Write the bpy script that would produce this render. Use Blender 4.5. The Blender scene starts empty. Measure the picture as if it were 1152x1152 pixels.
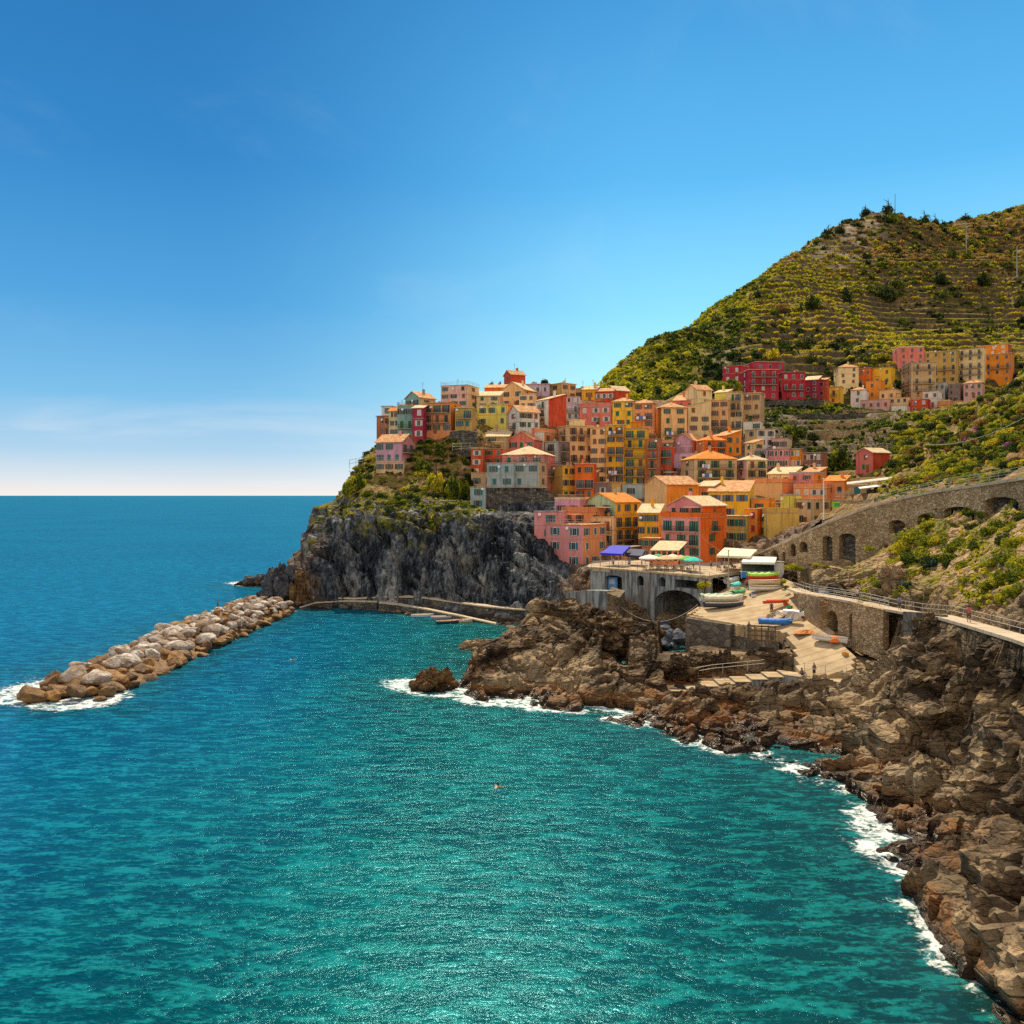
import bpy, math, random
import numpy as np
from mathutils import Vector, Matrix
from mathutils.geometry import tessellate_polygon

random.seed(11)
RNG = np.random.default_rng(5)
scene = bpy.context.scene
COL = scene.collection
CAMZ, HOR, FPX = 25.0, 557.0, 1000.0

def P(px, py, Y):
    return Vector(((px-576)*Y/FPX, Y, CAMZ-(py-HOR)*Y/FPX))
def XY(px, Y):
    return ((px-576)*Y/FPX, Y)
def zof(py, Y):
    return CAMZ-(py-HOR)*Y/FPX

# ------------------------------------------------------------ noise (numpy)
def _hash(ix, iy, iz):
    h = (ix.astype(np.int64)*374761393 + iy.astype(np.int64)*668265263 + iz.astype(np.int64)*2147483647) & 0xFFFFFFFF
    h = ((h ^ (h >> 13))*1274126177) & 0xFFFFFFFF
    h = (h ^ (h >> 16)) & 0xFFFFFF
    return h/float(0xFFFFFF)
def vnoise(x, y, z):
    x0, y0, z0 = np.floor(x), np.floor(y), np.floor(z)
    fx, fy, fz = x-x0, y-y0, z-z0
    fx = fx*fx*(3-2*fx); fy = fy*fy*(3-2*fy); fz = fz*fz*(3-2*fz)
    r = 0
    for dx in (0, 1):
        wx = fx if dx else 1-fx
        for dy in (0, 1):
            wy = fy if dy else 1-fy
            for dz in (0, 1):
                wz = fz if dz else 1-fz
                r = r + wx*wy*wz*_hash(x0+dx, y0+dy, z0+dz)
    return r*2-1
def fbm(x, y, z, octv=4, gain=.5):
    a, s, r = 1., 1., 0
    for i in range(octv):
        r = r + a*vnoise(x*s+i*17.3, y*s+i*9.1, z*s+i*5.7); a *= gain; s *= 2.03
    return r
def ridged(x, y, z, octv=4):
    a, s, r = 1., 1., 0
    for i in range(octv):
        r = r + a*(1-np.abs(vnoise(x*s+i*13.3, y*s+i*7.1, z*s+i*3.7))*2); a *= .5; s *= 2.1
    return r
def cells(x, y, z):
    """distance to the border between the two nearest feature points, and the cell's random number"""
    x0, y0, z0 = np.floor(x), np.floor(y), np.floor(z)
    d1 = np.full(x.shape, 9.); d2 = np.full(x.shape, 9.); idn = np.zeros(x.shape)
    for dx in (-1, 0, 1):
        for dy in (-1, 0, 1):
            for dz in (-1, 0, 1):
                cx, cy, cz = x0+dx, y0+dy, z0+dz
                h1 = _hash(cx, cy, cz); h2 = _hash(cx+31, cy+7, cz); h3 = _hash(cx, cy+57, cz+3)
                d = np.sqrt((cx+h1-x)**2+(cy+h2-y)**2+(cz+h3-z)**2)
                m = d < d1
                d2 = np.where(m, d1, np.minimum(d2, d)); idn = np.where(m, h1, idn); d1 = np.where(m, d, d1)
    return d2-d1, idn
def facets(x, y, z, sd=0.):
    """flat tilted facets with sharp steps between them, as in fractured rock"""
    x0, y0, z0 = np.floor(x), np.floor(y), np.floor(z)
    d1 = np.full(x.shape, 9.); d2 = np.full(x.shape, 9.); val = np.zeros(x.shape)
    for dx in (-1, 0, 1):
        for dy in (-1, 0, 1):
            for dz in (-1, 0, 1):
                cx, cy, cz = x0+dx, y0+dy, z0+dz
                h1 = _hash(cx, cy, cz); h2 = _hash(cx+31, cy+7, cz); h3 = _hash(cx, cy+57, cz+3)
                ox, oy, oz = x-cx-h1, y-cy-h2, z-cz-h3
                d = np.sqrt(ox*ox+oy*oy+oz*oz); m = d < d1
                v = (_hash(cx+3, cy+11, cz+sd)-.5)*1.2+(ox*(_hash(cx+91, cy, cz)-.5)+oy*(_hash(cx, cy+17, cz+71)-.5)+oz*(_hash(cx+5, cy+23, cz+9)-.5))*1.7
                d2 = np.where(m, d1, np.minimum(d2, d)); val = np.where(m, v, val); d1 = np.where(m, d, d1)
    return val, d2-d1
def sstep(a, b, x):
    t = np.clip((x-a)/(b-a), 0, 1); return t*t*(3-2*t)

# ------------------------------------------------------------ object helpers
def tag(o, label=None, cat=None, group=None, kind=None):
    if label: o['label'] = label
    if cat: o['category'] = cat
    if group: o['group'] = group
    if kind: o['kind'] = kind
    return o
def empty(name, loc, rz=0, label=None, cat=None, group=None):
    o = bpy.data.objects.new(name, None); COL.objects.link(o)
    o.location = loc; o.rotation_euler = (0, 0, rz); o.empty_display_size = .5
    return tag(o, label, cat, group)
def mobj(name, me, parent=None, loc=(0, 0, 0), rz=0):
    o = bpy.data.objects.new(name, me); COL.objects.link(o)
    o.location = loc; o.rotation_euler = (0, 0, rz)
    if parent is not None: o.parent = parent
    return o

class MB:
    def __init__(s): s.v, s.f, s.m = [], [], []
    def add(s, vs, fs, mi=0):
        b = len(s.v); s.v += [tuple(v) for v in vs]
        s.f += [tuple(i+b for i in f) for f in fs]; s.m += [mi]*len(fs); return s
    def box(s, x0, y0, z0, x1, y1, z1, mi=0):
        return s.add([(x0,y0,z0),(x1,y0,z0),(x1,y1,z0),(x0,y1,z0),(x0,y0,z1),(x1,y0,z1),(x1,y1,z1),(x0,y1,z1)],
            [(0,3,2,1),(4,5,6,7),(0,1,5,4),(1,2,6,5),(2,3,7,6),(3,0,4,7)], mi)
    def prism(s, poly, z0, z1, mi=0):
        n = len(poly)
        area = sum(poly[i][0]*poly[(i+1)%n][1]-poly[(i+1)%n][0]*poly[i][1] for i in range(n))
        if area < 0: poly = poly[::-1]
        g = (lambda z, i: z[i] if hasattr(z, '__len__') else z)
        if area < 0 and hasattr(z1, '__len__'): z1 = z1[::-1]
        vs = [(p[0], p[1], g(z0, i)) for i, p in enumerate(poly)]+[(p[0], p[1], g(z1, i)) for i, p in enumerate(poly)]
        fs = [tuple(range(n-1, -1, -1)), tuple(range(n, 2*n))]+[(i, (i+1)%n, n+(i+1)%n, n+i) for i in range(n)]
        return s.add(vs, fs, mi)
    def tube(s, pts, r, n=6, mi=0, cap=True):
        pts = [Vector(p) for p in pts]; rings = []
        for i, p in enumerate(pts):
            d = (pts[min(i+1, len(pts)-1)]-pts[max(i-1, 0)])
            d = d.normalized() if d.length > 1e-9 else Vector((0, 0, 1))
            a = d.orthogonal().normalized() if abs(d.z) > .9 else Vector((0, 0, 1)).cross(d).normalized()
            b = d.cross(a); rr = r[i] if hasattr(r, '__len__') else r
            rings.append([p+a*rr*math.cos(2*math.pi*k/n)+b*rr*math.sin(2*math.pi*k/n) for k in range(n)])
        vs = [v for q in rings for v in q]; fs = []
        for i in range(len(pts)-1):
            for k in range(n):
                fs.append((i*n+k, i*n+(k+1)%n, (i+1)*n+(k+1)%n, (i+1)*n+k))
        if cap: fs += [tuple(range(n-1, -1, -1)), tuple(range((len(pts)-1)*n, len(pts)*n))]
        return s.add(vs, fs, mi)
    def mesh(s, name, mats, smooth=False):
        me = bpy.data.meshes.new(name); me.from_pydata(s.v, [], s.f)
        for m in (mats if isinstance(mats, (list, tuple)) else [mats]): me.materials.append(m)
        me.polygons.foreach_set('material_index', s.m)
        if smooth: me.polygons.foreach_set('use_smooth', [True]*len(s.f))
        me.update(); return me
    def build(s, name, mats, parent=None, loc=(0, 0, 0), rz=0, smooth=False):
        return mobj(name, s.mesh(name, mats, smooth), parent, loc, rz)

def grid_mesh(name, V, mats, smooth=True, attrs=None, facemask=None):
    """V: (n, m, 3) array"""
    n, m = V.shape[:2]
    idx = np.arange(n*m).reshape(n, m)
    F = np.stack([idx[:-1, :-1], idx[1:, :-1], idx[1:, 1:], idx[:-1, 1:]], -1)
    if facemask is not None: F = F[facemask]
    F = F.reshape(-1, 4)
    me = bpy.data.meshes.new(name)
    me.vertices.add(n*m); me.vertices.foreach_set('co', V.reshape(-1).astype(np.float32))
    me.loops.add(F.size); me.loops.foreach_set('vertex_index', F.reshape(-1).astype(np.int32))
    me.polygons.add(len(F)); me.polygons.foreach_set('loop_start', (np.arange(len(F))*4).astype(np.int32))
    me.update(calc_edges=True)
    me.polygons.foreach_set('use_smooth', np.full(len(F), smooth))
    for k, a in (attrs or {}).items():
        at = me.attributes.new(k, 'FLOAT', 'POINT'); at.data.foreach_set('value', a.reshape(-1).astype(np.float32))
    for q in (mats if isinstance(mats, (list, tuple)) else [mats]): me.materials.append(q)
    me.update(); return me
def raw_mesh(name, V, F, mats, smooth=False, attrs=None):
    me = bpy.data.meshes.new(name); k = F.shape[1]
    me.vertices.add(len(V)); me.vertices.foreach_set('co', V.reshape(-1).astype(np.float32))
    me.loops.add(F.size); me.loops.foreach_set('vertex_index', F.reshape(-1).astype(np.int32))
    me.polygons.add(len(F)); me.polygons.foreach_set('loop_start', (np.arange(len(F))*k).astype(np.int32))
    me.update(calc_edges=True)
    me.polygons.foreach_set('use_smooth', np.full(len(F), smooth))
    for kk, a in (attrs or {}).items():
        at = me.attributes.new(kk, 'FLOAT', 'POINT'); at.data.foreach_set('value', a.reshape(-1).astype(np.float32))
    me.materials.append(mats); me.update(); return me

# ------------------------------------------------------------ materials
class NT:
    def __init__(s, name):
        s.m = bpy.data.materials.new(name); s.m.use_nodes = True
        s.t = s.m.node_tree; s.n = s.t.nodes; s.l = s.t.links
        s.p = s.n['Principled BSDF']
    def node(s, typ, **kw):
        x = s.n.new(typ)
        for k, v in kw.items(): setattr(x, k, v)
        return x
    def link(s, a, b): s.l.new(a, b)
    def val(s, x, sock):
        if isinstance(x, (int, float)): sock.default_value = x
        elif isinstance(x, (tuple, list)): sock.default_value = tuple(x)+((1,) if len(x) == 3 and sock.type == 'RGBA' else ())
        else: s.l.new(x, sock)
    def math(s, op, a, b=0., c=0., clamp=False):
        x = s.node('ShaderNodeMath', operation=op, use_clamp=clamp)
        s.val(a, x.inputs[0]); s.val(b, x.inputs[1]); s.val(c, x.inputs[2]); return x.outputs[0]
    def mapr(s, v, a, b, c=0., d=1., smooth=True):
        x = s.node('ShaderNodeMapRange', interpolation_type='SMOOTHSTEP' if smooth else 'LINEAR')
        s.val(v, x.inputs[0])
        for i, q in enumerate((a, b, c, d)): s.val(q, x.inputs[i+1])
        return x.outputs[0]
    def mix(s, f, a, b, typ='MIX'):
        x = s.node('ShaderNodeMix', data_type='RGBA', blend_type=typ)
        s.val(f, x.inputs[0]); s.val(a, x.inputs[6]); s.val(b, x.inputs[7]); return x.outputs[2]
    def coord(s, which='pos', scale=(1, 1, 1), rot=(0, 0, 0), loc=(0, 0, 0)):
        if which == 'pos': o = s.node('ShaderNodeNewGeometry').outputs['Position']
        else: o = s.node('ShaderNodeTexCoord').outputs[which]
        mp = s.node('ShaderNodeMapping'); s.link(o, mp.inputs[0])
        mp.inputs['Location'].default_value = loc; mp.inputs['Rotation'].default_value = rot; mp.inputs['Scale'].default_value = scale
        return mp.outputs[0]
    def noise(s, co, scale, detail=4, rough=.55, dist=0.):
        x = s.node('ShaderNodeTexNoise'); s.link(co, x.inputs['Vector'])
        x.inputs['Scale'].default_value = scale; x.inputs['Detail'].default_value = detail
        x.inputs['Roughness'].default_value = rough; x.inputs['Distortion'].default_value = dist
        return x.outputs['Fac']
    def voro(s, co, scale, feature='F1', out='Distance'):
        x = s.node('ShaderNodeTexVoronoi', feature=feature); s.link(co, x.inputs['Vector'])
        x.inputs['Scale'].default_value = scale; return x.outputs[out]
    def ramp(s, f, stops):
        x = s.node('ShaderNodeValToRGB'); s.val(f, x.inputs[0]); e = x.color_ramp.elements
        while len(e) < len(stops): e.new(.5)
        for i, (p, c) in enumerate(stops): e[i].position = p; e[i].color = tuple(c)+(1,)
        return x.outputs[0]
    def bump(s, h, strength=.5, dist=.1, normal=None):
        x = s.node('ShaderNodeBump'); s.val(h, x.inputs['Height'])
        x.inputs['Strength'].default_value = strength; x.inputs['Distance'].default_value = dist
        if normal is not None: s.link(normal, x.inputs['Normal'])
        return x.outputs[0]
    def out(s, color=None, rough=.8, normal=None, spec=.3, **kw):
        if color is not None: s.val(color, s.p.inputs['Base Color'])
        s.val(rough, s.p.inputs['Roughness']); s.p.inputs['Specular IOR Level'].default_value = spec
        if normal is not None: s.link(normal, s.p.inputs['Normal'])
        return s.m

def mat_plain(name, c, rough=.6, metal=0., spec=.4, var=.12, sc=2.):
    t = NT(name); co = t.coord('Object'); n = t.noise(co, sc, 5)
    k = t.mapr(n, .25, .75, 1-var, 1+var)
    col = t.mix(1., c, k, 'MULTIPLY'); t.p.inputs['Metallic'].default_value = metal
    return t.out(col, rough, t.bump(n, .15, .02), spec)
def mat_stucco(name, c):
    t = NT(name); co = t.coord('pos')
    info = t.node('ShaderNodeObjectInfo').outputs['Random']
    n1 = t.noise(co, .35, 5, .6); n2 = t.noise(co, 2.2, 5, .65); n3 = t.noise(t.coord('pos', (1.6, 1.6, .18)), 1.0, 4, .6)
    dark = tuple(x*.62 for x in c); light = tuple(min(.9, x*1.12+.03) for x in c)
    col = t.mix(t.mapr(n1, .35, .68), c, light)
    col = t.mix(t.math('MULTIPLY', t.mapr(n3, .48, .68), .7), col, dark)
    grey = tuple(x*.6+sum(c)/3*.32 for x in c)
    col = t.mix(t.math('MULTIPLY', t.mapr(n2, .6, .78), .45), col, grey)
    col = t.mix(1., col, t.mapr(info, 0, 1, .9, 1.08, False), 'MULTIPLY')
    return t.out(col, .9, t.bump(n2, .35, .05), .15)
def mat_tile(name, c, c2):
    t = NT(name); co = t.coord('Object')
    w = t.node('ShaderNodeTexWave', wave_type='BANDS', bands_direction='X'); t.link(co, w.inputs[0])
    w.inputs['Scale'].default_value = 1.1; w.inputs['Distortion'].default_value = .3
    n = t.noise(co, .9, 5, .65); v = t.voro(co, 3.2, out='Color')
    sep = t.node('ShaderNodeSeparateColor'); t.link(v, sep.inputs[0])
    col = t.mix(t.mapr(n, .35, .65), c, c2)
    col = t.mix(t.mapr(sep.outputs[0], .3, 1, 0, .45), col, tuple(x*.5 for x in c))
    h = t.math('ADD', w.outputs['Fac'], t.math('MULTIPLY', sep.outputs[1], .4))
    return t.out(col, .85, t.bump(h, .6, .08), .2)
def mat_masonry(name, c1, c2, c3, scale=1.6, mortar=(.3, .27, .22), flat=1.8):
    t = NT(name); co = t.coord('pos', (1, 1, flat))
    nz = t.noise(co, .8, 3); 
    wv = t.node('ShaderNodeVectorMath', operation='ADD'); t.link(co, wv.inputs[0])
    cmb = t.node('ShaderNodeCombineXYZ'); 
    for i in range(3): t.link(t.math('MULTIPLY', nz, .3), cmb.inputs[i])
    t.link(cmb.outputs[0], wv.inputs[1])
    d = t.voro(wv.outputs[0], scale, 'DISTANCE_TO_EDGE'); v = t.voro(wv.outputs[0], scale, out='Color')
    sep = t.node('ShaderNodeSeparateColor'); t.link(v, sep.inputs[0])
    col = t.ramp(sep.outputs[0], [(0., c1), (.5, c2), (1., c3)])
    big = t.noise(t.coord('pos'), .18, 5, .6)
    col = t.mix(t.mapr(big, .4, .7, 0, .6), col, tuple(x*.55 for x in c1))
    col = t.mix(t.mapr(d, .0, .07, .75, 0), col, mortar)
    h = t.math('ADD', t.mapr(d, 0, .12), t.math('MULTIPLY', t.noise(co, 6, 4), .35))
    return t.out(col, .92, t.bump(h, .8, .12), .15)
def mat_rock(name, stops, nscale=.25, crack=.45, strata=(1, 1, 1), rot=(0, 0, 0), wet=True, bumpd=.35, algae=True):
    t = NT(name); co = t.coord('pos', strata, rot); cw = t.coord('pos')
    a = t.noise(co, nscale, 8, .65, .6); b = t.noise(co, nscale*6, 8, .7); g = t.noise(cw, .07, 4)
    f = t.math('ADD', t.math('MULTIPLY', a, .65), t.math('MULTIPLY', b, .35))
    col = t.ramp(t.mapr(f, .34, .66, 0, 1, False), stops)
    col = t.mix(t.mapr(g, .4, .65, 0, .35), col, tuple(x*1.3 for x in stops[-1][1]))
    wv = t.node('ShaderNodeVectorMath', operation='ADD'); t.link(co, wv.inputs[0])
    nn = t.node('ShaderNodeTexNoise'); t.link(co, nn.inputs['Vector']); nn.inputs['Scale'].default_value = crack*1.3; nn.inputs['Detail'].default_value = 4
    sc = t.node('ShaderNodeVectorMath', operation='SCALE'); t.link(nn.outputs['Color'], sc.inputs[0]); sc.inputs['Scale'].default_value = 1.6
    t.link(sc.outputs[0], wv.inputs[1])
    d1 = t.voro(wv.outputs[0], crack, 'DISTANCE_TO_EDGE'); d2 = t.voro(wv.outputs[0], crack*3.3, 'DISTANCE_TO_EDGE')
    h = t.math('ADD', t.math('MULTIPLY', t.mapr(d1, 0, .12), 1.3), t.math('MULTIPLY', t.mapr(d2, 0, .18), .5))
    h = t.math('ADD', h, t.math('MULTIPLY', b, 1.3))
    rough = .88
    if wet:
        sepp = t.node('ShaderNodeSeparateXYZ'); t.link(cw, sepp.inputs[0])
        zz = t.math('ADD', sepp.outputs[2], t.math('MULTIPLY', t.math('SUBTRACT', t.noise(cw, .4, 4), .5), 2.2))
        if algae:
            band = t.math('MULTIPLY', t.mapr(zz, 1.9, 1.1), t.mapr(t.noise(cw, .25, 3), .35, .6))
            col = t.mix(t.math('MULTIPLY', band, .75), col, (.30, .12, .03))
        wetf = t.mapr(zz, 1.3, .3)
        col = t.mix(wetf, col, (.045, .026, .014)); rough = t.mapr(wetf, 0, 1, .88, .35)
    return t.out(col, rough, t.bump(h, .9, bumpd), .25)
# ------------------------------------------------------------ the houses
# x0, corner, x1, eaves, foot (photo pixels at the depth Y), Y (None = from the slope), colours, roof, columns, shutters, label, extras
YT = [(635, 178), (600, 195), (560, 225), (540, 240), (500, 265), (480, 280), (455, 300), (445, 312), (430, 330)]
def depth_at(py):
    if py >= YT[0][0]: return YT[0][1]-(py-635)*.5
    for (a, ya), (b, yb) in zip(YT, YT[1:]):
        if py >= b: return ya+(yb-ya)*(a-py)/(a-b)
    return 330+(430-py)*1.5
CP = dict(pink=(.72,.27,.27), rose=(.70,.19,.15), salmon=(.80,.30,.12), orange=(.84,.27,.03), flame=(.80,.15,.015), yellow=(.88,.50,.04), gold=(.88,.40,.02),
    ochre=(.58,.36,.10), mustard=(.66,.42,.10), cream=(.78,.60,.32), beige=(.66,.45,.24), peach=(.84,.48,.22), red=(.62,.08,.03), brick=(.5,.15,.06), crimson=(.50,.03,.05),
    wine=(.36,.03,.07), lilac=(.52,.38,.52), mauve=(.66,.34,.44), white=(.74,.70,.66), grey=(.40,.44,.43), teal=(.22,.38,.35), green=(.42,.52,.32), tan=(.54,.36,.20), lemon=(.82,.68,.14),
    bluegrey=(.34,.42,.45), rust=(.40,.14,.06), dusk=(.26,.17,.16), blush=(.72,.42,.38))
HT = [
 # headland, left end
 (428,433,437,468,491,252,'brick','blush','F',(1,1),'dark','narrow brick orange house at the seaward end of the clifftop row',''),
 (433,440,443,457,490,256,'white','white','F',(1,0),'dark','slim white house squeezed in between the brick orange end house and the cream one',''),
 (439,448,453,462,491,250,'cream','cream','G',(2,0),'dark','cream house under an orange tile roof near the seaward end of the clifftop',''),
 (447,465,468,457,495,248,'teal','grey','P',(2,0),'dark','grey green house with a roof terrace beside the crimson one on the clifftop','br'),
 (456,472,490,447,470,262,'teal','beige','G2',(2,1),'dark','teal and beige gabled house rising behind the crimson one',''),
 (466,476,479,459,494,244,'wine','wine','S',(1,0),'white','narrow crimson house with white framed windows on the clifftop','w'),
 (476,507,518,453,487,246,'salmon','orange','F',(3,1),'dark','broad brick salmon house with two iron balconies above the clifftop garden','b'),
 (512,531,536,459,483,243,'ochre','ochre','F',(2,0),'teal','small ochre house with a wide turquoise window facing the sea','b'),
 (496,526,539,433,458,272,'blush','peach','T',(3,1),'dark','pale blush house with a railed roof terrace, tallest over the seaward row','r'),
 (423,452,467,497,521,232,'mauve','pink','G',(3,2),'teal','lilac pink villa with terracotta roof standing alone below the clifftop row','b'),
 (423,454,460,520,531,230,'beige','beige','L',(3,0),'dark','low beige storey carrying the lilac pink villa','r'),
 # crown of the hill
 (567,575,591,421,436,300,'red','red','G2',(1,0),'dark','small red house on the very top of the village skyline','a'),
 (545,570,573,436,448,292,'flame','orange','S',(1,0),'dark','low flame orange house just left of the topmost red one',''),
 (564,590,604,438,458,284,'peach','orange','G2',(2,2),'dark','peach gabled house beneath the topmost red one',''),
 (536,562,566,445,460,276,'cream','peach','S',(2,0),'dark','cream house between the blush roof terrace and the lemon house',''),
 (537,571,585,455,492,256,'lemon','orange','F',(3,0),'teal','lemon yellow house with white upper storey above the terrace gardens','b'),
 (572,584,607,463,493,250,'white','white','G2',(1,3),'dark','white house with a glazed gable beside the lemon yellow one','b'),
 (584,602,604,444,460,270,'peach','peach','P',(2,0),'grey','peach house with a grey garage door behind the white glazed gable',''),
 (592,618,620,432,444,292,'lilac','lilac','F',(3,0),'white','pale lilac house right of the topmost red one',''),
 (603,617,637,449,478,262,'white','red','S',(1,0),'dark','white house with one big blank red side wall','b'),
 (618,632,648,431,449,290,'ochre','peach','F',(1,2),'dark','ochre house with a flat roof and aerials right of the lilac one','a'),
 (640,655,664,437,450,296,'beige','cream','F',(2,0),'dark','low beige house with roof aerials on the skyline left of the far hill','a'),
 (655,671,674,438,450,290,'gold','gold','S',(1,0),'dark','low golden house on the skyline beside a red one','r'),
 (670,690,693,440,451,288,'red','red','S',(3,0),'white','red house on the skyline between golden and far red roofs','r'),
 (682,692,708,439,450,300,'brick','red','G2',(1,0),'dark','far red gabled house last on the skyline before the green hill',''),
 (637,651,653,446,473,268,'lilac','white','L',(2,0),'white','narrow pinkish white house right of the big red wall','b'),
 (652,688,690,457,477,264,'rose','rose','L',(3,0),'white','wide rose house with a white canopied roof terrace','bp'),
 (689,713,716,451,480,262,'yellow','yellow','H',(2,0),'green','yellow hipped house next to a salmon one high in the village','l'),
 (713,735,738,453,482,260,'salmon','salmon','H',(2,0),'brown','salmon house with two long balconies high in the village','bl'),
 # second band
 (580,612,629,486,512,250,'white','salmon','L',(0,2),'brown','white and salmon terraced house below the big red wall','bp'),
 (573,600,610,494,507,244,'rose','rose','G2',(3,0),'dark','small rose gabled house tucked behind the large tiled hip roof',''),
 (534,572,578,491,508,246,'tan','salmon','S',(1,0),'dark','tan house with blank wall directly under the lemon yellow one',''),
 (530,543,548,505,536,236,'red','brick','P',(1,0),'white','red house with open shutters beside the clifftop garden',''),
 (545,566,574,505,524,238,'red','brick','L',(2,0),'dark','deep red house with an arched dark doorway left of the large hip roof',''),
 (565,612,624,511,548,228,'pink','rose','H',(3,1),'dark','pink house under the large pale tiled hip roof','bw'),
 (530,556,562,532,549,230,'tan','tan','L',(2,0),'dark','tan balcony house between the red one and the blue grey one','b'),
 (548,578,580,521,549,224,'bluegrey','grey','L',(2,0),'teal','blue grey house with teal shutters on the left of the rough stone buttress','r'),
 (577,606,615,520,549,223,'grey','beige','L',(2,1),'teal','grey beige house with teal shutters on top of the rough stone buttress','r'),
 (628,641,667,479,530,250,'beige','peach','F',(1,3),'brown','tall peach beige house with brown shutters in the middle of the village','bt'),
 (664,682,685,481,545,249,'peach','peach','F',(2,0),'brown','tall peach house with brown shutters left of the golden tower house',''),
 (682,702,704,478,545,247,'gold','gold','F',(2,0),'dark','narrow golden tower house with a laundry balcony','bl'),
 (702,727,730,482,547,246,'yellow','yellow','F',(2,0),'dark','tall yellow house with four rows of balconies','bt'),
 (726,742,745,494,549,244,'brick','brick','L',(1,0),'dark','tall brick red house right of the yellow one with four balcony rows','b'),
 (741,756,760,503,549,246,'red','red','L',(2,0),'dark','deep red house stepped down beside the brick red one','b'),
 (620,633,648,524,563,232,'ochre','yellow','L',(0,2),'dark','ochre house with a blue railed roof terrace over dark lower floors','r'),
 (647,668,671,522,563,230,'flame','red','F',(2,0),'dark','bright vermilion house above the green gabled one','b'),
 (613,628,640,497,530,246,'grey','dusk','F',(1,1),'dark','shadowed grey house in the gap left of the tall peach beige one','b'),  # its dusk wall has the gap's shadow put into the colour
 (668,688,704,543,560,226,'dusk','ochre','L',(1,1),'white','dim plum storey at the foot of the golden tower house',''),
 (700,722,730,545,560,226,'bluegrey','grey','L',(1,1),'dark','low blue grey annex at the foot of the tall yellow house',''),
 (735,760,775,540,556,228,'rust','brick','L',(2,1),'dark','rust red low house at the foot of the deep red one',''),
 (735,744,773,458,500,262,'ochre','peach','H',(0,2),'green','peach orange hipped house with a sheet hanging from its balcony','bl'),
 (770,774,800,457,497,268,'beige','cream','S',(0,2),'brown','cream house with brown shutters joined to the square tower house',''),
 (757,785,790,450,462,276,'rose','rose','S',(2,0),'dark','low rose roofed house behind the peach orange hipped one',''),
 (771,784,801,438,486,274,'cream','cream','G2',(0,1),'brown','tall cream tower house with a bright blank gable wall',''),
 (800,819,822,450,490,268,'peach','peach','L',(2,0),'brown','peach house with an orange topped terrace right of the cream tower','b'),
 (804,818,824,441,452,285,'lemon','cream','S',(0,0),'dark','low pale yellow house whose bright side wall shows above the terraces',''),
 (821,834,837,441,492,272,'cream','cream','F',(2,0),'dark','tall greyish cream house left of the brick tan one','b'),
 (836,856,860,442,474,274,'tan','tan','F',(2,0),'brown','brick tan house on the right corner of the upper terrace row','c'),
 (836,856,859,474,496,271,'white','white','L',(2,0),'dark','whitewashed lower house carrying the brick tan one',''),
 (838,852,872,483,503,262,'cream','white','F',(1,2),'grey','white house with a dark arch near the terraced walls','b'),
 (757,778,794,495,512,256,'mauve','rose','G2',(0,0),'dark','windowless mauve gable below the peach orange hipped house',''),
 (754,785,792,510,536,246,'lilac','lilac','L',(3,0),'dark','lilac house with small dark windows right of the red ones','l'),
 (783,792,817,495,512,250,'salmon','flame','H',(0,2),'dark','flame red house with a deep shaded loggia under an orange roof','b'),
 (800,817,834,490,512,252,'orange','orange','S',(1,2),'dark','bright orange house beside the flame red loggia one',''),
 (766,781,829,516,548,234,'beige','beige','H',(1,3),'green','beige house with green upper shutters under a broad orange roof','bl'),
 (829,840,863,517,547,234,'blush','cream','H',(1,2),'dark','cream house with pale hip roof right of the broad orange roof','b'),
 (850,862,866,505,524,246,'lilac','lilac','F',(2,0),'dark','violet house at the end of the pink row by the cypress',''),
 (864,888,890,505,527,245,'pink','pink','F',(4,0),'dark','pink row house with a line of white framed windows','w'),
 (888,901,903,505,527,245,'orange','orange','F',(2,0),'white','bright orange end house of the pink row','w'),
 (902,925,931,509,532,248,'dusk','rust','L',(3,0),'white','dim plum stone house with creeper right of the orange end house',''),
 (864,892,902,533,548,226,'cream','cream','S',(2,1),'brown','low cream house with a pale sloping roof behind the peach terrace',''),
 (848,880,893,543,556,218,'peach','salmon','L',(0,0),'dark','long peach roof terrace with glowing parapet panels','p'),
 (888,915,928,533,552,220,'pink','orange','P',(2,1),'brown','pink and orange cube house with brown shutters near the flagpole',''),
 (893,930,938,549,571,212,'salmon','salmon','L',(4,0),'white','salmon terrace house below the pink and orange cube','p'),
 # lower band around the square
 (725,750,786,545,577,208,'peach','orange','G1',(0,2),'green','orange peach house with bright green shutters and a blank gable wall',''),
 (784,803,812,547,566,212,'salmon','salmon','S',(1,0),'dark','small salmon house with pale roof right of the green shuttered one',''),
 (797,842,848,553,584,206,'yellow','yellow','S',(3,0),'blue','yellow house with two wide blue shuttered windows','') ,
 (817,840,843,581,628,191,'mustard','mustard','F',(2,0),'green','mustard house with green shutters directly right of the pink and orange corner house','') ,
 (845,865,872,561,579,206,'orange','orange','L',(1,0),'dark','low orange house behind the mustard blank wall',''),
 (842,852,856,573,618,194,'orange','flame','L',(1,0),'red','narrow orange house with a red door and a hung white shirt','l'),
 (852,863,899,577,606,192,'lemon','mustard','L',(1,0),'green','mustard house with one great blank wall beside the stone ramp','p'),
 (880,890,898,558,578,204,'lemon','lemon','P',(0,0),'dark','bright lemon stair tower above the blank mustard wall',''),
 (895,915,934,562,592,200,'beige','tan','L',(2,2),'dark','beige workshop house with dark shop openings behind the flagpole',''),
 (657,692,720,565,622,198,'green','gold','G1',(2,3),'dark','green gabled and golden house under a bright orange tile roof','b'),
 (664,690,694,582,630,194,'peach','peach','L',(2,0),'dark','narrow peach front below the green gable','b'),
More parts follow.
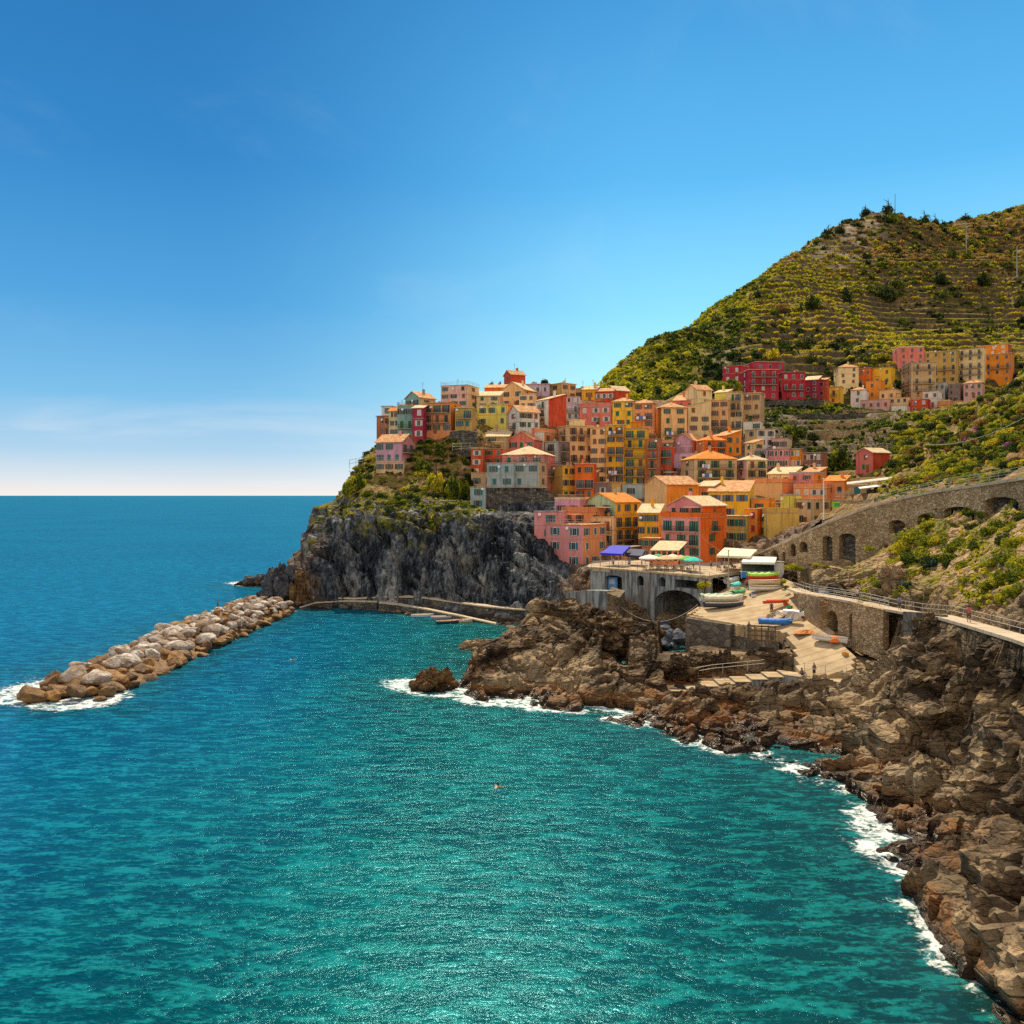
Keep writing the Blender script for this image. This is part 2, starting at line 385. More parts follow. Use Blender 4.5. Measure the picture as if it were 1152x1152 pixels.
 (718,741,746,577,618,194,'gold','yellow','S',(3,0),'dark','golden house with a pale roof left of the big pink and orange one','b'),
 (722,742,748,606,630,186,'rust','orange','L',(2,0),'dark','shaded rust ground floor behind the restaurant porch',''),
 (682,706,722,616,630,188,'salmon','dusk','L',(2,1),'dark','salmon ground floor behind the blue awning',''),
 (601,634,638,576,640,190,'pink','pink','L',(1,0),'teal','mauve pink house set against the cliff with a slate terrace','r'),
 (624,652,664,562,582,200,'mauve','pink','P',(2,1),'dark','small pink penthouse behind the salmon terrace',''),
 (632,660,681,576,592,194,'salmon','salmon','L',(2,1),'brown','salmon terrace storey on top of the pink corner house','p'),
 (614,656,682,591,640,184,'pink','salmon','L',(2,3),'teal','big pink corner house with white framed windows left of the square','wrl'),
 (751,790,817,569,584,186,'pink','flame','G1',(3,1),'dark','set back top storey of the pink and orange corner house',''),
 (744,788,817,583,630,180,'pink','flame','L',(3,1),'green','big pink and orange corner house facing the square','brp'),  # flame wall: the sunlit orange of the right side put into its colour
 # red complex under the hill
 (813,834,842,411,440,345,'crimson','crimson','T',(2,0),'white','crimson left wing with a white railed terrace','w'),
 (833,842,876,416,450,334,'crimson','crimson','F',(1,3),'white','main crimson block with two balconies under the green hill','bw'),
 (836,850,882,407,417,350,'crimson','wine','F',(1,3),'dark','set back crimson attic on the large red block',''),
 (875,880,906,419,449,338,'red','crimson','F',(1,3),'white','crimson wing with white framed windows right of the main red block','bw'),
 (905,920,924,427,449,345,'wine','wine','S',(2,0),'white','low dark crimson house at the right end of the red block','w'),
 (919,930,933,427,447,350,'red','red','S',(1,0),'white','small vermilion house closing the row of red ones','w'),
 # upper hamlet
 (930,946,949,435,455,360,'yellow','yellow','F',(1,0),'dark','small yellow house alone at the left foot of the upper hamlet','b'),
 (938,943,966,413,433,378,'cream','cream','H',(1,2),'brown','cream house at the left end of the upper hamlet row',''),
 (965,980,982,414,433,376,'flame','flame','F',(2,0),'dark','flame red house between cream and yellow in the upper hamlet row',''),
 (981,1004,1007,413,432,375,'yellow','yellow','F',(2,0),'dark','yellow house with hanging washing in the upper hamlet row','l'),
 (1004,1012,1040,391,412,388,'rose','rose','P',(1,3),'dark','rose red house standing highest at the back of the upper hamlet',''),
 (1039,1077,1079,394,430,380,'ochre','ochre','F',(4,0),'dark','ochre house with balconies behind the beige tower block','b'),
 (1077,1107,1109,391,428,378,'cream','cream','F',(3,0),'grey','cream house with balconies left of the orange end block','b'),
 (1101,1134,1138,387,399,384,'orange','brick','F',(3,0),'white','orange attic storey topping the last block of the upper hamlet',''),
 (1107,1138,1141,397,430,376,'orange','orange','F',(3,0),'dark','orange end block on the right of the upper hamlet','b'),
 (1014,1025,1053,408,448,364,'tan','beige','F',(2,2),'dark','beige tower block standing forward in the upper hamlet','b'),
 (1050,1063,1066,430,450,366,'grey','grey','L',(2,0),'dark','grey lean house right of the beige tower block',''),
 (974,990,996,428,448,366,'orange','orange','L',(1,0),'brown','small orange flat roofed house in the middle of the upper hamlet',''),
 (957,974,977,438,454,360,'white','white','H',(1,0),'dark','white house with an arched front low in the upper hamlet',''),
 (989,1008,1014,438,450,358,'peach','peach','F',(2,0),'dark','peach low house beside the beige tower block foot',''),
 (968,1000,1003,449,460,350,'blush','blush','L',(4,0),'dark','long blush low house at the lower edge of the upper hamlet',''),
 (1000,1022,1026,447,461,350,'beige','beige','L',(3,0),'dark','long beige low house below the beige tower block',''),
 (1038,1056,1060,440,458,352,'white','white','T',(2,0),'dark','white house with a railed loggia below the beige tower block','r'),
 (1024,1044,1047,449,465,345,'red','crimson','L',(2,0),'white','deep red house lowest in the upper hamlet','w'),
 (1003,1020,1024,456,468,342,'white','blush','L',(1,0),'dark','white cube at the lowest edge of the upper hamlet',''),
 (1055,1068,1071,451,463,346,'salmon','salmon','P',(1,0),'dark','salmon cube right of the deep red low house',''),
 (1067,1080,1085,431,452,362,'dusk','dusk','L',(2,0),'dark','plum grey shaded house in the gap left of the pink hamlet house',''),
 (1084,1105,1108,430,447,358,'blush','blush','H',(3,0),'dark','blush pink house below the orange end block','b'),
 (1066,1082,1086,452,464,348,'beige','beige','P',(1,0),'dark','small beige cube at the lower right edge of the upper hamlet',''),
 # single buildings right of the village
 (963,982,1001,509,531,232,'rose','red','G1',(1,0),'dark','lone rose barn with pale roof right of the cypress',''),
 (928,950,956,541,560,214,'salmon','orange','S',(2,0),'dark','salmon house with an orange sloping roof right of the flagpole',''),
 (955,976,979,544,562,192,'cream','cream','L',(3,0),'teal','cream chalet with teal doors above the stone ramp','r'),
 (529,546,549,548,586,221,'bluegrey','grey','L',(1,0),'teal','narrow blue grey annex with one teal window left of the rough stone buttress',''),
 (628,649,656,557,577,217,'rust','dusk','L',(2,0),'dark','low rust house tucked under the vermilion and ochre ones','r'),
 (838,848,859,498,518,250,'cream','peach','S',(1,1),'green','small cream house wedged in right of the bright orange one',''),
 (743,756,760,498,514,258,'ochre','tan','S',(1,0),'dark','narrow ochre house wedged in left of the mauve gable',''),
 (903,921,930,531,549,233,'peach','salmon','S',(2,1),'brown','small peach house behind the pink and orange cube house',''),
 (868,886,891,493,506,260,'blush','cream','L',(2,0),'dark','low blush house standing just above the pink row','r'),
 (655,668,674,533,548,238,'orange','rust','S',(1,0),'dark','small orange house between the vermilion one and the golden tower',''),
 (797,812,818,528,545,238,'blush','blush','L',(1,0),'white','small blush annex under the broad orange roof house','b'),
]
# ------------------------------------------------------------ camera, light, sky
cam_d = bpy.data.cameras.new('camera'); cam = bpy.data.objects.new('camera', cam_d); COL.objects.link(cam)
cam.location = (0, 0, CAMZ); cam.rotation_euler = (math.radians(90), 0, 0)
cam_d.sensor_width = 36; cam_d.lens = 36*FPX/1152; cam_d.shift_y = -19/1152
cam_d.clip_start = .5; cam_d.clip_end = 60000
scene.camera = cam
SUN_AZ, SUN_EL = math.radians(-3), math.radians(49)
sv = Vector((math.sin(SUN_AZ)*math.cos(SUN_EL), math.cos(SUN_AZ)*math.cos(SUN_EL), math.sin(SUN_EL)))
sd = bpy.data.lights.new('sun', 'SUN'); sd.energy = 5.0; sd.angle = math.radians(.6); sd.color = (1, .82, .54)
so = bpy.data.objects.new('sun', sd); COL.objects.link(so); so.rotation_mode = 'QUATERNION'
so.rotation_quaternion = (-sv).to_track_quat('-Z', 'Y'); so.location = (0, 0, 300)
scene.view_settings.view_transform = 'Standard'; scene.view_settings.look = 'None'
scene.view_settings.exposure = 0.16; scene.view_settings.gamma = 1
try: scene.cycles.use_denoising = False
except Exception: pass
scene.cycles.max_bounces = 6; scene.cycles.diffuse_bounces = 3; scene.cycles.glossy_bounces = 2
scene.cycles.sample_clamp_indirect = 4; scene.cycles.sample_clamp_direct = 7

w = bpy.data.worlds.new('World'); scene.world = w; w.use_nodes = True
class WT(NT):
    def __init__(s, world): s.t = world.node_tree; s.n = s.t.nodes; s.l = s.t.links
t = WT(w); bg = t.n['Background']
sky = t.node('ShaderNodeTexSky', sky_type='NISHITA'); sky.sun_disc = False
sky.sun_elevation = SUN_EL; sky.sun_rotation = SUN_AZ; sky.air_density = 1.2; sky.dust_density = .6; sky.ozone_density = 2.5
gen = t.node('ShaderNodeTexCoord').outputs['Generated']
sp = t.node('ShaderNodeSeparateXYZ'); t.link(gen, sp.inputs[0]); dx, dy, dz = sp.outputs
el = dz
left = t.ramp(t.mapr(el, 0, .55, 0, 1, False), [(0, (.86,.78,.72)), (.03, (.66,.72,.76)), (.085, (.40,.60,.77)), (.19, (.19,.48,.75)), (.37, (.080,.34,.67)), (.62, (.034,.225,.54)), (1, (.022,.15,.40))])
right = t.ramp(t.mapr(el, 0, .55, 0, 1, False), [(0, (.84,.97,1.0)), (.2, (.50,.93,1.0)), (.36, (.27,.72,.99)), (.6, (.11,.46,.84)), (1, (.04,.25,.58))])
side = t.mapr(t.math('ADD', dx, t.math('MULTIPLY', el, .12)), -.30, .22)
grad = t.mix(side, left, right)
cn = t.node('ShaderNodeMapping'); t.link(gen, cn.inputs[0]); cn.inputs['Scale'].default_value = (1.6, 1.6, 12); cn.inputs['Rotation'].default_value = (0, .10, 0)
cl = t.noise(cn.outputs[0], 2.2, 6, .55, .4)
cf = t.math('MULTIPLY', t.mapr(cl, .46, .72), t.mapr(el, .14, .02, 0, .45))
cn2 = t.node('ShaderNodeMapping'); t.link(gen, cn2.inputs[0]); cn2.inputs['Scale'].default_value = (2.4, 1, 3.2); cn2.inputs['Rotation'].default_value = (0, -.5, 0)
wisp = t.math('MULTIPLY', t.mapr(t.noise(cn2.outputs[0], 1.7, 7, .6, .8), .5, .78), .10)
grad = t.mix(cf, grad, (.78,.80,.84)); grad = t.mix(wisp, grad, (.55,.70,.88))
skyc = t.mix(1., sky.outputs[0], (.11,.11,.11), 'MULTIPLY')
# bright warm cloud added behind the viewer to fill the walls facing it
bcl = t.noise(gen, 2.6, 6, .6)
fill_cloud = t.mix(t.mapr(bcl, .35, .6, .45, 1), skyc, (.94, .81, .66))
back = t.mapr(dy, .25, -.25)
full = t.mix(back, grad, fill_cloud)
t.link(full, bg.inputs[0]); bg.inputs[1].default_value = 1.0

# ------------------------------------------------------------ ground control points
CPT = []
def cp(px, py, Y): CPT.append((*XY(px, Y), zof(py, Y)))
def cz(px, Y, z): CPT.append((*XY(px, Y), z))
def wl(px, py, z=0.): Y = 25000/(py-557); CPT.append((*XY(px, Y), z))
def xyz(x, y, z): CPT.append((x, y, z))
# foreshore waterline
for a in [(527,770),(545,783),(600,787),(660,797),(720,808),(760,822),(820,840),(860,852),(920,865),(945,890),(985,915),(1000,935),(1010,960),(1040,1000),(1080,1060),(1120,1120),(1152,1170)]:
    wl(*a)
for a in [(490,785),(527,800),(600,815),(660,825),(720,838),(760,855),(820,872),(880,905),(930,945),(955,985),(990,1040),(1020,1100),(1060,1170)]: wl(a[0], a[1], -2.5)
for a in [(551,749),(556,736),(564,723)]: wl(a[0], a[1], -.2)
for a in [(500,760),(536,748),(541,735),(505,735),(546,720),(520,715),(560,712),(600,706)]: wl(a[0], a[1], -2.5)
for a in [(640,672,140),(600,688,138),(575,703,135),(556,725,128),(680,690,138),(722,713,133),(620,705,132),(660,715,130),(700,722,128),(600,730,124),(560,752,121),(640,750,118),(700,770,110),(740,775,109),
          (760,745,118),(740,730,125),(800,735,124),(850,745,119),(780,790,104),(850,790,103),(880,800,98),(920,815,93),(950,800,93),(1000,800,88),(960,775,101),(1050,800,80),(985,840,82),(1010,880,74),(960,858,84),
          (1040,930,66),(1060,900,70),(1000,745,98),(1035,715,98),(1030,735,92),(1065,740,86),(1060,703,94),(1075,715,88),(1085,760,80),
          (1118,800,72),(1130,900,66),(1150,750,72),(1105,740,80),(1150,960,58),(1125,850,69),(1165,850,66),(1200,1000,45),(1120,990,53),(1160,1080,44.5),(1200,1170,38),(1250,900,55),
          (850,700,122),(880,720,120),(905,735,117),(775,700,131),(820,720,125)]: cp(*a)
for a in [(1086,67,.4),(1084,74,1.0),(1086,78,1.6),(1087,82,3.0),(1088,63,-.2),(1075,62,-.4),(1089,86,6.0),(1108,78,11.0),(1102,84,12.0),(1130,74,11.0)]: cz(*a)
for a in [(690,131,-1.0),(700,134,-.5),(765,149,-1.),(757,151,-.8),(773,147,-.8),(740,147,.8)]: cz(*a)
for a in [(700,152,1.5),(660,150,1.8),(640,153,2.),(620,158,1.),(600,160,-.5),(735,160,2.8),(760,152,1.2),(780,145,2.5),(770,162,3.5)]: cz(*a)
# the ramp and the platform
for a in [(860,670,148),(830,685,140),(800,690,139),(877,705,127),(900,700,130),(920,730,118),(930,758,111),(900,665,140),(850,655,157),(945,735,115),(870,690,135)]: CPT.append((*XY(a[0], a[2]), zof(a[1], a[2])-.6))
# lower path and slopes above it
for a in [(900,666,131),(930,670,123),(965,676,117),(1000,684,112),(1030,689,104),(1060,692,96),(1100,703,86),(1152,718,75),(1230,745,64)]: CPT.append((*XY(a[0], a[2]), zof(a[1], a[2])-.35))
for a in [(1100,685,92),(1150,695,82),(1152,600,102),(1100,600,114),(1050,650,115),(1060,605,126),(1000,620,133),(980,650,127),(940,655,131),(910,650,140),(1152,640,92),(1100,640,102),(1230,600,90),(1250,700,75),
          (925,634,151),(975,640,143),(890,642,158),(855,640,168),(1020,605,137),(1105,592,122),(1152,588,113)]: cp(*a)
# behind the arched wall
WALL = [(838,632,168),(880,613,158),(925,592,151),(975,573,145),(1020,561,138),(1060,553,131),(1105,547,123),(1152,540,114),(1240,524,98)]
for a in WALL: CPT.append((*XY(a[0], a[2]+2.5), zof(a[1], a[2])-.5)); CPT.append((*XY(a[0], a[2]+6.5), zof(a[1], a[2])-.1))
for a in [(960,553,188),(1000,548,172),(1030,530,180),(1080,510,190),(1100,530,146),(1060,538,156),(1152,505,145),(1152,415,190),(1100,449,215),(1060,475,235),(1015,500,252),(1152,450,172),(1120,480,180),(1080,495,210),(1230,380,190),(1230,480,140),
          (900,602,176),(940,580,172)]: cp(*a)
for a in [(150,0,280,56),(144,0,250,50),(173,0,300,58),(201,0,345,70),(125,0,262,46)]: xyz(a[0], a[2], a[3])
for a in [(990,480,268),(1000,465,300),(950,490,285),(905,498,282),(900,470,308),(870,458,322),(945,526,258),(940,470,310),(900,455,328),(1030,470,310),(1060,466,325)]: cp(*a)
# headland
for a in [(345,684),(400,684),(430,688),(470,695),(520,701),(560,704)]: wl(a[0], a[1], -1.2)
for a in [(345,690),(400,700),(470,715),(540,712)]: wl(a[0], a[1], -4)
for a in [(352,672,199),(400,676,198),(450,676,195),(500,680,190),(550,688,182),(600,690,175),(640,676,171),(665,662,170),
          (362,628,205),(375,600,209),(400,590,208),(440,584,207),(480,584,206),(520,583,203),(550,583,199),(590,590,194),(615,610,189),(632,635,182),(655,645,176),
          (350,650,206),(357,622,214),(372,578,224),(385,552,232),(400,527,240),(415,508,248),
          (430,560,218),(480,560,218),(520,566,213),(450,537,228),(500,535,230),(520,520,236),(490,500,246),(410,560,219),(395,575,214),(600,584,219),(560,582,219),(640,600,193)]: cp(*a)
for a in [(-52,196,-1),(-56,206,-2),(-57,216,-3),(-60,236,-4),(-61,262,-4),(-60,300,-4),(-50,330,-4),(-20,350,-4),(20,380,-4),(-44,330,-2),(-30,300,28),(-40,278,18),(-75,200,-6),(-80,300,-8),(-60,180,-5),(-44,172,-5),(-20,166,-5),(0,158,-4)]: xyz(*a)
# town square
for a in [(700,172,10.5),(760,168,10.5),(820,170,10.5),(850,170,10.5),(735,163,5.0),(690,168,7.5),(800,160,9.3),(830,162,9.6)]: cz(*a)
# houses stand on the ground
for h in HT:
    Y = h[5] or depth_at(h[4]); CPT.append((*XY(h[1], Y+1.0), zof(h[4], Y)-.3))
# the far hill
RIDGE = [(650,452,395),(682,436,415),(710,412,440),(740,392,460),(770,368,490),(800,345,520),(825,325,540),(850,315,560),(875,298,585),(900,272,610),(925,252,630),(950,238,645),(975,229,655),(1005,231,660),(1040,238,670),(1080,236,690),(1110,231,700),(1152,225,720),(1220,205,740),(1300,190,760)]
for a in RIDGE:
    cp(*a); x, y = XY(a[0], a[2]); z = zof(a[1], a[2])
    xyz(x-25, y+60, z-45); xyz(x-50, y+160, z-150)
for a in [(700,450,380),(740,440,385),(780,430,395),(760,410,425),(800,400,440),(830,400,410),(850,360,500),(900,400,430),(900,340,520),(950,300,570),(950,370,470),(1000,280,600),(1000,340,520),(1000,380,450),
          (1060,280,610),(1060,340,520),(1060,380,440),(1130,270,640),(1130,330,540),(1150,380,430),(1200,300,600),(1230,380,450),(880,390,420),(1100,395,415),(960,412,400)]: cp(*a)
C = np.array(CPT)
def _k(d): return d
D = np.sqrt(((C[:, None, :2]-C[None, :, :2])**2).sum(-1))
A = np.zeros((len(C)+3,)*2); A[:-3, :-3] = -_k(D)+np.eye(len(C))*-.02*0+np.eye(len(C))*.15
A[:-3, -3] = 1; A[:-3, -2:] = C[:, :2]; A[-3, :-3] = 1; A[-2:, :-3] = C[:, :2].T
WRBF = np.linalg.solve(A, np.concatenate([C[:, 2], [0, 0, 0]]))
def H(X, Y):
    X = np.asarray(X, float); Y = np.asarray(Y, float); sh = X.shape; x = X.ravel(); y = Y.ravel(); out = np.empty(len(x))
    for i in range(0, len(x), 20000):
        a, b = x[i:i+20000], y[i:i+20000]
        d = np.sqrt((a[:, None]-C[None, :, 0])**2+(b[:, None]-C[None, :, 1])**2)
        out[i:i+20000] = -_k(d)@WRBF[:-3]+WRBF[-3]+a*WRBF[-2]+b*WRBF[-1]
    return out.reshape(sh)
def H1(x, y): return float(H(np.array([x]), np.array([y]))[0])
def terrace(z, h, k=.85):
    q = z/h; f = q-np.floor(q)
    return z*(1-k)+k*h*(np.floor(q)+sstep(.62, .98, f))

def inpoly(X, Y, poly):
    r = np.zeros(X.shape, bool); n = len(poly)
    for i in range(n):
        x1, y1 = poly[i][:2]; x2, y2 = poly[(i+1) % n][:2]
        c = ((y1 > Y) != (y2 > Y)) & (X < (x2-x1)*(Y-y1)/(y2-y1+1e-9)+x1); r ^= c
    return r

# paved surfaces lying on the ground: (plan, height at each corner)
RAMP = [P(a, b, y) for a, b, y in [(862,643,165),(892,655,150),(905,672,134),(925,690,124),(945,715,117),(965,735,111),(962,756,107),(905,760,109),(893,748,112),(893,732,117),(882,714,124),(872,710,125.5),(776,693,138),(800,668,150),(832,650,162)]]
SQUARE = [Vector((*XY(a, y), 11.25)) for a, y in [(667,166.5),(735,160.5),(797,151.5),(835,160),(864,165.3),(858,172),(838,178),(817,186),(745,186),(700,190),(668,186),(660,172)]]
flat_zones = [([v[:2] for v in RAMP], np.array(RAMP)), ([v[:2] for v in SQUARE], np.array(SQUARE))]
PATHC = [(893,661.5,140),(905,666,131),(930,670,123),(965,676,117),(1000,684,112),(1030,689,104),(1060,692,96),(1100,703,86),(1152,718,75),(1230,745,64)]
PROM = [(a, b-.5, c+1.5) for a, b, c in WALL]
def path_z(poly, X, Y):
    """distance to a polyline and its height there"""
    best = np.full(X.shape, 1e9); zz = np.zeros(X.shape)
    for p, q in zip(poly, poly[1:]):
        ax, ay, az = p; bx, by, bz = q; L = (bx-ax)**2+(by-ay)**2
        tt = np.clip(((X-ax)*(bx-ax)+(Y-ay)*(by-ay))/L, 0, 1)
        d = np.hypot(X-ax-tt*(bx-ax), Y-ay-tt*(by-ay)); m = d < best
        best = np.where(m, d, best); zz = np.where(m, az+tt*(bz-az), zz)
    return best, zz
PATH3 = [tuple(P(*a)) for a in PATHC]; PROM3 = [tuple(P(*a)) for a in PROM]
def idw(poly, X, Y):
    s = 0; wsum = 0
    for v in poly:
        ww = 1/((X-v[0])**2+(Y-v[1])**2+.5)**1.5; s = s+ww*v[2]; wsum = wsum+ww
    return s/wsum
def strip(line, front, back, zs):
    """a plan polygon from 'back' metres behind a line of (x, y) to 'front' metres before it, with a ceiling height at each point"""
    poly = [(x, y+back) for x, y in line]+[(x, y-front) for x, y in line[::-1]]
    return poly, np.array([(x, y, z) for x, y, z in zip([p[0] for p in line], [p[1]-front*.3 for p in line], zs)])
WALL_PLAN = [XY(a[0], a[2]) for a in WALL]
WALL_FOOT = [zof(p, a[2]) for p, a in zip((640, 636, 634, 639, 603, 600, 598, 592, 590), WALL)]
LWP = [XY(a, c-1.3) for a, b, c in [(893,661.5,140),(905,666,131),(930,670,123),(965,676,117),(1000,684,112)]]
CLAMP = [strip(WALL_PLAN, 3.5, 2.0, WALL_FOOT),
    ([(46.4, 140), (45.2, 130), (45.6, 121.7), (47.6, 115.9), (49.2, 111.2), (46.5, 106.5), (38, 104), (34, 112), (36, 128), (40, 146)], np.array([(41, 140, 7.2), (41, 130, 6.2), (42.5, 121, 5.0), (44.5, 115, 4.1), (43, 108, 2.8), (36, 108, 2.4), (37, 122, 4.6)])),
    ([XY(770, 139), XY(825, 132.6), XY(880, 126), XY(884, 118), XY(822, 119), XY(772, 124)], np.array([(*XY(775, 137), 1.6), (*XY(800, 132), 2.6), (*XY(850, 127), 2.4), (*XY(878, 120), 3.2), (*XY(800, 121), 1.6), (*XY(850, 119.5), 1.9)])),
    ([(19, 106.5), (34, 106.5), (40, 103), (44, 99), (46, 103), (41, 110), (35, 117), (19, 118)], np.array([(20, 108, .2), (26, 108, .4), (33, 108, .6), (38, 104.5, .8), (43, 101, 1.2), (20, 116, 1.), (33, 116, 1.6), (28, 116, 1.2)])),
    ([XY(737, 118), XY(776, 118), XY(776, 153), XY(745, 153)], np.array([(*XY(742, 120), 3.0), (*XY(772, 120), 3.0), (*XY(757, 133), 1.2), (*XY(757, 142), -.2), (*XY(760, 151), -1.), (*XY(745, 148), .1)])),
    ([XY(676, 118), XY(708, 118), XY(708, 137), XY(678, 137)], np.array([(*XY(692, 119), .9), (*XY(692, 125), .2), (*XY(692, 131), -1.), (*XY(680, 135), .2), (*XY(705, 134), .1)])),
    ([(13, 167), (33.5, 152.5), (31, 146), (27, 141), (20, 141), (16, 145), (12, 152), (8, 160)], np.array([(15, 165, 5.0), (20, 160, 2.2), (26, 155, 1.0), (32, 150, 2.0), (28, 143, .6), (20, 143, .6), (12, 156, 2.5)]))]
def fitz(pts):
    a = np.array(pts); m = a[:, :2].mean(0); q = lambda x, y: np.stack([x*0+1, x, y, x*x, x*y, y*y, x*x*y, x*y*y][:6], -1)
    c = np.linalg.lstsq(q(a[:, 0]-m[0], a[:, 1]-m[1]), a[:, 2], rcond=None)[0]
    return lambda X, Y: q(X-m[0], Y-m[1])@c
RAMPZ = fitz(RAMP+[P(a, b, y) for a, b, y in [(870,690,135),(900,715,122),(920,735,116.5),(860,668,149),(930,748,113)]])
def flatten(X, Y, Z, drop=.35, front=True):
    for poly, pts in flat_zones:
        m = inpoly(X, Y, poly); Z = np.where(m, np.minimum(Z, (RAMPZ(X, Y) if len(poly) == len(RAMP) and poly[0] is flat_zones[0][0][0] else idw(pts, X, Y))-drop-.4), Z)
    for pl, wd in (((PATH3, 1.0),) if front else ((PATH3, 1.5), (PROM3, 2.2))):
        d, zz = path_z(pl, X, Y); k = sstep(wd+(.3 if front else 1.5), wd, d)
        Z = Z*(1-k)+(zz-.35)*k
    if front:
        for poly, pts in CLAMP:
            m = inpoly(X, Y, poly); Z = np.where(m, np.minimum(Z, idw(pts, X, Y)), Z)
    return Z

def rock_disp(X, Y, Z, kind):
    dX = np.gradient(Z, axis=0)/np.maximum(np.abs(np.gradient(X, axis=0)), 1e-3)
    dY = np.gradient(Z, axis=1)/np.maximum(np.abs(np.gradient(Y, axis=1)), 1e-3)
    n = np.stack([-dX, -dY, np.ones_like(Z)], -1); n /= np.linalg.norm(n, axis=-1, keepdims=True)
    if kind == 'shore':
        u = X*.8+Y*.35+Z*.5; v = Y*.9-X*.4; ww = Z*.85-X*.45-Y*.1
        wp = fbm(X*.09, Y*.09, Z*.09, 3)*1.6; ww = Z*.84-X*.40-Y*.16+wp
        f1, e1 = facets(u*.15, v*.17, ww*.24); f2, e2 = facets(u*.38+9, v*.42, ww*.85+f1*2, 4.); f3, e3 = facets(u*.95, v*1.1, ww*2.3+f2*2, 8.)
        fold = ridged(u*.10+ww*.05, v*.09, ww*.62, 3)
        a = f1*2.2+f2*1.15+f3*.26+fold*.55-1.5*(1-sstep(0, .07, e1))-.5*(1-sstep(0, .09, e2))-.12*(1-sstep(0, .14, e3))-1.5*(1-sstep(.0, .10, np.abs(vnoise(X*.22+Y*.12, Y*.05, Z*.03))))*sstep(2, 4, Z)*sstep(30, 36, X)+fbm(X*1.2, Y*1.2, Z*1.2, 3)*.05
        return n, (a-a.mean()+.3)*.66
    if kind == 'cliff':
        u = X+Z*(.35+.4*sstep(-25, 5, X))
        wob = fbm(X*.06, Y*.06, Z*.05, 3)*3
        c1, id1 = cells((u+wob)*.12, Y*.08, Z*.035); f4, e4 = facets((u+wob)*.30, Y*.25, Z*.14+id1*4); f5, e5 = facets(u*.8, Y*.8, Z*.5+f4*2, 3.); c2, id2 = cells((u+wob)*.34, Y*.2, Z*.09+id1*3); c3, id3 = cells((u-Z*.2)*.8, Y*.8, Z*.3)
        a = (sstep(0, .13, c1)*2.6-2.3+id1*2.6)+(sstep(0, .16, c2)*1.1-.9+id2*1.1)+sstep(0, .2, c3)*.45+fbm(u*.5, Y*.5, Z*.3, 4)*.45+ridged(u*.22, Y*.2, Z*.05, 2)*.4+f4*1.3+f5*.5-.5*(1-sstep(0, .1, e4))
        return n, a*.75
    if kind == 'earth':
        return n, fbm(X*.35, Y*.35, Z*.35, 5)*.5+ridged(X*.9, Y*.9, Z*1.6, 3)*.12

ROCK_WARM = [(0, (.010,.006,.004)), (.38, (.040,.024,.013)), (.60, (.135,.083,.042)), (.80, (.32,.215,.11)), (1, (.58,.44,.27))]
ROCK_COOL = [(0, (.008,.010,.015)), (.38, (.034,.042,.057)), (.62, (.135,.148,.165)), (1, (.42,.40,.37))]
M_SHORE = mat_rock('shore_rock', ROCK_WARM, .22, .32, (.8, .9, 1.9), (.3, .45, 0))
def mat_slope():
    """rock, dry earth and green by steepness and the 'green' attribute"""
    t = NT('slope_ground'); cw = t.coord('pos')
    co = t.coord('pos', (1, .6, .26), (0, .35, 0)); a = t.noise(co, .22, 8, .65, .7); b = t.noise(co, 1.5, 7, .7)
    cliff = t.ramp(t.mapr(t.math('ADD', t.math('MULTIPLY', a, .6), t.math('MULTIPLY', b, .4)), .38, .62, 0, 1, False), ROCK_COOL)
    an = t.node('ShaderNodeAttribute', attribute_name='warm').outputs['Fac']
    warm = t.ramp(t.noise(cw, .5, 8, .68), [(.3, (.06,.03,.014)), (.5, (.25,.13,.055)), (.7, (.55,.36,.18))])
    cliff = t.mix(t.mapr(t.noise(cw, .11, 5, .65, .8), .54, .70, 0, .4), cliff, (.13,.095,.06)); col = t.mix(an, cliff, warm)
    gr = t.node('ShaderNodeAttribute', attribute_name='green').outputs['Fac']
    gcol = t.ramp(t.noise(cw, .7, 7, .7), [(.3, (.04,.055,.01)), (.5, (.16,.16,.02)), (.68, (.38,.31,.04))])
    gm = t.math('MULTIPLY', gr, t.mapr(t.noise(cw, .35, 6, .7), .46, .58))
    col = t.mix(gm, col, gcol)
    d1 = t.voro(co, .45, 'DISTANCE_TO_EDGE')
    h = t.math('ADD', t.math('MULTIPLY', t.mapr(d1, 0, .1), .8), t.math('MULTIPLY', t.noise(cw, 1.6, 8, .7), 1.3))
    sepp = t.node('ShaderNodeSeparateXYZ'); t.link(cw, sepp.inputs[0])
    wetf = t.mapr(sepp.outputs[2], 1.6, .4)
    col = t.mix(wetf, col, (.04,.025,.015))
    return t.out(col, .88, t.bump(h, .9, .4), .2)
M_SLOPE = mat_slope()

def PWL(px, py): Y = 25000/(py-557); return ((px-576)*Y/1000, Y)
# ---- rocky foreshore
nx, ny = np.arange(-16, 78, .25), np.arange(34, 166, .25)
X, Y = np.meshgrid(nx, ny, indexing='ij'); Z = H(X, Y)
pd, _ = path_z(PATH3, X, Y); ed = np.full(X.shape, 1.)
flatm = np.zeros(X.shape)
for poly, pts in flat_zones: flatm = np.maximum(flatm, inpoly(X, Y, poly)*1.)
n, a = rock_disp(X, Y, Z, 'shore')
earth = sstep(11, 15, Z)*sstep(80, 95, Y)
# the golden slope above the path is gentler ground
amp = a*(1-earth*.75)*sstep(0, 3.5, pd+.6)*(1-flatm)
amp = amp*sstep(0, 3, np.abs(Z+1.6)+.8)+.45*sstep(-.6, .3, Z)*sstep(3, 1.5, Z)*(1-flatm)
V = np.stack([X, Y, Z], -1)+n*amp[..., None]
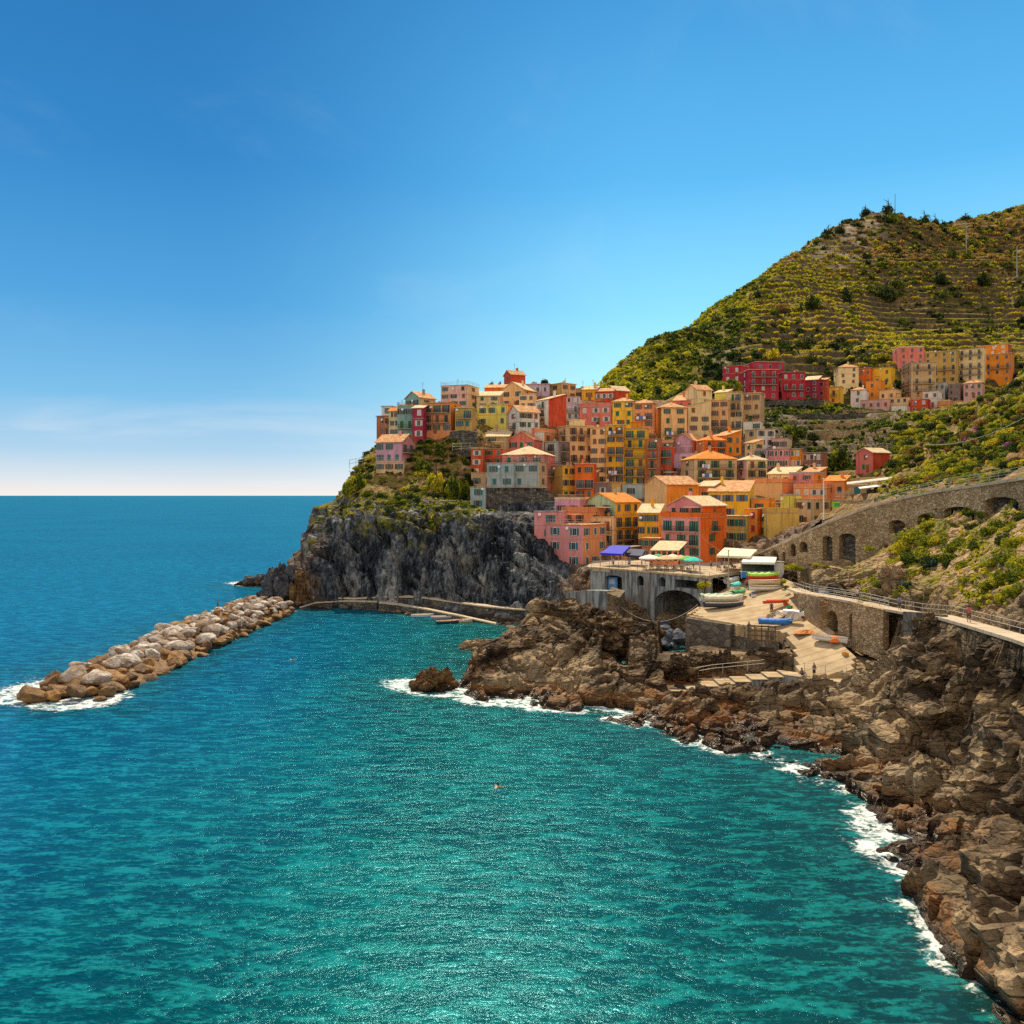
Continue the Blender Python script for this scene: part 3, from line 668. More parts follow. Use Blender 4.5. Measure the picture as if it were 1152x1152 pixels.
# the shelf inside the waterline never dips under water
SHL = [PWL(*q) for q in [(540,778),(600,781),(660,790),(720,801),(760,815),(820,833),(860,846),(915,860),(950,888),(990,912),(1008,938)]]
ins = inpoly(V[..., 0], V[..., 1], SHL+[(38, 66), (50, 90), (38, 120), (20, 130), (0, 128)])
shelf = .35+.9*sstep(0, 1.2, Z)+facets(X*.5, Y*.5, X*0+3)[0]*.9+fbm(X*.9, Y*.9, X*0, 3)*.25
V[..., 2] = np.where(ins & (Z > .05), np.maximum(V[..., 2], shelf), V[..., 2])
V[..., 2] = flatten(V[..., 0], V[..., 1], V[..., 2])
shoreV = V
keep = ~((V[:-1, :-1, 2] < -4) & (V[1:, 1:, 2] < -4))
keep &= ~(Y[:-1, :-1] > 163)
bh = inpoly(X, Y, [(x, y+1.2) for x, y in WALL_PLAN]+[(120, 90), (120, 200), (44, 200)])
keep &= ~(bh[:-1, :-1] & bh[1:, 1:])
earth2 = np.clip(earth*1.0, 0, 1)
def mat_shore():
    m = M_SHORE; t = NT.__new__(NT); t.m = m; t.t = m.node_tree; t.n = t.t.nodes; t.l = t.t.links; t.p = t.n['Principled BSDF']
    old = t.p.inputs['Base Color'].links[0].from_socket
    cw = t.coord('pos'); er = t.node('ShaderNodeAttribute', attribute_name='earth').outputs['Fac']
    warm = t.ramp(t.noise(cw, .6, 8, .68), [(.3, (.16,.09,.04)), (.5, (.42,.26,.13)), (.7, (.62,.46,.27))])
    col = t.mix(er, old, warm)
    gcol = t.ramp(t.noise(cw, 1.1, 7, .7), [(.3, (.07,.08,.012)), (.55, (.26,.24,.03)), (.7, (.42,.36,.05))])
    gm = t.math('MULTIPLY', er, t.mapr(t.noise(cw, .4, 6, .7), .48, .56))
    t.link(t.mix(gm, col, gcol), t.p.inputs['Base Color'])
mat_shore()
ob = mobj('shore_rocks_terrain', grid_mesh('shore_rocks_terrain', V, M_SHORE, False, {'earth': earth2}, keep)); tag(ob, 'layered brown sea rock sloping into the cove', kind='structure')

# ---- headland and village slope
nx, ny = np.arange(-66, 60, .45), np.concatenate([np.arange(161, 214, .33), np.arange(214, 300, .8)])
X, Y = np.meshgrid(nx, ny, indexing='ij'); Z = H(X, Y)
n, a = rock_disp(X, Y, Z, 'cliff')
_, e = rock_disp(X, Y, Z, 'earth')
dZ = np.hypot(np.gradient(Z, axis=0)/.45, np.gradient(Z, axis=1)/np.gradient(Y, axis=1))
steep = sstep(.5, 1.1, dZ)*sstep(24, 20, Z)
near_sq = inpoly(X, Y, [v[:2] for v in SQUARE])
amp = (a*np.clip(steep+.25*(Z < 20), 0, 1)+e*(1-steep))*(1-near_sq)
V = np.stack([X, Y, Z], -1)+n*amp[..., None]
V[..., 2] = flatten(V[..., 0], V[..., 1], V[..., 2])
cliffV = V
pxv = 576+1000*X/Y
wob = fbm(X*.15, Y*.15, Z*.15, 3)
warmA = np.clip(sstep(22, 27, Z)+.5*sstep(372, 345, pxv+wob*14)+.6*sstep(630, 650, pxv+wob*10), 0, 1)
greenA = sstep(13, 18, Z+wob*6)*sstep(556, 530, pxv+wob*14)
keep = ~((V[:-1, :-1, 2] < -5) & (V[1:, 1:, 2] < -5))
ob = mobj('headland_terrain', grid_mesh('headland_terrain', V, M_SLOPE, False, {'warm': warmA, 'green': greenA}, keep)); tag(ob, 'dark grey folded cliff carrying the village', kind='structure')

# ---- eastern slope and valley behind the arched wall
nx, ny = np.arange(30, 215, .7), np.arange(100, 352, .7)
X, Y = np.meshgrid(nx, ny, indexing='ij'); Z = H(X, Y)
tm = sstep(8, 14, path_z(PROM3, X, Y)[0])*sstep(850, 880, 576+1000*X/Y)
zt = terrace(Z+fbm(X*.05, Y*.05, X*0, 2)*1.2, 2.1, .9)
Z2 = Z*(1-tm)+zt*tm
_, e = rock_disp(X, Y, Z2, 'earth')
V = np.stack([X, Y, Z2+e*.45], -1)
V[..., 2] = flatten(V[..., 0], V[..., 1], V[..., 2], .35, False)
dprom, zprom = path_z(PROM3, X, Y)
# only the ground behind the wall line
wl_plan = [XY(a[0], a[2]+.4) for a in WALL]
behind = inpoly(X, Y, wl_plan+[(250, 100), (250, 352), (30, 352), (30, 300)]+[(44, 175)])
kf = behind[:-1, :-1] & behind[1:, 1:] & behind[1:, :-1] & behind[:-1, 1:]
f = (zt/2.1)-np.floor(zt/2.1)
pv_ = 576+1000*X/Y; greenA = sstep(40, 60, X)*(.55+.45*sstep(75, 95, X))*(1-.3*sstep(1030, 990, pv_)*sstep(235, 255, Y))
ob = mobj('valley_terrain', grid_mesh('valley_terrain', V, M_SLOPE, True, {'warm': 1-.55*sstep(1040, 1000, pv_)*sstep(235, 255, Y), 'green': greenA}, kf)); tag(ob, 'terraced green slope and valley behind the arched wall', kind='structure')

# ---- far hill
def mat_hill():
    t = NT('hill_ground'); cw = t.coord('pos')
    g = t.node('ShaderNodeNewGeometry'); sp = t.node('ShaderNodeSeparateXYZ'); t.link(g.outputs['Normal'], sp.inputs[0])
    green = t.ramp(t.noise(cw, .09, 8, .7), [(.3, (.06,.07,.014)), (.44, (.18,.17,.02)), (.56, (.40,.32,.035)), (.72, (.58,.42,.07))])
    dry = t.ramp(t.noise(cw, .2, 8, .7), [(.3, (.14,.085,.035)), (.52, (.38,.24,.09)), (.75, (.62,.44,.2))])
    sepp = t.node('ShaderNodeSeparateXYZ'); t.link(cw, sepp.inputs[0])
    up = t.mapr(sepp.outputs[2], 125, 185)
    k = t.mapr(t.math('ADD', t.noise(cw, .02, 6, .6), t.math('MULTIPLY', up, .10)), .5, .64)
    col = t.mix(k, green, dry)
    wall = t.ramp(t.noise(cw, .5, 6, .7), [(.3, (.045,.034,.016)), (.7, (.18,.13,.07))])
    col = t.mix(t.mapr(sp.outputs[2], .88, .70), col, wall)
    rk = t.math('MULTIPLY', t.node('ShaderNodeAttribute', attribute_name='rock').outputs['Fac'], t.mapr(t.noise(cw, .06, 6, .65), .47, .56))
    col = t.mix(rk, col, (.50,.40,.29))
    return t.out(col, .95, t.bump(t.noise(cw, .5, 8, .75), 1., 1.5), .1)
nx, ny = np.arange(20, 640, 2.5), np.concatenate([np.arange(345, 700, 1.3), np.arange(700, 960, 6)])
X, Y = np.meshgrid(nx, ny, indexing='ij'); Z = H(X, Y)
Z = Z+fbm(X*.012, Y*.012, X*0, 3)*5*sstep(380, 480, Y)+fbm(X*.06, Y*.06, X*0, 3)*1.4+ridged(X*.014, Y*.010, X*0, 3)*5*sstep(960, 830, 576+1000*X/Y)-2
tk = np.clip(sstep(760, 880, 576+1000*X/Y)*.95-.5*sstep(180, 215, Z), 0, 1)
zw = Z+fbm(X*.012, Y*.012, X*0, 4)*8; zt = terrace(zw, 4.4, .95); hillF = zw/4.4-np.floor(zw/4.4)
V = np.stack([X, Y, Z*(1-tk)+zt*tk], -1)
pxh = 576+1000*X/Y; pyh = 557-(Z-25)*1000/Y
rockA = np.exp(-((pxh-945)/35)**2-((pyh-268)/28)**2)*1.6+.5*np.exp(-((pxh-980)/22)**2-((pyh-245)/14)**2)+np.exp(-((pxh-815)/16)**2-((pyh-400)/18)**2)*.8
hillV = V; hillX, hillY = nx, ny
ob = mobj('far_hill', grid_mesh('far_hill', V, mat_hill(), True, {'rock': np.clip(rockA, 0, 1)})); tag(ob, 'steep terraced hill rising behind the village', kind='structure')
def near_z(Vg, gx, gy, x, y):
    i = int(np.clip(np.searchsorted(gx, x), 1, len(gx)-1)); j = int(np.clip(np.searchsorted(gy, y), 1, len(gy)-1))
    return float(Vg[i, j, 2])
def hit(px, py, y0, y1, step=.5):
    """first point of the ground under a line of sight"""
    ys = np.arange(y0, y1, step); xs = (px-576)*ys/1000; zs = CAMZ-(py-HOR)*ys/1000
    hs = H(xs, ys); k = np.argmax(hs > zs)
    if not (hs > zs).any(): return None
    return Vector((xs[k], ys[k], hs[k]))

# ---- paved surfaces
def mat_paving(name, c, c2):
    t = NT(name); cw = t.coord('pos'); a = t.noise(cw, .45, 7, .65); b = t.noise(cw, 3, 6, .7)
    col = t.mix(t.mapr(a, .35, .65), c, c2); col = t.mix(t.mapr(b, .55, .75, 0, .35), col, tuple(x*.5 for x in c))
    w = t.node('ShaderNodeTexWave', wave_type='BANDS', bands_direction='Y'); t.link(t.coord('pos', (.3, 1, 1)), w.inputs[0]); w.inputs['Scale'].default_value = .16; w.inputs['Distortion'].default_value = 1.5; w.inputs['Detail'].default_value = 3
    col = t.mix(t.mapr(w.outputs['Fac'], .93, 1., 0, .5), col, tuple(x*.45 for x in c))
    return t.out(col, .9, t.bump(b, .4, .04), .15)
M_PAVE = mat_paving('warm_concrete', (.40,.29,.17), (.54,.42,.26)); M_SQ = mat_paving('square_paving', (.46,.35,.24), (.56,.44,.30))
M_PATH = mat_paving('path_concrete', (.50,.40,.29), (.60,.50,.38))
def slab(name, pts, thick, mat, label):
    mb = MB(); mb.prism([p[:2] for p in pts], [p[2]-thick for p in pts], [p[2] for p in pts])
    me = mb.mesh(name, mat); 
    o = mobj(name, me); return tag(o, label, kind='structure')
def surf(name, pts, mat, label, res=.6, skirt=1.6):
    """a paved surface over a plan polygon, its height eased between the corners"""
    poly = [p[:2] for p in pts]; pa = np.array(pts)
    xs = np.arange(pa[:, 0].min(), pa[:, 0].max()+res, res); ys = np.arange(pa[:, 1].min(), pa[:, 1].max()+res, res)
    X, Y = np.meshgrid(xs, ys, indexing='ij'); m = inpoly(X, Y, poly); Z = RAMPZ(X, Y)
    import bmesh
    bm = bmesh.new(); nv = {}
    def vert(i, j):
        if (i, j) not in nv: nv[(i, j)] = bm.verts.new((X[i, j], Y[i, j], Z[i, j]))
        return nv[(i, j)]
    for i in range(len(xs)-1):
        for j in range(len(ys)-1):
            if m[i, j] and m[i+1, j] and m[i, j+1] and m[i+1, j+1]: bm.faces.new((vert(i, j), vert(i+1, j), vert(i+1, j+1), vert(i, j+1)))
    ed = [e for e in bm.edges if e.is_boundary]
    r = bmesh.ops.extrude_edge_only(bm, edges=ed)
    for v in r['geom']:
        if isinstance(v, bmesh.types.BMVert): v.co.z -= skirt
    bmesh.ops.recalc_face_normals(bm, faces=bm.faces)
    me = bpy.data.meshes.new(name); bm.to_mesh(me); bm.free(); me.materials.append(mat)
    return tag(mobj(name, me), label, kind='structure')
surf('boat_ramp', RAMP, M_PAVE, 'pale concrete boat ramp from the square to the water')
slab('square_pavement', SQUARE, .5, M_SQ, 'paved square with parasols above the arch')
def ribbon(name, pts, wd, thick, mat, label, side=0):
    pts = [Vector(p) for p in pts]; L, R = [], []
    for i, p in enumerate(pts):
        d = (pts[min(i+1, len(pts)-1)]-pts[max(i-1, 0)]); d.z = 0; d.normalize(); nn = Vector((-d.y, d.x, 0))
        L.append(p+nn*wd*(.5+side)); R.append(p-nn*wd*(.5-side))
    mb = MB()
    for i in range(len(pts)-1):
        a, b, c, d = L[i], L[i+1], R[i+1], R[i]
        dn = Vector((0, 0, -thick)); vs = [a, b, c, d, a+dn, b+dn, c+dn, d+dn]
        mb.add(vs, [(3,2,1,0),(4,5,6,7),(0,1,5,4),(2,3,7,6)]+([(0,4,7,3)] if i == 0 else [])+([(1,2,6,5)] if i == len(pts)-2 else []))
    o = mb.build(name, mat); 
    return tag(o, label, kind='structure'), L, R
_, pL, pR = ribbon('cliff_path', PATH3, 2.2, .3, M_PATH, 'narrow paved path along the cliff')
_, qL, qR = ribbon('promenade_path', [(x, y, z+.12) for x, y, z in PROM3], 2.6, .35, M_PATH, 'promenade path on top of the arched wall')

# ---- water
foam_src = np.concatenate([shoreV[(np.abs(shoreV[..., 2]) < .35)][::6], cliffV[(np.abs(cliffV[..., 2]) < .4)][::6]])[:, :2]
bw = []
for yy in np.arange(108, 192, 1.5): bw += [(-49.3-(190-yy)*.015, yy), (-62.3, yy)]
for xx in np.arange(-62, -49, 1.5): bw.append((xx, 107))
for (cx_, cy_, r_) in [(-10, 113.5, 2.8), (-51.8, 203, 4), (-47, 203, 3), (-70.5, 247, 5), (-62, 272, 5), (-4.1, 145, 2.6)]:
    bw += [(cx_+r_*math.cos(q), cy_+r_*math.sin(q)) for q in np.arange(0, 6.3, .4)]
foam_src = np.concatenate([foam_src, np.array(bw)])
gx = np.concatenate([-np.geomspace(30000, 95, 34), np.arange(-94, 50, .8), np.geomspace(51, 30000, 34)])
gy = np.concatenate([-np.geomspace(6000, 40, 10), np.arange(-30, 34, 6), np.arange(36, 290, .8), np.geomspace(291, 40000, 58)])
X, Y = np.meshgrid(gx, gy, indexing='ij'); dist = np.full(X.shape, 60.)
nearm = (X > -110) & (X < 60) & (Y > 30) & (Y < 288); xs, ys = X[nearm], Y[nearm]; dd = np.empty(len(xs))
for i in range(0, len(xs), 4000):
    dd[i:i+4000] = np.sqrt(((xs[i:i+4000, None]-foam_src[None, :, 0])**2+(ys[i:i+4000, None]-foam_src[None, :, 1])**2).min(1))
dist[nearm] = dd
spots = [(440,765,9,1.1),(465,770,6,1.3),(540,785,7,1.3),(600,792,6,1.0),(670,800,5,.8),(720,810,4,.7),(790,835,4,.6),(985,935,6,.62),(975,915,5,.5),(1000,955,6,.7),(945,890,4,.35),(900,865,4,.4),(830,845,4,.5),(15,775,9,1.3),(60,795,9,1.0),(110,790,7,.8),(150,780,5,.5),(275,655,12,2.2),(320,640,12,2.2),(300,650,10,1.6),(540,722,5,.7),(30,760,5,.8),(1040,1010,6,.5),(1085,1075,6,.45)]
foam = np.exp(-(dist/1.3)**2)*.62
for px, py, r, s in spots:
    yy = 25000/(py-557); xx = (px-576)*yy/1000
    foam += s*np.exp(-((X-xx)**2+(Y-yy)**2)/(r*r*.5))*np.exp(-dist/9.)
foam = np.clip(foam, 0, 1.)
shal = np.exp(-dist/7.)
gapw = 1.0
bay = sstep(-58, 6, X+.16*(120-Y))*sstep(250, 165, Y)
def mat_water():
    t = NT('sea_water'); cw = t.coord('pos')
    bayf = t.node('ShaderNodeAttribute', attribute_name='bay').outputs['Fac']; sh = t.node('ShaderNodeAttribute', attribute_name='shallow').outputs['Fac']
    fo = t.node('ShaderNodeAttribute', attribute_name='foam').outputs['Fac']
    n1 = t.noise(cw, .035, 5, .6, .5); n2 = t.noise(cw, .012, 4, .5)
    deep = t.mix(t.mapr(n2, .4, .6), (.001,.070,.185), (.001,.098,.225))
    teal = t.mix(t.mapr(n1, .38, .64), (.000,.046,.042), (.000,.112,.098))
    sx_ = t.node('ShaderNodeSeparateXYZ'); t.link(cw, sx_.inputs[0])
    teal = t.mix(t.mapr(t.math('ADD', sx_.outputs[0], t.math('MULTIPLY', n1, 16)), 4, 30, 0, .75), teal, (.000,.036,.030))  # darker green rightwards: depth and the cliff's reflection put into the colour
    col = t.mix(bayf, deep, teal)
    col = t.mix(t.math('MULTIPLY', sh, .55), col, (.008,.075,.055))
    col = t.mix(t.math('MULTIPLY', t.math('MULTIPLY', sh, sh), .6), col, (.035,.045,.03))
    m1 = t.coord('pos', (.35, 1, 1), (0, 0, .35))
    wv = t.noise(m1, 1.0, 5, .62, .7); wv2 = t.noise(t.coord('pos', (.6, 1, 1), (0, 0, -.2)), 3.1, 4, .65, .4); wv3 = t.noise(t.coord('pos', (.5, 1, 1), (0, 0, .2)), .11, 3, .5)
    h = t.math('ADD', t.math('MULTIPLY', wv, .8), t.math('MULTIPLY', wv2, .26)); h = t.math('ADD', h, t.math('MULTIPLY', wv3, 1.2))
    wd = t.math('MULTIPLY', t.mapr(t.noise(cw, .14, 6, .65, .5), .47, .60), t.mapr(sh, .05, .35, 0, .7)); col = t.mix(wd, col, (.006,.035,.028))
    # crests painted lighter and troughs darker, ripple light put into the colour
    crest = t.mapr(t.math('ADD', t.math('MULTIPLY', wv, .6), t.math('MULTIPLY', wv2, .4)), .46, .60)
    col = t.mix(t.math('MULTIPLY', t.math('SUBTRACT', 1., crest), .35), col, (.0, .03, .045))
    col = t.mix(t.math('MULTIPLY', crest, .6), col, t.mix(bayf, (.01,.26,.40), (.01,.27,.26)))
    fn = t.noise(t.coord('pos', (.8, 1, 1)), 1.3, 8, .72, 1.2); fl = t.noise(cw, .5, 6, .7, 2.)
    ff = t.math('ADD', t.math('MULTIPLY', fn, .55), t.math('MULTIPLY', fl, .45))
    thr = t.math('SUBTRACT', .71, t.math('MULTIPLY', fo, .29))
    fm = t.mapr(ff, thr, t.math('ADD', thr, .13))
    col = t.mix(fm, col, (.82,.84,.82))
    bp_ = t.bump(h, 1., .20); rgh = t.mapr(fm, 0, 1, .115, .8)
    m = t.out(col, 1., bp_, 0.)
    fr = t.node('ShaderNodeFresnel'); fr.inputs['IOR'].default_value = 1.33; t.link(bp_, fr.inputs['Normal'])
    gl = t.node('ShaderNodeBsdfGlossy'); gl.inputs['Color'].default_value = (.26, .76, 1, 1); t.link(rgh, gl.inputs['Roughness']); t.link(bp_, gl.inputs['Normal'])
    # a choppy sea never mirrors the horizon fully: the facets that face the viewer cap the reflection
    fac = t.math('MULTIPLY', t.math('MINIMUM', fr.outputs[0], .22), t.math('SUBTRACT', 1., fm))
    mx = t.node('ShaderNodeMixShader'); t.link(fac, mx.inputs[0]); t.link(t.p.outputs[0], mx.inputs[1]); t.link(gl.outputs[0], mx.inputs[2])
    t.link(mx.outputs[0], t.n['Material Output'].inputs[0]); return m
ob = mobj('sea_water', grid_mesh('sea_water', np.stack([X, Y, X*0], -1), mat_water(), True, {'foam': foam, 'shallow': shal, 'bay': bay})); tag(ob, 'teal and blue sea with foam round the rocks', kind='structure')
# ------------------------------------------------------------ houses
MS = {k: mat_stucco('stucco_'+k, v) for k, v in CP.items()}
M_TILE = mat_tile('terracotta_tiles', (.60,.25,.09), (.80,.50,.26)); M_TILE2 = mat_tile('bright_orange_tiles', (.78,.24,.03), (.85,.34,.06)); M_TILE3 = mat_tile('pale_tiles', (.74,.52,.28), (.84,.70,.46))
M_SLATE = mat_tile('slate', (.20,.22,.25), (.34,.35,.36))
M_TRIM = mat_plain('pale_trim', (.46,.36,.25), .8); M_TRIMW = mat_plain('white_trim', (.82,.80,.78), .7)
M_IRON = mat_plain('dark_iron', (.05,.05,.055), .55, .3); M_RAILW = mat_plain('pale_rail', (.44,.42,.38), .5)
M_CONC = mat_plain('concrete', (.42,.38,.33), .9, var=.3); M_STEEL = mat_plain('grey_steel', (.30,.33,.34), .45, .5)
t = NT('window_glass'); M_GLASS = t.out((.025,.035,.05), .12, None, .7)
SHC = dict(dark=(.035,.05,.05), green=(.02,.16,.06), teal=(.03,.17,.19), brown=(.28,.09,.03), white=(.62,.58,.52), red=(.45,.04,.02), blue=(.10,.20,.34), grey=(.14,.16,.19))
M_SH = {k: mat_plain('shutter_'+k, v, .6) for k, v in SHC.items()}
M_CLOTH = [mat_plain('washing_'+n, c, .9) for n, c in (('white', (.82,.80,.84)), ('blue', (.10,.20,.62)), ('lilac', (.55,.50,.80)), ('red', (.6,.08,.10)))]
PCV0, PCV1, PCV2 = mat_plain('sunshade_cream', (.76,.66,.46), .9), mat_plain('sunshade_green', (.12,.32,.16), .9), mat_plain('sunshade_orange', (.75,.30,.08), .9)
WCACHE = {}
def window_meshes(w, h, sh, style, frame):
    key = (round(w, 2), round(h, 2), sh, style, frame)
    if key in WCACHE: return WCACHE[key]
    fm = M_TRIMW if frame else M_TRIM
    b = MB(); f = .07
    b.box(-w/2-f, -.06, h, w/2+f, .0, h+f, 0); b.box(-w/2-f-.05, -.12, -f, w/2+f+.05, 0, 0, 0)
    b.box(-w/2-f, -.06, 0, -w/2, 0, h, 0); b.box(w/2, -.06, 0, w/2+f, 0, h, 0)
    fr = b.mesh('window_frame', fm)
    b = MB(); b.box(-w/2, -.025, 0, w/2, .03, h, 0); b.box(-.02, -.045, 0, .02, -.025, h, 1)
    pn = b.mesh('pane', [M_GLASS, M_TRIM])
    b = MB(); sw = w*.5
    if style == 'open': b.box(-sw/2, -.055, 0, sw/2, 0, h, 0)
    else: b.box(-w/2, -.055, 0, w/2, -.0255, h, 0)
    n = max(4, int(h/.22)); ww = sw/2 if style == 'open' else w/2
    for i in range(n): z = h*(i+.5)/n; b.box(-ww+.05, -.085, z-.05, ww-.05, -.055, z+.03, 0)
    shm = b.mesh('shutter', M_SH[sh])
    WCACHE[key] = (fr, pn, shm); return WCACHE[key]
def put_window(par, x, y, z, rz, w, h, sh, style, frame, far=False):
    """par: the thing; x, y, z the middle of the sill line on the wall, rz turns the window to face its wall"""
    fr, pn, shm = window_meshes(w, h, sh, style, frame)
    o = mobj('window', fr, par, (x, y, z), rz)
    mobj('pane', pn, o)
    if style == 'open' and not far:
        for s in (-1, 1): mobj('shutter', shm, o, (s*(w/2+.10+w*.25), 0, 0))
    elif style == 'closed': mobj('shutter', shm, o)
RCACHE = {}
def balcony(par, x, y, z, rz, L, dep=.95, solid=None, col=None):
    key = (round(L, 1), solid)
    if key not in RCACHE:
        b = MB(); b.box(-L/2, -dep, -.16, L/2, 0, 0); sm = b.mesh('balcony_slab', M_TRIM)
        b = MB(); hh = 1.0
        for zz in (hh, hh*.5, .1): b.box(-L/2, -dep, zz-.03, L/2, -dep+.05, zz+.03); b.box(-L/2, -dep+.05, zz-.03, -L/2+.05, 0, zz+.03); b.box(L/2-.05, -dep+.05, zz-.03, L/2, 0, zz+.03)
        n = int(L/.28)
        for i in range(n+1): xx = -L/2+.02+(L-.06)*i/n; b.box(xx, -dep+.005, 0, xx+.035, -dep+.045, hh-.03)
        RCACHE[key] = (sm, b.mesh('railing', M_IRON))
    sm, rm = RCACHE[key]
    o = mobj('balcony', sm, par, (x, y, z), rz); mobj('railing', rm, o)
def rail_box(par, x0, y0, x1, y1, z, mat, hh=1.0, sp=1.6, name='terrace_railing'):
    b = MB()
    for zz in (hh, hh*.55):
        b.box(x0, y0, z+zz-.03, x1, y0+.06, z+zz+.03); b.box(x0, y0+.06, z+zz-.03, x0+.06, y1, z+zz+.03); b.box(x1-.06, y0+.06, z+zz-.03, x1, y1, z+zz+.03)
    n = max(1, int((x1-x0)/sp)); m = max(1, int((y1-y0)/sp))
    for i in range(n+1): x = x0+(x1-x0-.06)*i/n; b.box(x, y0, z, x+.06, y0+.055, z+hh-.03)
    for i in range(1, m+1): y = y0+(y1-y0-.06)*i/m; b.box(x0, y, z, x0+.055, y+.06, z+hh-.03); b.box(x1-.055, y, z, x1, y+.06, z+hh-.03)
    b.build(name, mat, par)
def antenna(par, x, y, z, h=2.4):
    b = MB(); b.tube([(x, y, z-.2), (x, y, z+h)], .045, 5)
    for k, L in ((.95, .9), (.82, .7), (.7, .5)): b.box(x-L/2, y-.02, z+h*k, x+L/2, y+.02, z+h*k+.04)
    b.box(x-.02, y-.4, z+h*.82, x+.02, y+.5, z+h*.82+.04)
    b.build('aerial', M_STEEL, par)
def house(i, rec):
    x0, xc, x1, yt, yb, Yc, ca, cb, roof, cols, shc, label, ex = rec
    rg = random.Random(i*7+3)
    Yc = Yc or depth_at(yb); r = (xc-576)/1000
    wl_, wr_ = max(.5, xc-x0), max(.0, x1-xc)
    phi = math.atan2(wr_*1.0, wl_) ; phi = min(max(phi, math.radians(4)), math.radians(80))
    if wr_ <= 5 and wl_ > 12: phi = math.radians(9)
    th = math.atan(r)+phi; Xc = r*Yc
    r0, r1 = (x0-576)/1000, (x1-576)/1000
    WL = (Xc-r0*Yc)/(math.cos(th)+r0*math.sin(th))
    WR = (r1*Yc-Xc)/max(.02, (math.sin(th)-r1*math.cos(th))) if x1 > xc else 8
    if WR > 12: WR = 12
    WR0 = WR
    if WR < 3.5: WR = max(WR, 3.5)
    WLb = min(max(WL, 3.0), 30)
    zt, zb = zof(yt, Yc), zof(yb, Yc); Hh = zt-zb
    root = empty('house', (Xc, Yc, zb), -th, label, 'house')
    far = Yc > 300
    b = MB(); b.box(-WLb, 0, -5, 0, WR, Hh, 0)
    b.m[-6:] = [0, 0, 0, 1, 0, 0]      # the +x wall's second colour
    gb = []
    ov = .35
    if roof in ('G', 'G2'):           # ridge parallel to the left wall for G; gable in the left wall for G2
        pass
    ridge_h = {'G': .28*WR, 'G1': .22*WR, 'G2': .30*WLb, 'H': .2*min(WLb, WR), 'S': .28*WR}.get(roof, 0)
    ridge_h = min(ridge_h, 2.6)
    # G: eaves on the left wall, gable on the right wall;  G1: gable on the left wall (as seen), ridge running along the right wall;  G2: gable on the left wall too
    if roof == 'G':
        b.add([(0, 0, Hh), (0, WR, Hh), (0, WR/2, Hh+ridge_h), (-WLb, 0, Hh), (-WLb, WR, Hh), (-WLb, WR/2, Hh+ridge_h)], [(0, 1, 2), (4, 3, 5)], 1)
    if roof in ('G1', 'G2'):
        if roof == 'G1' and WR > WLb and False: pass
        b.add([(0, 0, Hh), (-WLb, 0, Hh), (-WLb/2, 0, Hh+ridge_h), (0, WR, Hh), (-WLb, WR, Hh), (-WLb/2, WR, Hh+ridge_h)], [(1, 0, 2), (3, 4, 5)], 0)
    if roof == 'S':
        b.add([(0, 0, Hh), (0, WR, Hh), (0, WR, Hh+ridge_h), (-WLb, 0, Hh), (-WLb, WR, Hh), (-WLb, WR, Hh+ridge_h)], [(0, 1, 2), (4, 3, 5), (1, 4, 5, 2)], 1)
    b.build('wall', [MS[ca], MS[cb]], root)
    # roof
    tile = M_TILE3 if any(k in label for k in ('pale', 'square tower')) else (M_TILE2 if 'orange tile' in label or 'orange roof' in label or 'orange sloping' in label or ca == 'green' else rg.choice([M_TILE, M_TILE, M_TILE3]))
    b = MB(); T = .16
    def sheet(p):  # a thick sloping sheet
        up = [(v[0], v[1], v[2]+T) for v in p]; n = len(p)
        b.add(list(p)+up, [tuple(range(n-1, -1, -1)), tuple(range(n, 2*n))]+[(k, (k+1) % n, n+(k+1) % n, n+k) for k in range(n)])
    e = Hh+.01
    if roof == 'G':
        s = ridge_h/(WR/2)
        sheet([(-WLb-ov, -ov, e-s*ov), (ov, -ov, e-s*ov), (ov, WR/2, e+ridge_h), (-WLb-ov, WR/2, e+ridge_h)])
        sheet([(ov, WR+ov, e-s*ov), (-WLb-ov, WR+ov, e-s*ov), (-WLb-ov, WR/2+.005, e+ridge_h), (ov, WR/2+.005, e+ridge_h)])
    elif roof in ('G1', 'G2'):
        s = ridge_h/(WLb/2)
        sheet([(ov, -ov, e-s*ov), (ov, WR+ov, e-s*ov), (-WLb/2, WR+ov, e+ridge_h), (-WLb/2, -ov, e+ridge_h)])
        sheet([(-WLb-ov, WR+ov, e-s*ov), (-WLb-ov, -ov, e-s*ov), (-WLb/2-.005, -ov, e+ridge_h), (-WLb/2-.005, WR+ov, e+ridge_h)])
    elif roof == 'S':
        s = ridge_h/WR
        sheet([(-WLb-ov, -ov, e-s*ov), (ov, -ov, e-s*ov), (ov, WR+.1, e+ridge_h+s*.1), (-WLb-ov, WR+.1, e+ridge_h+s*.1)])
    elif roof == 'H':
        m = min(WLb, WR)/2+ov; A_, B_ = (-WLb-ov, -ov), (ov, -ov); C_, D_ = (ov, WR+ov), (-WLb-ov, WR+ov)
        if WLb >= WR: R1, R2 = (-WLb-ov+m, WR/2), (ov-m, WR/2)
        else: R1, R2 = (-WLb/2, -ov+m), (-WLb/2, WR+ov-m)
        z0, z1 = e, e+ridge_h+.3
        vs = [(*A_, z0), (*B_, z0), (*C_, z0), (*D_, z0), (*R1, z1), (*R2, z1), (*A_, z0-T), (*B_, z0-T), (*C_, z0-T), (*D_, z0-T)]
        fs = ([(0, 1, 5, 4), (1, 2, 5), (2, 3, 4, 5), (3, 0, 4)] if WLb >= WR else [(0, 1, 4), (1, 2, 5, 4), (2, 3, 5), (3, 0, 4, 5)])
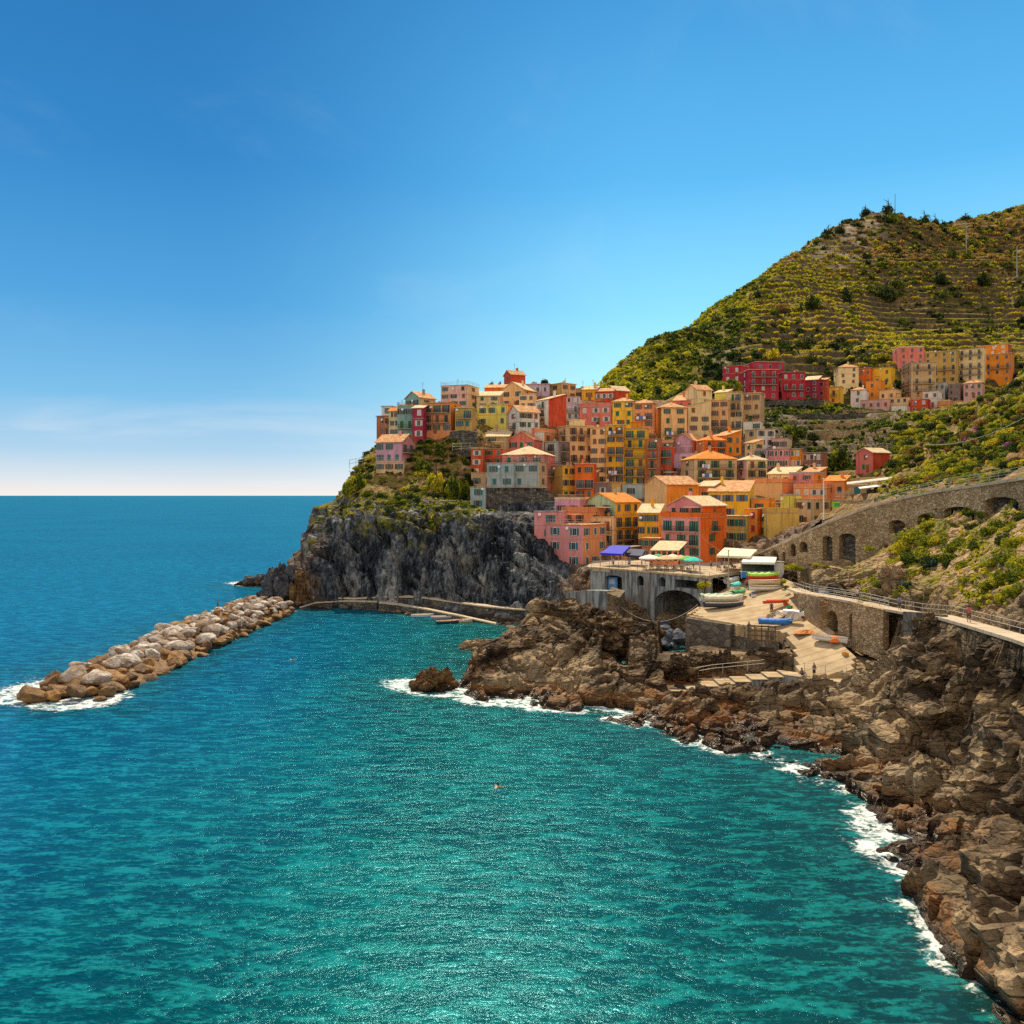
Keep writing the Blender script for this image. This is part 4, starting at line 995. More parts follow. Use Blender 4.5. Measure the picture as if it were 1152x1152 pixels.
        b.add(vs, fs+[(0, 6, 7, 1), (1, 7, 8, 2), (2, 8, 9, 3), (3, 9, 6, 0), (6, 9, 8, 7)])
    elif roof == 'F':
        b.box(-WLb-.28, -.28, e, .28, WR+.28, e+.18)
    elif roof in ('L', 'T'):
        b.box(-WLb-.12, -.12, e, .12, WR+.12, e+.14)
    elif roof == 'P':
        b.box(-WLb-.05, -.05, e, .05, .25, e+.5); b.box(-.2, .25, e, .05, WR, e+.5); b.box(-WLb-.05, .25, e, -WLb+.2, WR, e+.5); b.box(-WLb+.2, .25, e, -.2, WR, e+.08)
    flat_m = M_SLATE if 'slate' in label else rg.choice([M_TILE3, M_CONC, MS['tan'], M_TILE])
    rf = b.build('roof', tile if roof in 'G1 G2 H S'.split() or roof == 'G' else flat_m, root)
    if roof in ('F', 'G', 'G1', 'G2', 'H', 'S') and rg.random() < .75 and WLb > 4:
        cx, cy = -WLb*rg.uniform(.2, .8), WR*rg.uniform(.4, .75); c = MB(); tz = e+ridge_h+rg.uniform(.7, 1.2)
        c.box(cx-.3, cy-.3, e-.1, cx+.3, cy+.3, tz); c.box(cx-.38, cy-.38, tz, cx+.38, cy+.38, tz+.1); c.box(cx-.2, cy-.2, tz+.1, cx+.2, cy+.2, tz+.32)
        c.build('chimney', [MS[ca]], rf)
    if 'p' in ex:
        b = MB(); z0 = e+.145
        b.box(-WLb-.1, -.1, z0, .1, .08, z0+.95); b.box(-.08, .08, z0, .1, WR, z0+.95); b.box(-WLb-.1, .08, z0, -WLb+.08, WR, z0+.95); b.build('parapet', MS[cb if cb != 'white' else ca], root)
    if 'r' in ex or roof == 'T': rail_box(root, -WLb-.05, -.05, .05, WR, e+.15, M_RAILW if roof == 'T' or rg.random() < .6 else M_IRON)
    if 'a' in ex or rg.random() < .22: antenna(root, -WLb*rg.uniform(.2, .8), WR*.5, e+ridge_h, rg.uniform(1.8, 3.4))
    if 't' in ex:
        b = MB(); b.box(-WLb*.75, WR*.35, e+.19, -WLb*.3, WR*.8, e+1.9); b.box(-WLb*.78, WR*.3, e+1.9, -WLb*.27, WR*.85, e+2.05); b.build('roof_hut', MS[rg.choice(['orange', 'lemon', 'cream'])], root)
    # string course and base band
    if Hh > 6 and rg.random() < .6:
        b = MB(); zz = Hh-2.9; b.box(-WLb-.03, -.05, zz, .05, 0, zz+.12); b.box(0, 0, zz, .05, WR, zz+.12); b.build('string_course', M_TRIM, root)
    if rg.random() < .5:
        b = MB(); b.tube([(-.35, -.1, .1), (-.35, -.1, Hh-.2)], .06, 6); b.build('drainpipe', M_STEEL, root)
    if rg.random() < .35 and WLb > 4 and roof in ('L', 'F', 'P', 'T'):
        b = MB(); x_, y_ = -WLb*rg.uniform(.2, .8), WR*rg.uniform(.4, .8); b.tube([(x_, y_, e+.15), (x_, y_, e+.95)], .38, 9); b.build('water_tank', rg.choice([M_TRIMW, M_STEEL, M_TRIM]), root)
    if rg.random() < .4 and Hh > 4:
        b = MB(); z_ = Hh-rg.uniform(.4, 1.2); x_ = -WLb*rg.uniform(.1, .9); b.tube([(x_, -.02, z_), (x_, -.3, z_+.05)], .03, 5); b.tube([(x_, -.30, z_+.05), (x_+.02, -.42, z_+.1)], [.36, .02], 10); b.build('satellite_dish', M_TRIMW, root)
    if roof in ('L', 'T') and WLb > 5 and rg.random() < .5:
        b = MB(); x_ = -WLb*.5; c_ = rg.choice([0, 1, 2]); b.box(x_-1.5, WR*.3, e+2.1, x_+1.5, WR*.3+2.2, e+2.18, 0)
        for sx in (-1.45, 1.39):
            for sy in (0.05, 2.1): b.box(x_+sx, WR*.3+sy, e+.14, x_+sx+.06, WR*.3+sy+.06, e+2.1, 1)
        b.build('sunshade', [[PCV0, PCV1, PCV2][c_], M_IRON], root)
    # windows
    sp = 2.72 if Yc < 300 else 2.95
    nr = max(1, int(round(Hh/sp))); sp = Hh/nr
    frame = 'w' in ex or shc in ('white',)
    for side, L, nc in ((0, WLb if WL >= 3 else WL, cols[0]), (1, WR0 if wr_ else 0, cols[1])):
        if nc <= 0 or L < 1.2: continue
        if side == 0 and xc-x0 < 3: continue
        pitch = L/nc; ww = min(.95, pitch*.42); wide = ww*2.1 < pitch*.9
        for k in range(nr):
            fr = k == 0 and nr > 2
            door = k == 0 and side == 0 and zb < 14
            balc = 'b' in ex and nr > 1 and k >= 1 and (k < nr-0) and (rg.random() < (.95 if 'rows of' in label else .55))
            for c in range(nc):
                if rg.random() < .06 and nc > 1: continue
                pos = pitch*(c+.5)+rg.uniform(-.12, .12)*pitch*.5
                hgt = min(1.45, sp*.52); sill = sp*k+sp*.30
                if balc: hgt = min(2.05, sp*.74); sill = sp*k+.12
                st = rg.choice(['open', 'open', 'closed']) if wide else rg.choice(['closed', 'none', 'closed'])
                if shc == 'blue': ww = 1.2; st = 'open'
                if shc == 'green' and 'bright green' in label: st = 'closed'
                if side == 0: a = (-L+pos, -.002, sill, 0)
                else: a = (.002, pos, sill, math.pi/2)
                sh = shc
                if shc == 'dark': sh = rg.choice(['dark', 'dark', 'green', 'grey', 'brown'])
                put_window(root, a[0], a[1], a[2], a[3], ww, hgt, sh, st, frame, far)
            if balc:
                BL = L*.86 if nc > 1 else min(L*.9, 2.4)
                if side == 0: balcony(root, -L/2, 0, sp*k+.08, 0, BL)
                else: balcony(root, 0, L/2, sp*k+.08, math.pi/2, BL)
                if 'l' in ex and k in (1, nr-1) and side == (0 if wl_ > wr_ else 1):
                    b = MB(); rr = random.Random(i+k); xx = -BL*.4
                    for q in range(3):
                        wq = rr.uniform(.5, 1.0); hq = rr.uniform(.6, 1.3)
                        for s_ in range(4): b.add([(xx+wq*s_/4, -1.02-.04*(s_ % 2), .95), (xx+wq*(s_+1)/4, -1.02-.04*((s_+1) % 2), .95), (xx+wq*(s_+1)/4, -1.06-.06*((s_+1) % 2), .95-hq), (xx+wq*s_/4, -1.06-.06*(s_ % 2), .95-hq)], [(0, 1, 2, 3)], q % 2)
                        xx += wq+.15
                        if xx > BL*.3: break
                    me = b.mesh('washing', [M_CLOTH[0], M_CLOTH[rr.choice([0, 1, 2])]])
                    if side == 0: o = mobj('washing', me, root, (-L/2, 0, sp*k+.08), 0)
                    else: o = mobj('washing', me, root, (0, L/2, sp*k+.08), math.pi/2)
    # a street door where the foot shows
    if rg.random() < .5 and cols[0] and WLb > 4 and xc-x0 > 5:
        b = MB(); dx0 = -WLb*rg.uniform(.25, .75); b.box(dx0-.5, -.06, -.1, dx0+.5, -.003, 2.0); b.box(dx0-.6, -.04, 2.0, dx0+.6, -.003, 2.12, 1); b.build('door', [M_SH[rg.choice(['brown', 'green', 'dark'])], M_TRIM], root)
    return root
for i, rec in enumerate(HT): house(i, rec)
# ------------------------------------------------------------ masonry
M_STONE = mat_masonry('warm_stone_wall', (.36,.23,.12), (.56,.39,.22), (.74,.56,.34), 1.9, (.24,.16,.09))
M_STONE_D = mat_masonry('dark_stone_wall', (.07,.065,.06), (.14,.13,.115), (.26,.23,.19), 1.5, (.05,.045,.04))
M_STONE_G = mat_masonry('grey_block_wall', (.12,.105,.09), (.20,.17,.14), (.30,.26,.20), .8, (.08,.07,.06), 1.3)
t = NT('stained_concrete'); n_ = t.noise(t.coord('pos', (1, 1, .12)), 1.6, 6, .65); m_ = t.noise(t.coord('pos'), .35, 5, .6)
c_ = t.mix(t.mapr(n_, .38, .62), (.10,.115,.13), (.36,.38,.38)); c_ = t.mix(t.mapr(m_, .45, .65, 0, .5), c_, (.16,.13,.10))
M_STAIN = t.out(c_, .9, t.bump(n_, .5, .08), .2)
def panel(mb, a, b, bot_a, bot_b, holes=(), thick=1.2, depth=1.0, mi=0, mback=0, rings=None):
    """a, b: top corners (Vector) left to right as the camera sees them; holes (px0, px1, py_top, py_bottom, arched)"""
    A2, B2 = Vector((a.x, a.y)), Vector((b.x, b.y)); d = B2-A2; L = d.length; d /= L; nrm = Vector((-d.y, d.x))
    if nrm.dot(A2+B2) < 0: nrm = -nrm        # away from the viewer
    def w(s, z, q=0.): return (A2.x+d.x*s+nrm.x*q, A2.y+d.y*s+nrm.y*q, z)
    outer = [(0, bot_a), (L, bot_b), (L, b.z), (0, a.z)]; hl = []
    for h in holes:
        px0, px1, pt, pb, arch = h
        def s_at(px):
            r = (px-576)/1000; return (r*A2.y-A2.x)/(d.x-r*d.y)
        s0, s1 = s_at(px0), s_at(px1); Ym = A2.y+d.y*(s0+s1)/2; zt_, zb_ = zof(pt, Ym), zof(pb, Ym)
        if s0 < .05 or s1 > L-.05: s0 = max(s0, .06); s1 = min(s1, L-.06)
        top = a.z+(b.z-a.z)*(s0+s1)/2/L-.15; zt_ = min(zt_, top); zb_ = max(zb_, bot_a+(bot_b-bot_a)*(s0+s1)/2/L+.05)
        if arch:
            hw = (s1-s0)/2; rise = min(hw, (zt_-zb_)*.45)*(arch if arch is not True else 1); n = 10
            arc = [((s0+s1)/2+hw*math.cos(math.pi*k/n), zt_-rise+rise*math.sin(math.pi*k/n)) for k in range(n+1)]
            poly = [(s0, zb_), (s1, zb_)]+arc
        else: poly = [(s0, zb_), (s1, zb_), (s1, zt_), (s0, zt_)]
        q = [poly[0]]
        for v in poly[1:]:
            if abs(v[0]-q[-1][0])+abs(v[1]-q[-1][1]) > 1e-4: q.append(v)
        hl.append(q)
    loops = [outer]+hl; flat = [v for l in loops for v in l]
    tris = tessellate_polygon([[Vector((v[0], v[1], 0)) for v in l] for l in loops])
    mb.add([w(*v) for v in flat], [tuple(tr) for tr in tris], mi)
    for l in hl:
        n = len(l); vs = [w(v[0], v[1]) for v in l]+[w(v[0], v[1], depth) for v in l]
        mb.add(vs, [(k, (k+1) % n, n+(k+1) % n, n+k) for k in range(n)], mi)
        if mback is not None: mb.add([w(v[0], v[1], depth) for v in l], [tuple(range(n))], mback)
        if rings is not None:
            k0 = 1; arc = l[2:]
            if len(arc) > 4:
                c = (sum(v[0] for v in arc)/len(arc), min(v[1] for v in arc)); o_ = [(c[0]+(v[0]-c[0])*1.12, c[1]+(v[1]-c[1])*1.14+.02) for v in arc]; m = len(arc)
                vs = [w(v[0], v[1], -.05) for v in arc]+[w(v[0], v[1], -.05) for v in o_]+[w(v[0], v[1], .02) for v in arc]+[w(v[0], v[1], .02) for v in o_]
                rings.append(MB()); rings[-1].add(vs, [f for k in range(m-1) for f in ((k, k+1, m+k+1, m+k), (m+k, m+k+1, 3*m+k+1, 3*m+k), (k+1, k, 2*m+k, 2*m+k+1))])
    # top, back and ends
    mb.add([w(0, a.z), w(L, b.z), w(L, b.z, thick), w(0, a.z, thick)], [(0, 1, 2, 3)], mi)
    mb.add([w(0, bot_a), w(0, a.z), w(0, a.z, thick), w(0, bot_a, thick)], [(0, 1, 2, 3)], mi)
    mb.add([w(L, bot_b), w(L, bot_b, thick), w(L, b.z, thick), w(L, b.z)], [(0, 1, 2, 3)], mi)
    if not holes: mb.add([w(0, bot_a, thick+.002), w(L, bot_b, thick+.002), w(L, b.z, thick+.002), w(0, a.z, thick+.002)], [(3, 2, 1, 0)], mi)
def wall_thing(name, label, st, bots, holes=(), mat=None, thick=1.0, depth=.8, coping=True, cat='wall', mback=None, ringmat=None, cope_h=.22):
    mat = mat or M_STONE; pts = [P(*s) for s in st]; base = pts[0].copy(); base.z = min(bots)
    root = empty(name, base, 0, label, cat); root['kind'] = 'thing'; mb = MB(); rg_ = []
    for k in range(len(st)-1):
        hs = [h for h in holes if st[k][0] <= (h[0]+h[1])/2 < st[k+1][0]]
        panel(mb, pts[k]-base, pts[k+1]-base, bots[k]-base.z, bots[k+1]-base.z, [], thick) if not hs else None
        if hs:
            m2 = MB(); panel(m2, pts[k], pts[k+1], bots[k], bots[k+1], hs, thick, depth, 0, 1 if mback else 0, rg_ if ringmat else None)
            mb.add([(v[0]-base.x, v[1]-base.y, v[2]-base.z) for v in m2.v], m2.f, 0); mb.m[-len(m2.m):] = m2.m
    mb.build('masonry', [mat]+([mback] if mback else []), root)
    for q_ in (rg_ if ringmat else []):
        r2 = MB(); r2.add([(v[0]-base.x, v[1]-base.y, v[2]-base.z) for v in q_.v], q_.f); r2.build('arch_stones', ringmat, root)
    if coping:
        c = MB()
        for k in range(len(pts)-1):
            a, b = pts[k]-base, pts[k+1]-base; d = (b-a); d.z = 0; d.normalize(); n = Vector((-d.y, d.x, 0)); n = n if n.dot(pts[k]) > 0 else -n
            q = [a-n*.1, b-n*.1, b+n*(thick+.05), a+n*(thick+.05)]; up = Vector((0, 0, cope_h)); lo = Vector((0, 0, .005))
            c.add([v+lo for v in q]+[v+up for v in q], [(0, 3, 2, 1), (4, 5, 6, 7), (0, 1, 5, 4), (1, 2, 6, 5), (2, 3, 7, 6), (3, 0, 4, 7)])
        c.build('coping', M_PAVE, root)
    return root
WB = [zof(a[1]+d_, a[2]) for a, d_ in zip(WALL, (12, 30, 48, 70, 60, 52, 55, 56, 60))]
ARCH = [(853,862,624,632,True),(867,876,618.5,633,True),(878.5,883.5,621,634,True),(889.5,895,612,626,True),(899.5,908.5,609,621,True),(920,936.5,603,631,.55),(944,962.5,600,636,.5),
        (1000,1018,585,600,.7),(1032,1052,578,600,.7),(1062,1096,570,596,.55),(1108,1146,559,588,.5)]
wall_thing('arched_wall', 'long warm stone retaining wall with arched niches climbing to the right', WALL, WB, ARCH, M_STONE, 1.4, 1.3, True, 'wall', M_STONE_D, M_STONE)
wall_thing('stone_wall', 'low rubble terrace wall below the two tall niches', [(897,638,150),(925,636,145),(953,641,139)], [zof(664, 150), zof(663, 145), zof(664, 139)], (), M_STONE, .8, coping=False)
# the wall that carries the lower path, with two arched doors on to the ramp
LW = [(893,661.5,140),(905,666,131),(930,670,123),(965,676,117),(1000,684,112)]
LWs = [(a, b+1.5, c-1.3) for a, b, c in LW]
wall_thing('stone_wall', 'stone wall under the cliff path with two arched boat stores', LWs, [zof(a[1], a[2])-6.2 for a in LWs], [(928,942.5,687,712,True),(955.5,971.5,690,720,True)], M_STONE, .9, 1.6, False, 'wall', M_STONE_D, M_STONE)
wall_thing('stone_wall', 'grey block wall filling the rocks under the cliff path', [(1016,688,101.5),(1040,689.5,97.5),(1058,692,94)], [zof(716, 103), zof(718, 98), zof(714, 94)], (), M_STONE_G, .8, coping=False)
# the arcade that carries the square
AW = [(664,639.5,167),(700,642,163.4),(735,645,160),(797,651.5,151.3)]
wall_thing('square_arcade', 'grey stained concrete arcade with a wide arch under the square', AW, [6.4, 4.5, 2.0, 2.0],
    [(681,706,647.5,664,.35),(717,724,647.5,659,True),(741.5,748.5,649,660,True),(759,787,652.5,662,.15),(736.5,789,664,705,.95)], M_STAIN, 1.2, 3.5, True, 'arcade', M_STONE_D, M_STAIN, .3)  # dark stone back plate: the shade inside the arch put into its colour
b = MB(); b.box(-1.05, 0, 0, 1.05, .12, 2.5, 0); b.box(-.9, -.05, .1, -.05, 0, 2.4, 1); b.box(.05, -.05, .1, .9, 0, 2.4, 1); b.box(-.5, -.09, 1.2, .5, -.05, 2.1, 2)
q = P(688.5, 664, 166.2); tag(b.build('boathouse_door', [mat_plain('blue_paint', (.06,.20,.52)), mat_plain('light_blue_paint', (.16,.40,.80)), mat_plain('pale_blue_paint', (.55,.66,.86))], None, q, -.25), 'pair of blue doors in the alcove of the arcade', 'door')
wall_thing('stone_wall', 'stained low wall left of the stone pillar beneath the arcade', [(636,667,161),(660,664,158),(683,665,154)], [1.5, 1.5, 1.5], (), M_STAIN, 2.2, coping=False)
def rough_block(name, label, pts, z0, z1, mat, cat):
    mb = MB(); mb.prism([p[:2] for p in pts], z0, z1); return tag(mb.build(name, mat), label, cat)
pl = [Vector(XY(a, y)) for a, y in [(683,153.5),(697,151),(703,156),(688,159)]]
rough_block('stone_pillar', 'brown rough stone pillar standing before the arcade', pl, -1, [8.1, 7.6, 8.2, 8.6], mat_rock('pillar_rock', ROCK_WARM, .5, .6, wet=False), 'pillar')
# platform wall for the boats
PWs = [(775,694.5,138),(825,702.5,132),(876,711.5,125.6)]
wall_thing('platform_wall', 'rough grey stone wall holding up the boat platform', PWs, [zof(758, 138), zof(762, 132), zof(752, 125.6)], (), M_STONE_G, .9, coping=True)
mbp = MB(); a_, b_ = P(775, 694.5, 138), P(801, 668.5, 149.5)
panel(mbp, Vector((a_.x-.02, a_.y+.1, a_.z)), Vector((a_.x+.05, 150, zof(668.5, 150)+.2)), 1, 1, (), .5)
# low parapet on the platform's corner
wall_thing('parapet_wall', 'low stone kerb round the platform corner beside the piled boats', [(776.5,691,140),(789,683,144.5),(800,673,149)], [zof(694, 140)-1, zof(688, 144)-1, zof(680, 149)-1], (), M_STONE, .6, coping=False)
# steps along the quay wall
b = MB(); st0 = P(752, 772, 112.5); st1 = P(878, 757, 112.5)
n = 7; z0 = -1.0
for k in range(n):
    xa = st0.x+(st1.x-st0.x)*k/n; xb = st0.x+(st1.x-st0.x)*(k+1)/n; za = zof(775-2.6*k, 112.5)
    b.box(xa, 111.0, z0, xb-.002, 114.2, za)
stairs = b.build('quay_steps', [M_STAIN]); tag(stairs, 'wide pale steps rising along the quay to the ramp', 'steps')
cpb = MB()
for k in range(n):
    xa = st0.x+(st1.x-st0.x)*k/n; xb = st0.x+(st1.x-st0.x)*(k+1)/n; za = zof(775-2.6*k, 112.5)
    cpb.box(xa+.003, 110.9, za+.003, xb-.006, 114.25, za+.07)
cpb.build('tread', M_PAVE, stairs)
qa = [P(878, 757, 112.5), P(915, 762, 109.5), P(962, 768, 105.5), P(1000, 772, 101)]
b = MB()
for p, q in zip(qa, qa[1:]):
    b.prism([(p.x, p.y-1.4), (q.x, q.y-1.4), (q.x, q.y+1.6), (p.x, p.y+1.6)], -1.2, [p.z, q.z, q.z, p.z])
o = b.build('quay_walkway', [M_STAIN]); tag(o, 'concrete walkway wall at the foot of the ramp', 'quay')
b = MB()
for p, q in zip(qa, qa[1:]): b.prism([(p.x, p.y-1.5), (q.x, q.y-1.5), (q.x, q.y+1.65), (p.x, p.y+1.65)], [p.z+.003, q.z+.003, q.z+.003, p.z+.003], [p.z+.09, q.z+.09, q.z+.09, p.z+.09])
b.build('walkway_top', M_PAVE, o)
# quays at the cliff foot
def quay(name, label, pts, wd, deep):
    pp = [P(*a) for a in pts]; b = MB(); tp = MB()
    for p, q in zip(pp, pp[1:]):
        b.prism([(p.x, p.y), (q.x, q.y), (q.x, q.y+wd), (p.x, p.y+wd)], -deep, [p.z-.25, q.z-.25, q.z-.25, p.z-.25])
        tp.prism([(p.x, p.y-.15), (q.x, q.y-.15), (q.x, q.y+wd), (p.x, p.y+wd)], [p.z-.245, q.z-.245, q.z-.245, p.z-.245], [p.z, q.z, q.z, p.z])
    o = b.build(name, M_STONE_D); tag(o, label, 'quay'); tp.build('quay_top', M_PATH, o); return o
quay('quay', 'upper stone quay path curving along the foot of the cliff', [(352,671,197.5),(400,673,196.5),(432,671,194.5),(470,671,191.5),(505,676,186),(540,681,180),(575,684.5,175.5),(602,686,173)], 3.0, .5)
quay('quay', 'lower quay with moored rowing boats in front of the cliff path', [(426,677.5,191.5),(450,680,189.5),(480,685,184.5),(515,692,178.5),(558,701.5,171.5)], 1.6, .8)
quay('quay', 'short ledge quay at the landward end of the breakwater', [(337,683,193.5),(355,677.5,196),(385,675.6,196.4),(424,676.5,192.5)], 1.0, .8)
# walls on the headland
wall_thing('buttress_wall', 'rough dark stone buttress under the blue grey and grey beige houses', [(546,549,222.3),(580,548.5,222),(616,549,221.8)], [zof(592, 222)]*3, [(556,562,549.7,553,False),(567,572,549.7,553,False),(590,596,549.7,553,False),(603,609,549.7,553,False)], M_STONE_D, 1.2, .5, True)
wall_thing('stone_wall', 'grey garden wall below the lilac pink villa', [(402,545,232),(430,543,229),(459,544,228)], [zof(560, 230)]*3, (), M_STONE_D, .6)
wall_thing('stone_wall', 'dark retaining wall under the ochre house with the turquoise window', [(506,486,243),(520,484,241),(537,486,240)], [zof(506, 241)]*3, (), M_STONE_D, .6)
wall_thing('stone_wall', 'dark terrace wall left of the red house with open shutters', [(510,506,238),(532,504,237)], [zof(514, 238)]*2, (), M_STONE_D, .6)
# terraced dry stone walls between the village and the upper hamlet
for lab, st_, hgt in [('dark dry stone wall directly under the large red block', [(858,452,322),(880,449.5,324),(905,449,326),(925,449,328)], 5.5),
        ('longest dry stone wall across the dark terraces', [(862,470,308),(900,466,306),(950,466,303),(1010,462,300)], 3.6),
        ('dry stone wall above the pink row and the lone rose barn', [(870,486,286),(910,487,282),(960,484,278),(1000,482,276)], 3.4),
        ('dry stone wall behind the big round tree of the terraces', [(886,478,296),(925,477,294),(975,474,290)], 2.4),
        ('dry stone wall edging the lawn strip under the upper hamlet', [(930,461,326),(970,461,322),(1015,464,318)], 3.2)]:
    wall_thing('dry_stone_wall', lab, st_, [zof(s[1], s[2])-hgt for s in st_], (), M_STONE_D if 'dark' in lab or 'longest' in lab else M_STONE, .7, coping=False)
for lab, st_, hgt in [('rubble wall below the cream chalet', [(940,562,188),(970,563,176),(1000,560,168)], 4.0),
        ('rubble wall above the promenade near the corrugated shed', [(1000,548,176),(1035,540,168),(1070,531,160)], 3.0)]:
    wall_thing('dry_stone_wall', lab, st_, [zof(s[1], s[2])-hgt for s in st_], (), M_STONE, .7, coping=False)
# ------------------------------------------------------------ railings, boats, people, awnings
def railing_line(name, label, pts, hh=1.05, sp=2.2, mat=None, cat='railing', r=.028, mids=(.5,)):
    mat = mat or M_STEEL; pts = [Vector(p) for p in pts]; base = pts[0].copy(); root = empty(name, base, 0, label, cat)
    b = MB()
    for k in (1.,)+tuple(mids): b.tube([p-base+Vector((0, 0, hh*k)) for p in pts], r, 5)
    b.build('rail', mat, root)
    pm = MB(); pm.tube([(0, 0, -.3), (0, 0, hh)], r*1.15, 5); pme = pm.mesh('post', mat); rest = 0
    for p, q in zip(pts, pts[1:]):
        L = (q-p).length; s = rest
        while s < L: c = p.lerp(q, s/L); mobj('post', pme, root, c-base); s += sp
        rest = s-L
    return root
def lift(pts, dz): return [Vector((p[0], p[1], p[2]+dz)) for p in pts]
railing_line('path_railing', 'pale railing on the seaward edge of the cliff path', lift([p for p in pR], 0.0) if pR[0].y < pL[0].y else lift(pL, 0.), 1.0, 2.4, M_RAILW)
M_GREENR = mat_plain('green_grey_paint', (.30,.38,.34), .5)
pr = [P(a, b-1.0, c+.7) for a, b, c in WALL[3:]]
railing_line('promenade_railing', 'grey green promenade railing on top of the arched wall', [p+Vector((0, 0, -.05)) for p in pr], 1.7, 2.1, M_GREENR, mids=(.8, .6, .4, .2))
railing_line('promenade_railing', 'stretch of thin railing where the arched wall starts to climb', [P(a, b-1.0, c+.7) for a, b, c in WALL[2:4]], 1.1, 2.4, M_RAILW)
railing_line('square_railing', 'iron railing along the edge of the square above the arcade', [Vector((*XY(a, y), 11.5)) for a, y in [(665,167.3),(700,163.8),(735,160.4),(797,151.8)]], 1.15, 1.9, M_IRON, mids=(.66, .33))
railing_line('square_railing', 'iron railing dropping from the square along the boat ramp', [P(798, 651, 152), P(815, 657, 150), P(826, 664, 146)], 1.1, 1.8, M_IRON, mids=(.5,))
railing_line('quay_railing', 'thin handrail beside the wide quay steps', [P(758, 764, 114.6), P(800, 756, 114.6), P(860, 750, 114.4)], .9, 3.2, M_RAILW, r=.03)
railing_line('quay_railing', 'handrail on the walkway at the foot of the ramp', [P(905, 757.5, 108.5), P(935, 761, 106.3), P(960, 764, 104.4)], 1.3, 2.6, M_RAILW, r=.03)
railing_line('ramp_railing', 'white handrail before the light blue boat on the path', [P(a, b+1, c) for a, b, c in LW], 1.0, 1.6, M_RAILW)
railing_line('garden_fence', 'light wooden fence along the green shelf of the cliff', [P(452, 566, 216), P(480, 567, 216), P(530, 568, 213)], .9, 3.0, mat_plain('weathered_wood', (.5,.36,.18)), 'fence', .05)
railing_line('garden_fence', 'pale post fence before the dark retaining wall', [P(509, 506, 236.5), P(532, 505, 235.5)], 1.6, 2.4, M_RAILW, 'fence', .06)
railing_line('garden_fence', 'spindly lookout frame overhanging the seaward cliff edge', [P(393, 526, 236), P(408, 523, 236)], 2.0, 1.8, M_STEEL, 'fence', .05)

# ---- boats
def boat(name, label, loc, rz, L, Bm, Hh, cols, cat='boat', seats=2, tarp=None, tilt=0., flip=False, group=None, roll=0.):
    root = empty(name, loc, rz, label, cat, group); root.rotation_euler = (roll+(math.pi if flip else 0), tilt, rz)
    hm, im, tm = cols; n = 14; mm = 7; V = []
    for i in range(n+1):
        s = i/n; x = (s-.5)*L; wd = Bm/2*(math.sin(math.pi*min(1, (1-s)*1.0+.0))**.55 if s > .5 else (1-.28*(1-2*s)**2.2)); 
        if s > .5: wd = Bm/2*max(0.02, 1-((s-.5)*2)**2.6)
        rise = Hh*(.22*max(0, (s-.35)/.65)**2+.05*(1-s)); row = []
        for j in range(mm+1):
            a = math.pi*(j/mm)-math.pi/2; y = wd*math.sin(a)**1 if True else 0
            z = Hh*(1-math.cos(a)**.75)+rise*(1-math.cos(a)**2*.6)
            row.append((x+.06*L*max(0, s-.8)*(z/Hh)*2, y, z))
        V.append(row)
    b = MB(); vs = [v for r_ in V for v in r_]; W = mm+1
    fs = [(i*W+j, (i+1)*W+j, (i+1)*W+j+1, i*W+j+1) for i in range(n) for j in range(mm)]+[tuple(range(mm, -1, -1))]
    vi = [(v[0]*.97, v[1]*.92, v[2]*.94+.06*Hh+.02) for v in vs]; o_ = len(vs)
    b.add(vs, fs, 0); b.add(vi, [tuple(reversed(f)) for f in fs], 1)
    b.build('hull', [hm, im], root, smooth=False)
    for sd in (0, mm):
        g = MB(); g.tube([V[i][sd] for i in range(n+1)], .055*max(1, Bm/1.8), 6); g.build('gunwale', tm, root)
    for k in range(seats):
        x = L*(-.22+.3*k); g = MB(); g.box(x-.14, -Bm*.43, Hh*.72, x+.14, Bm*.43, Hh*.78); g.build('thwart', im, root)
    if tarp is not None:
        g = MB(); rows = []
        for i in range(n+1):
            x = V[i][0][0]*1.02; wd = abs(V[i][0][1])*1.06+.02; zt = max(V[i][0][2], V[i][mm][2])+.04; hp = .38*Bm*.5*(1+.25*math.sin(i*2.1))
            rows.append([(x, -wd, zt-.18), (x, -wd*.98, zt+.03), (x, -wd*.45, zt+hp*.75), (x, 0, zt+hp), (x, wd*.45, zt+hp*.75), (x, wd*.98, zt+.03), (x, wd, zt-.18)])
        vs = [v for r_ in rows for v in r_]; g.add(vs, [(i*7+j, i*7+j+1, (i+1)*7+j+1, (i+1)*7+j) for i in range(n) for j in range(6)]+[tuple(range(7)), tuple(reversed(range(n*7, n*7+7)))])
        g.build('cover', tarp, root, smooth=True)
    return root
def bp(name, c, r=.4): return mat_plain(name, c, r, 0, .5, .06)
BW, BB, BC, BG, BR, BN, BT = bp('boat_white', (.80,.78,.74)), bp('boat_blue', (.05,.22,.62)), bp('boat_cream', (.74,.62,.42)), bp('boat_green', (.05,.42,.16), .7), bp('boat_red', (.66,.07,.02)), bp('boat_dark', (.04,.06,.10)), bp('boat_teal', (.04,.50,.46), .7)
BLB, BLG, BO, BGY = bp('boat_pale_blue', (.45,.66,.78)), bp('boat_lime', (.35,.68,.06), .7), bp('boat_orange', (.90,.20,.02)), bp('boat_grey', (.40,.42,.43))
def gz(px, Y):
    x, y = XY(px, Y); return float(RAMPZ(np.array([x]), np.array([y]))[0])
def on_ramp(px, Y, dz=0.): x, y = XY(px, Y); return Vector((x, y, gz(px, Y)+dz))
boat('rowing_boat', 'lowest navy striped boat of the pile on the platform corner', on_ramp(814, 141, .05), .05, 6.2, 2.1, .8, (BN, BC, BW))
